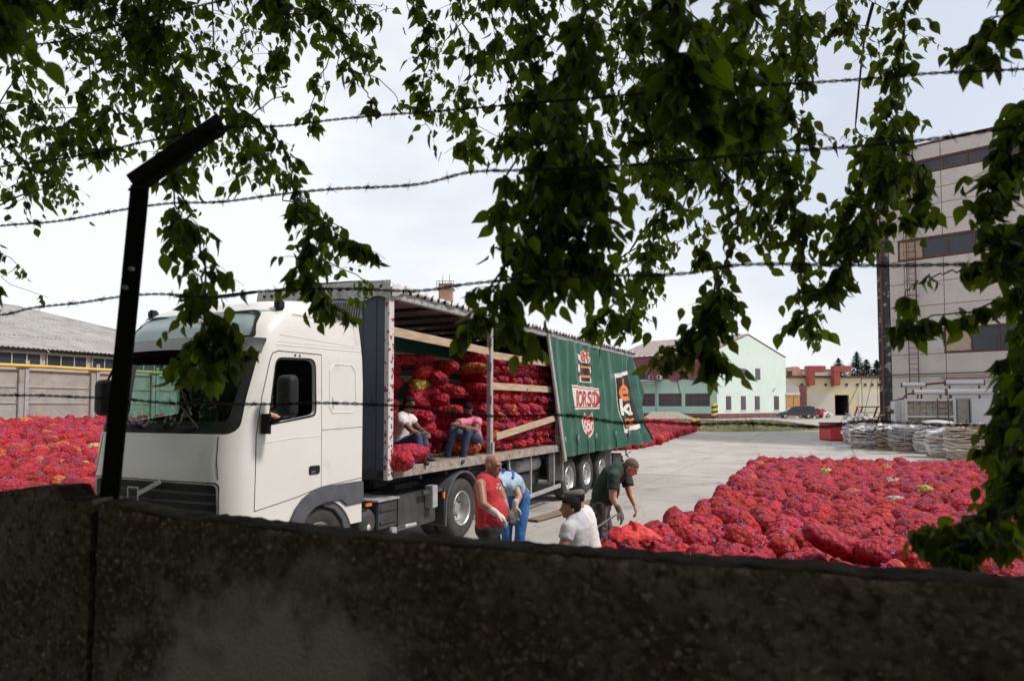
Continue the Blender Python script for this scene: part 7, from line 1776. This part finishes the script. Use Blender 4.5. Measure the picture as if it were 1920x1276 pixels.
S_([(260, -60, 3.1), (250, 100, 3.1), (220, 220, 3), (205, 300, 3)], 60, 150)
S_([(0, 180, 3.3), (10, 280, 3.3), (15, 350, 3.3)], 45, 60)
S_([(-30, 400, 2.8), (10, 480, 2.8), (45, 575, 2.8)], 42, 55)
S_([(320, -60, 2.9), (330, 90, 2.9), (340, 200, 2.8), (335, 330, 2.7)], 85, 260)
S_([(400, -60, 3.1), (410, 90, 3.1), (430, 220, 3), (480, 330, 2.9)], 85, 230)
S_([(330, 200, 2.6), (330, 380, 2.5), (345, 480, 2.45), (370, 560, 2.4)], 52, 95)
S_([(350, 400, 2.35), (375, 560, 2.3), (400, 640, 2.25), (390, 690, 2.2)], 88, 150, .075)
S_([(375, 570, 2.2), (430, 630, 2.2), (460, 690, 2.2)], 45, 45, .078)
S_([(440, 200, 2.9), (520, 300, 2.8), (570, 400, 2.8), (620, 500, 2.7)], 55, 130)
S_([(560, 380, 2.7), (640, 440, 2.7), (690, 480, 2.7)], 50, 75)
S_([(580, 480, 2.6), (620, 540, 2.6), (670, 590, 2.6)], 60, 75, .07)
S_([(500, -60, 3.1), (490, 60, 3.1), (500, 160, 3.1)], 60, 110)
S_([(560, -60, 3.3), (580, 90, 3.3), (600, 240, 3.3)], 26, 70)
S_([(600, -60, 3.2), (640, 40, 3.2), (690, 110, 3.2)], 62, 120)
S_([(660, 60, 2.8), (690, 160, 2.8), (705, 205, 2.8)], 22, 30)
S_([(560, -80, 3.3), (640, -20, 3.3), (740, 30, 3.3)], 55, 100)
S_([(120, -80, 2.9), (180, 0, 2.9), (300, 40, 2.9)], 80, 130)
S_([(420, -80, 2.9), (480, -20, 2.9), (560, 40, 2.9)], 75, 120)
S_([(280, 40, 3.0), (290, 140, 3.0), (300, 240, 3.0)], 80, 130)
A.bulk((-2.4, .6, 5.2), (3.0, 3.4, 1.4), 3200, .13); A.bulk((-4.6, -2.8, 3.2), (4.0, 2.0, 4.0), 5200, .24); A.bulk((-2.4, -2.4, 7.0), (4.0, 2.6, 2.6), 4200, .24)
A.finish()
B_ = Tree('tree with the densest dark leaf clumps hanging in the middle', (.6, -1.5, 0), 5)
mk(B_, (.6, -1.5, 0), 3.8, [[(.3, 0, 4.4), (.1, 1.4, 4.7), (-.1, 2.6, 4.8)], [(1.0, .2, 4.4), (1.0, 1.6, 4.7), (1.3, 2.7, 4.9)], [(-.3, .1, 4.3), (-.5, 1.2, 4.5)]], [])
S_ = B_.spray
S_([(745, -60, 3), (770, 80, 3), (790, 220, 2.9)], 52, 130)
S_([(860, -60, 3), (855, 90, 3), (850, 200, 3), (880, 290, 3)], 62, 170)
S_([(930, -60, 2.9), (940, 90, 2.9), (940, 200, 2.8), (960, 270, 2.8)], 72, 200)
S_([(1030, -60, 2.4), (1040, 70, 2.4), (1020, 170, 2.4), (1000, 215, 2.4)], 85, 190)
S_([(1080, -60, 2.0), (1085, 60, 2.0), (1090, 150, 2.0)], 90, 110)
S_([(1090, 100, 2.1), (1040, 240, 2.0), (1010, 340, 1.95), (1000, 450, 1.9), (990, 540, 1.9)], 118, 300, .068)
S_([(1080, 200, 2.1), (1085, 320, 2.0), (1090, 420, 2.0), (1080, 520, 2.0)], 105, 270, .068)
S_([(950, 330, 2.1), (930, 400, 2.1), (925, 470, 2.1)], 48, 60)
S_([(930, 500, 2.0), (905, 590, 2.0), (880, 640, 2.0)], 38, 30)
S_([(900, 540, 1.9), (950, 600, 1.9), (985, 650, 1.9)], 55, 42, .07)
S_([(1180, -60, 2.6), (1190, 80, 2.6), (1200, 200, 2.5), (1220, 320, 2.5)], 85, 260)
S_([(1290, -60, 1.5), (1300, 60, 1.5), (1290, 160, 1.5), (1310, 230, 1.5)], 95, 120, .078)
S_([(1300, 60, 2.8), (1310, 200, 2.8), (1320, 320, 2.7)], 90, 200)
S_([(1390, -60, 1.7), (1410, 60, 1.7), (1400, 150, 1.7), (1420, 240, 1.7)], 85, 120, .075)
S_([(1440, 30, 2.8), (1440, 180, 2.8), (1440, 320, 2.7)], 90, 220)
S_([(1490, -60, 2.4), (1510, 60, 2.4), (1520, 180, 2.4), (1545, 250, 2.4)], 62, 130)
S_([(1210, 320, 2.8), (1235, 400, 2.8), (1215, 500, 2.8), (1180, 610, 2.8)], 62, 210)
S_([(1260, 380, 2.9), (1290, 430, 2.9), (1305, 480, 2.9)], 35, 50)
S_([(1150, 500, 2.7), (1150, 570, 2.7), (1120, 620, 2.7)], 42, 60)
S_([(1370, 300, 2.5), (1380, 420, 2.4), (1375, 540, 2.35), (1380, 600, 2.3)], 50, 120)
S_([(1380, 540, 2.3), (1370, 620, 2.3), (1380, 690, 2.3)], 68, 150)
S_([(1370, 580, 2.3), (1310, 650, 2.3), (1270, 680, 2.3)], 48, 60)
S_([(1480, 300, 2.6), (1480, 400, 2.6), (1500, 500, 2.6), (1530, 630, 2.6)], 58, 190)
S_([(1400, 250, 2.7), (1420, 360, 2.7), (1430, 450, 2.7)], 72, 150)
S_([(1130, -80, 2.6), (1150, 0, 2.6), (1160, 120, 2.6), (1150, 260, 2.5)], 95, 100)
S_([(1350, -80, 2.2), (1350, 20, 2.2), (1360, 140, 2.2), (1370, 250, 2.2)], 95, 110)
S_([(1000, -80, 2.7), (1010, 10, 2.7), (1020, 110, 2.7)], 100, 70)
S_([(1050, 300, 2.0), (1040, 400, 1.95), (1030, 500, 1.95)], 120, 110, .068)
S_([(1240, 120, 2.4), (1260, 220, 2.4), (1280, 330, 2.4)], 80, 130)
B_.bulk((.5, .5, 5.3), (2.8, 3.2, 1.4), 3200, .13); B_.bulk((.2, -3.2, 3.2), (3.6, 1.8, 4.0), 5200, .24); B_.bulk((.6, -2.6, 7.2), (3.6, 2.6, 2.8), 4200, .24)
B_.finish()
C_ = Tree('tree framing the right edge with leaves in front of the grey tower', (2.9, -.4, 0), 8)
mk(C_, (2.9, -.4, 0), 3.2, [[(2.7, .6, 4.2), (2.3, 1.6, 4.6), (1.9, 2.6, 4.9)], [(3.0, .5, 3.8), (2.6, 1.4, 4.2)], [(2.9, .4, 2.6), (2.3, 1.5, 2.45)]], [(2.3, 1.5, 3.2), (1.9, 1.9, 2.6)])
S_ = C_.spray
S_([(1600, -60, 3), (1640, 30, 3), (1700, 90, 3)], 60, 90)
S_([(1700, -60, 2.4), (1702, 90, 2.4), (1695, 180, 2.4), (1670, 250, 2.4)], 48, 95)
S_([(1700, 150, 2.5), (1680, 270, 2.5), (1650, 370, 2.5), (1600, 450, 2.5)], 68, 230)
S_([(1640, 250, 2.6), (1590, 380, 2.6), (1570, 460, 2.6)], 65, 170)
S_([(1700, 250, 2.3), (1710, 330, 2.3), (1700, 420, 2.3)], 50, 80)
S_([(1640, 400, 2.5), (1600, 480, 2.5), (1560, 540, 2.5)], 50, 80)
S_([(1990, -40, 1.7), (1900, 40, 1.7), (1880, 110, 1.7)], 60, 60, .07)
S_([(1930, 100, 2.0), (1870, 200, 2.0), (1850, 240, 2.0)], 35, 30)
S_([(1990, 200, 1.9), (1900, 300, 1.9), (1870, 400, 1.9), (1890, 480, 1.9)], 62, 130)
S_([(1960, 500, 2.0), (1880, 540, 2.05), (1780, 580, 2.1), (1680, 600, 2.15), (1640, 620, 2.2)], 42, 95, .066)
S_([(1900, 480, 2.0), (1800, 500, 2.1), (1720, 520, 2.2), (1660, 560, 2.2)], 38, 60, .064)
S_([(1960, 560, 1.8), (1900, 680, 1.8), (1890, 780, 1.8), (1880, 850, 1.8)], 42, 120, .07)
S_([(1990, 640, 1.5), (1930, 760, 1.5), (1900, 880, 1.5)], 45, 60, .07)
S_([(1980, 860, 1.5), (1880, 940, 1.5), (1800, 985, 1.5), (1710, 1000, 1.5)], 52, 110, .062)
S_([(1960, 900, 1.45), (1850, 990, 1.45), (1760, 1035, 1.45)], 40, 60, .060)
S_([(1985, 100, 1.9), (1915, 220, 1.9), (1900, 340, 1.9), (1905, 460, 1.9)], 52, 130)
S_([(1985, 380, 1.9), (1905, 480, 1.9), (1890, 600, 1.9), (1895, 700, 1.9)], 52, 140)
S_([(1990, 560, 1.75), (1912, 680, 1.75), (1900, 790, 1.75), (1905, 900, 1.75)], 50, 130)
S_([(1990, 760, 1.6), (1905, 860, 1.6), (1890, 950, 1.6), (1860, 1000, 1.6)], 55, 120, .066)
S_([(1950, -60, 2.2), (1890, 30, 2.2), (1850, 70, 2.2), (1810, 90, 2.2)], 40, 50)
S_([(1900, 560, 2.0), (1840, 640, 2.0), (1850, 720, 2.0)], 40, 35, .066)
C_.bulk((2.6, .6, 5.1), (2.4, 2.8, 1.3), 2600, .13); C_.bulk((4.4, -2.6, 3.0), (3.6, 2.0, 3.6), 4800, .24); C_.bulk((3.6, -2.6, 6.4), (3.4, 2.4, 2.4), 3400, .24)
for c_ in ((-3.2, 1.6, 8.2), (.6, 1.8, 8.4), (4.2, 1.2, 8.0)): C_.bulk(c_, (3.4, 4.2, 2.4), 4200, .26)
C_.finish()

# added unseen trees at the left that block sky light from the cab front
def shading_tree(label, base, h_, bl, seed):
    T_ = Tree(label, base, seed); x, y, _ = base; mk(T_, base, h_, [[(x+.8, y+.6, h_+1.2), (x+1.6, y+1.2, h_+2.2)], [(x-.9, y+.4, h_+1.3), (x-1.8, y+.8, h_+2.4)]], [])
    for c, r_, n in bl: T_.bulk(c, r_, n, .30)
    T_.stems = []; T_.finish()
shading_tree('nearer added tree left of the picture, there to shade the cab front', (-8.2, .3, 0), 3.6, [((-8.4, .9, 7.0), (4.6, 4.8, 4.2), 9500), ((-8, -.4, 2.4), (3.6, 1.6, 2.4), 2200)], 31)
shading_tree('farther added tree left of the picture, there to shade the cab front', (-15.0, 2.4, 0), 3.6, [((-15, 2.8, 6.8), (4.8, 5.0, 4.4), 8500), ((-15, 1.8, 2.2), (4, 1.6, 2.4), 1800)], 32)
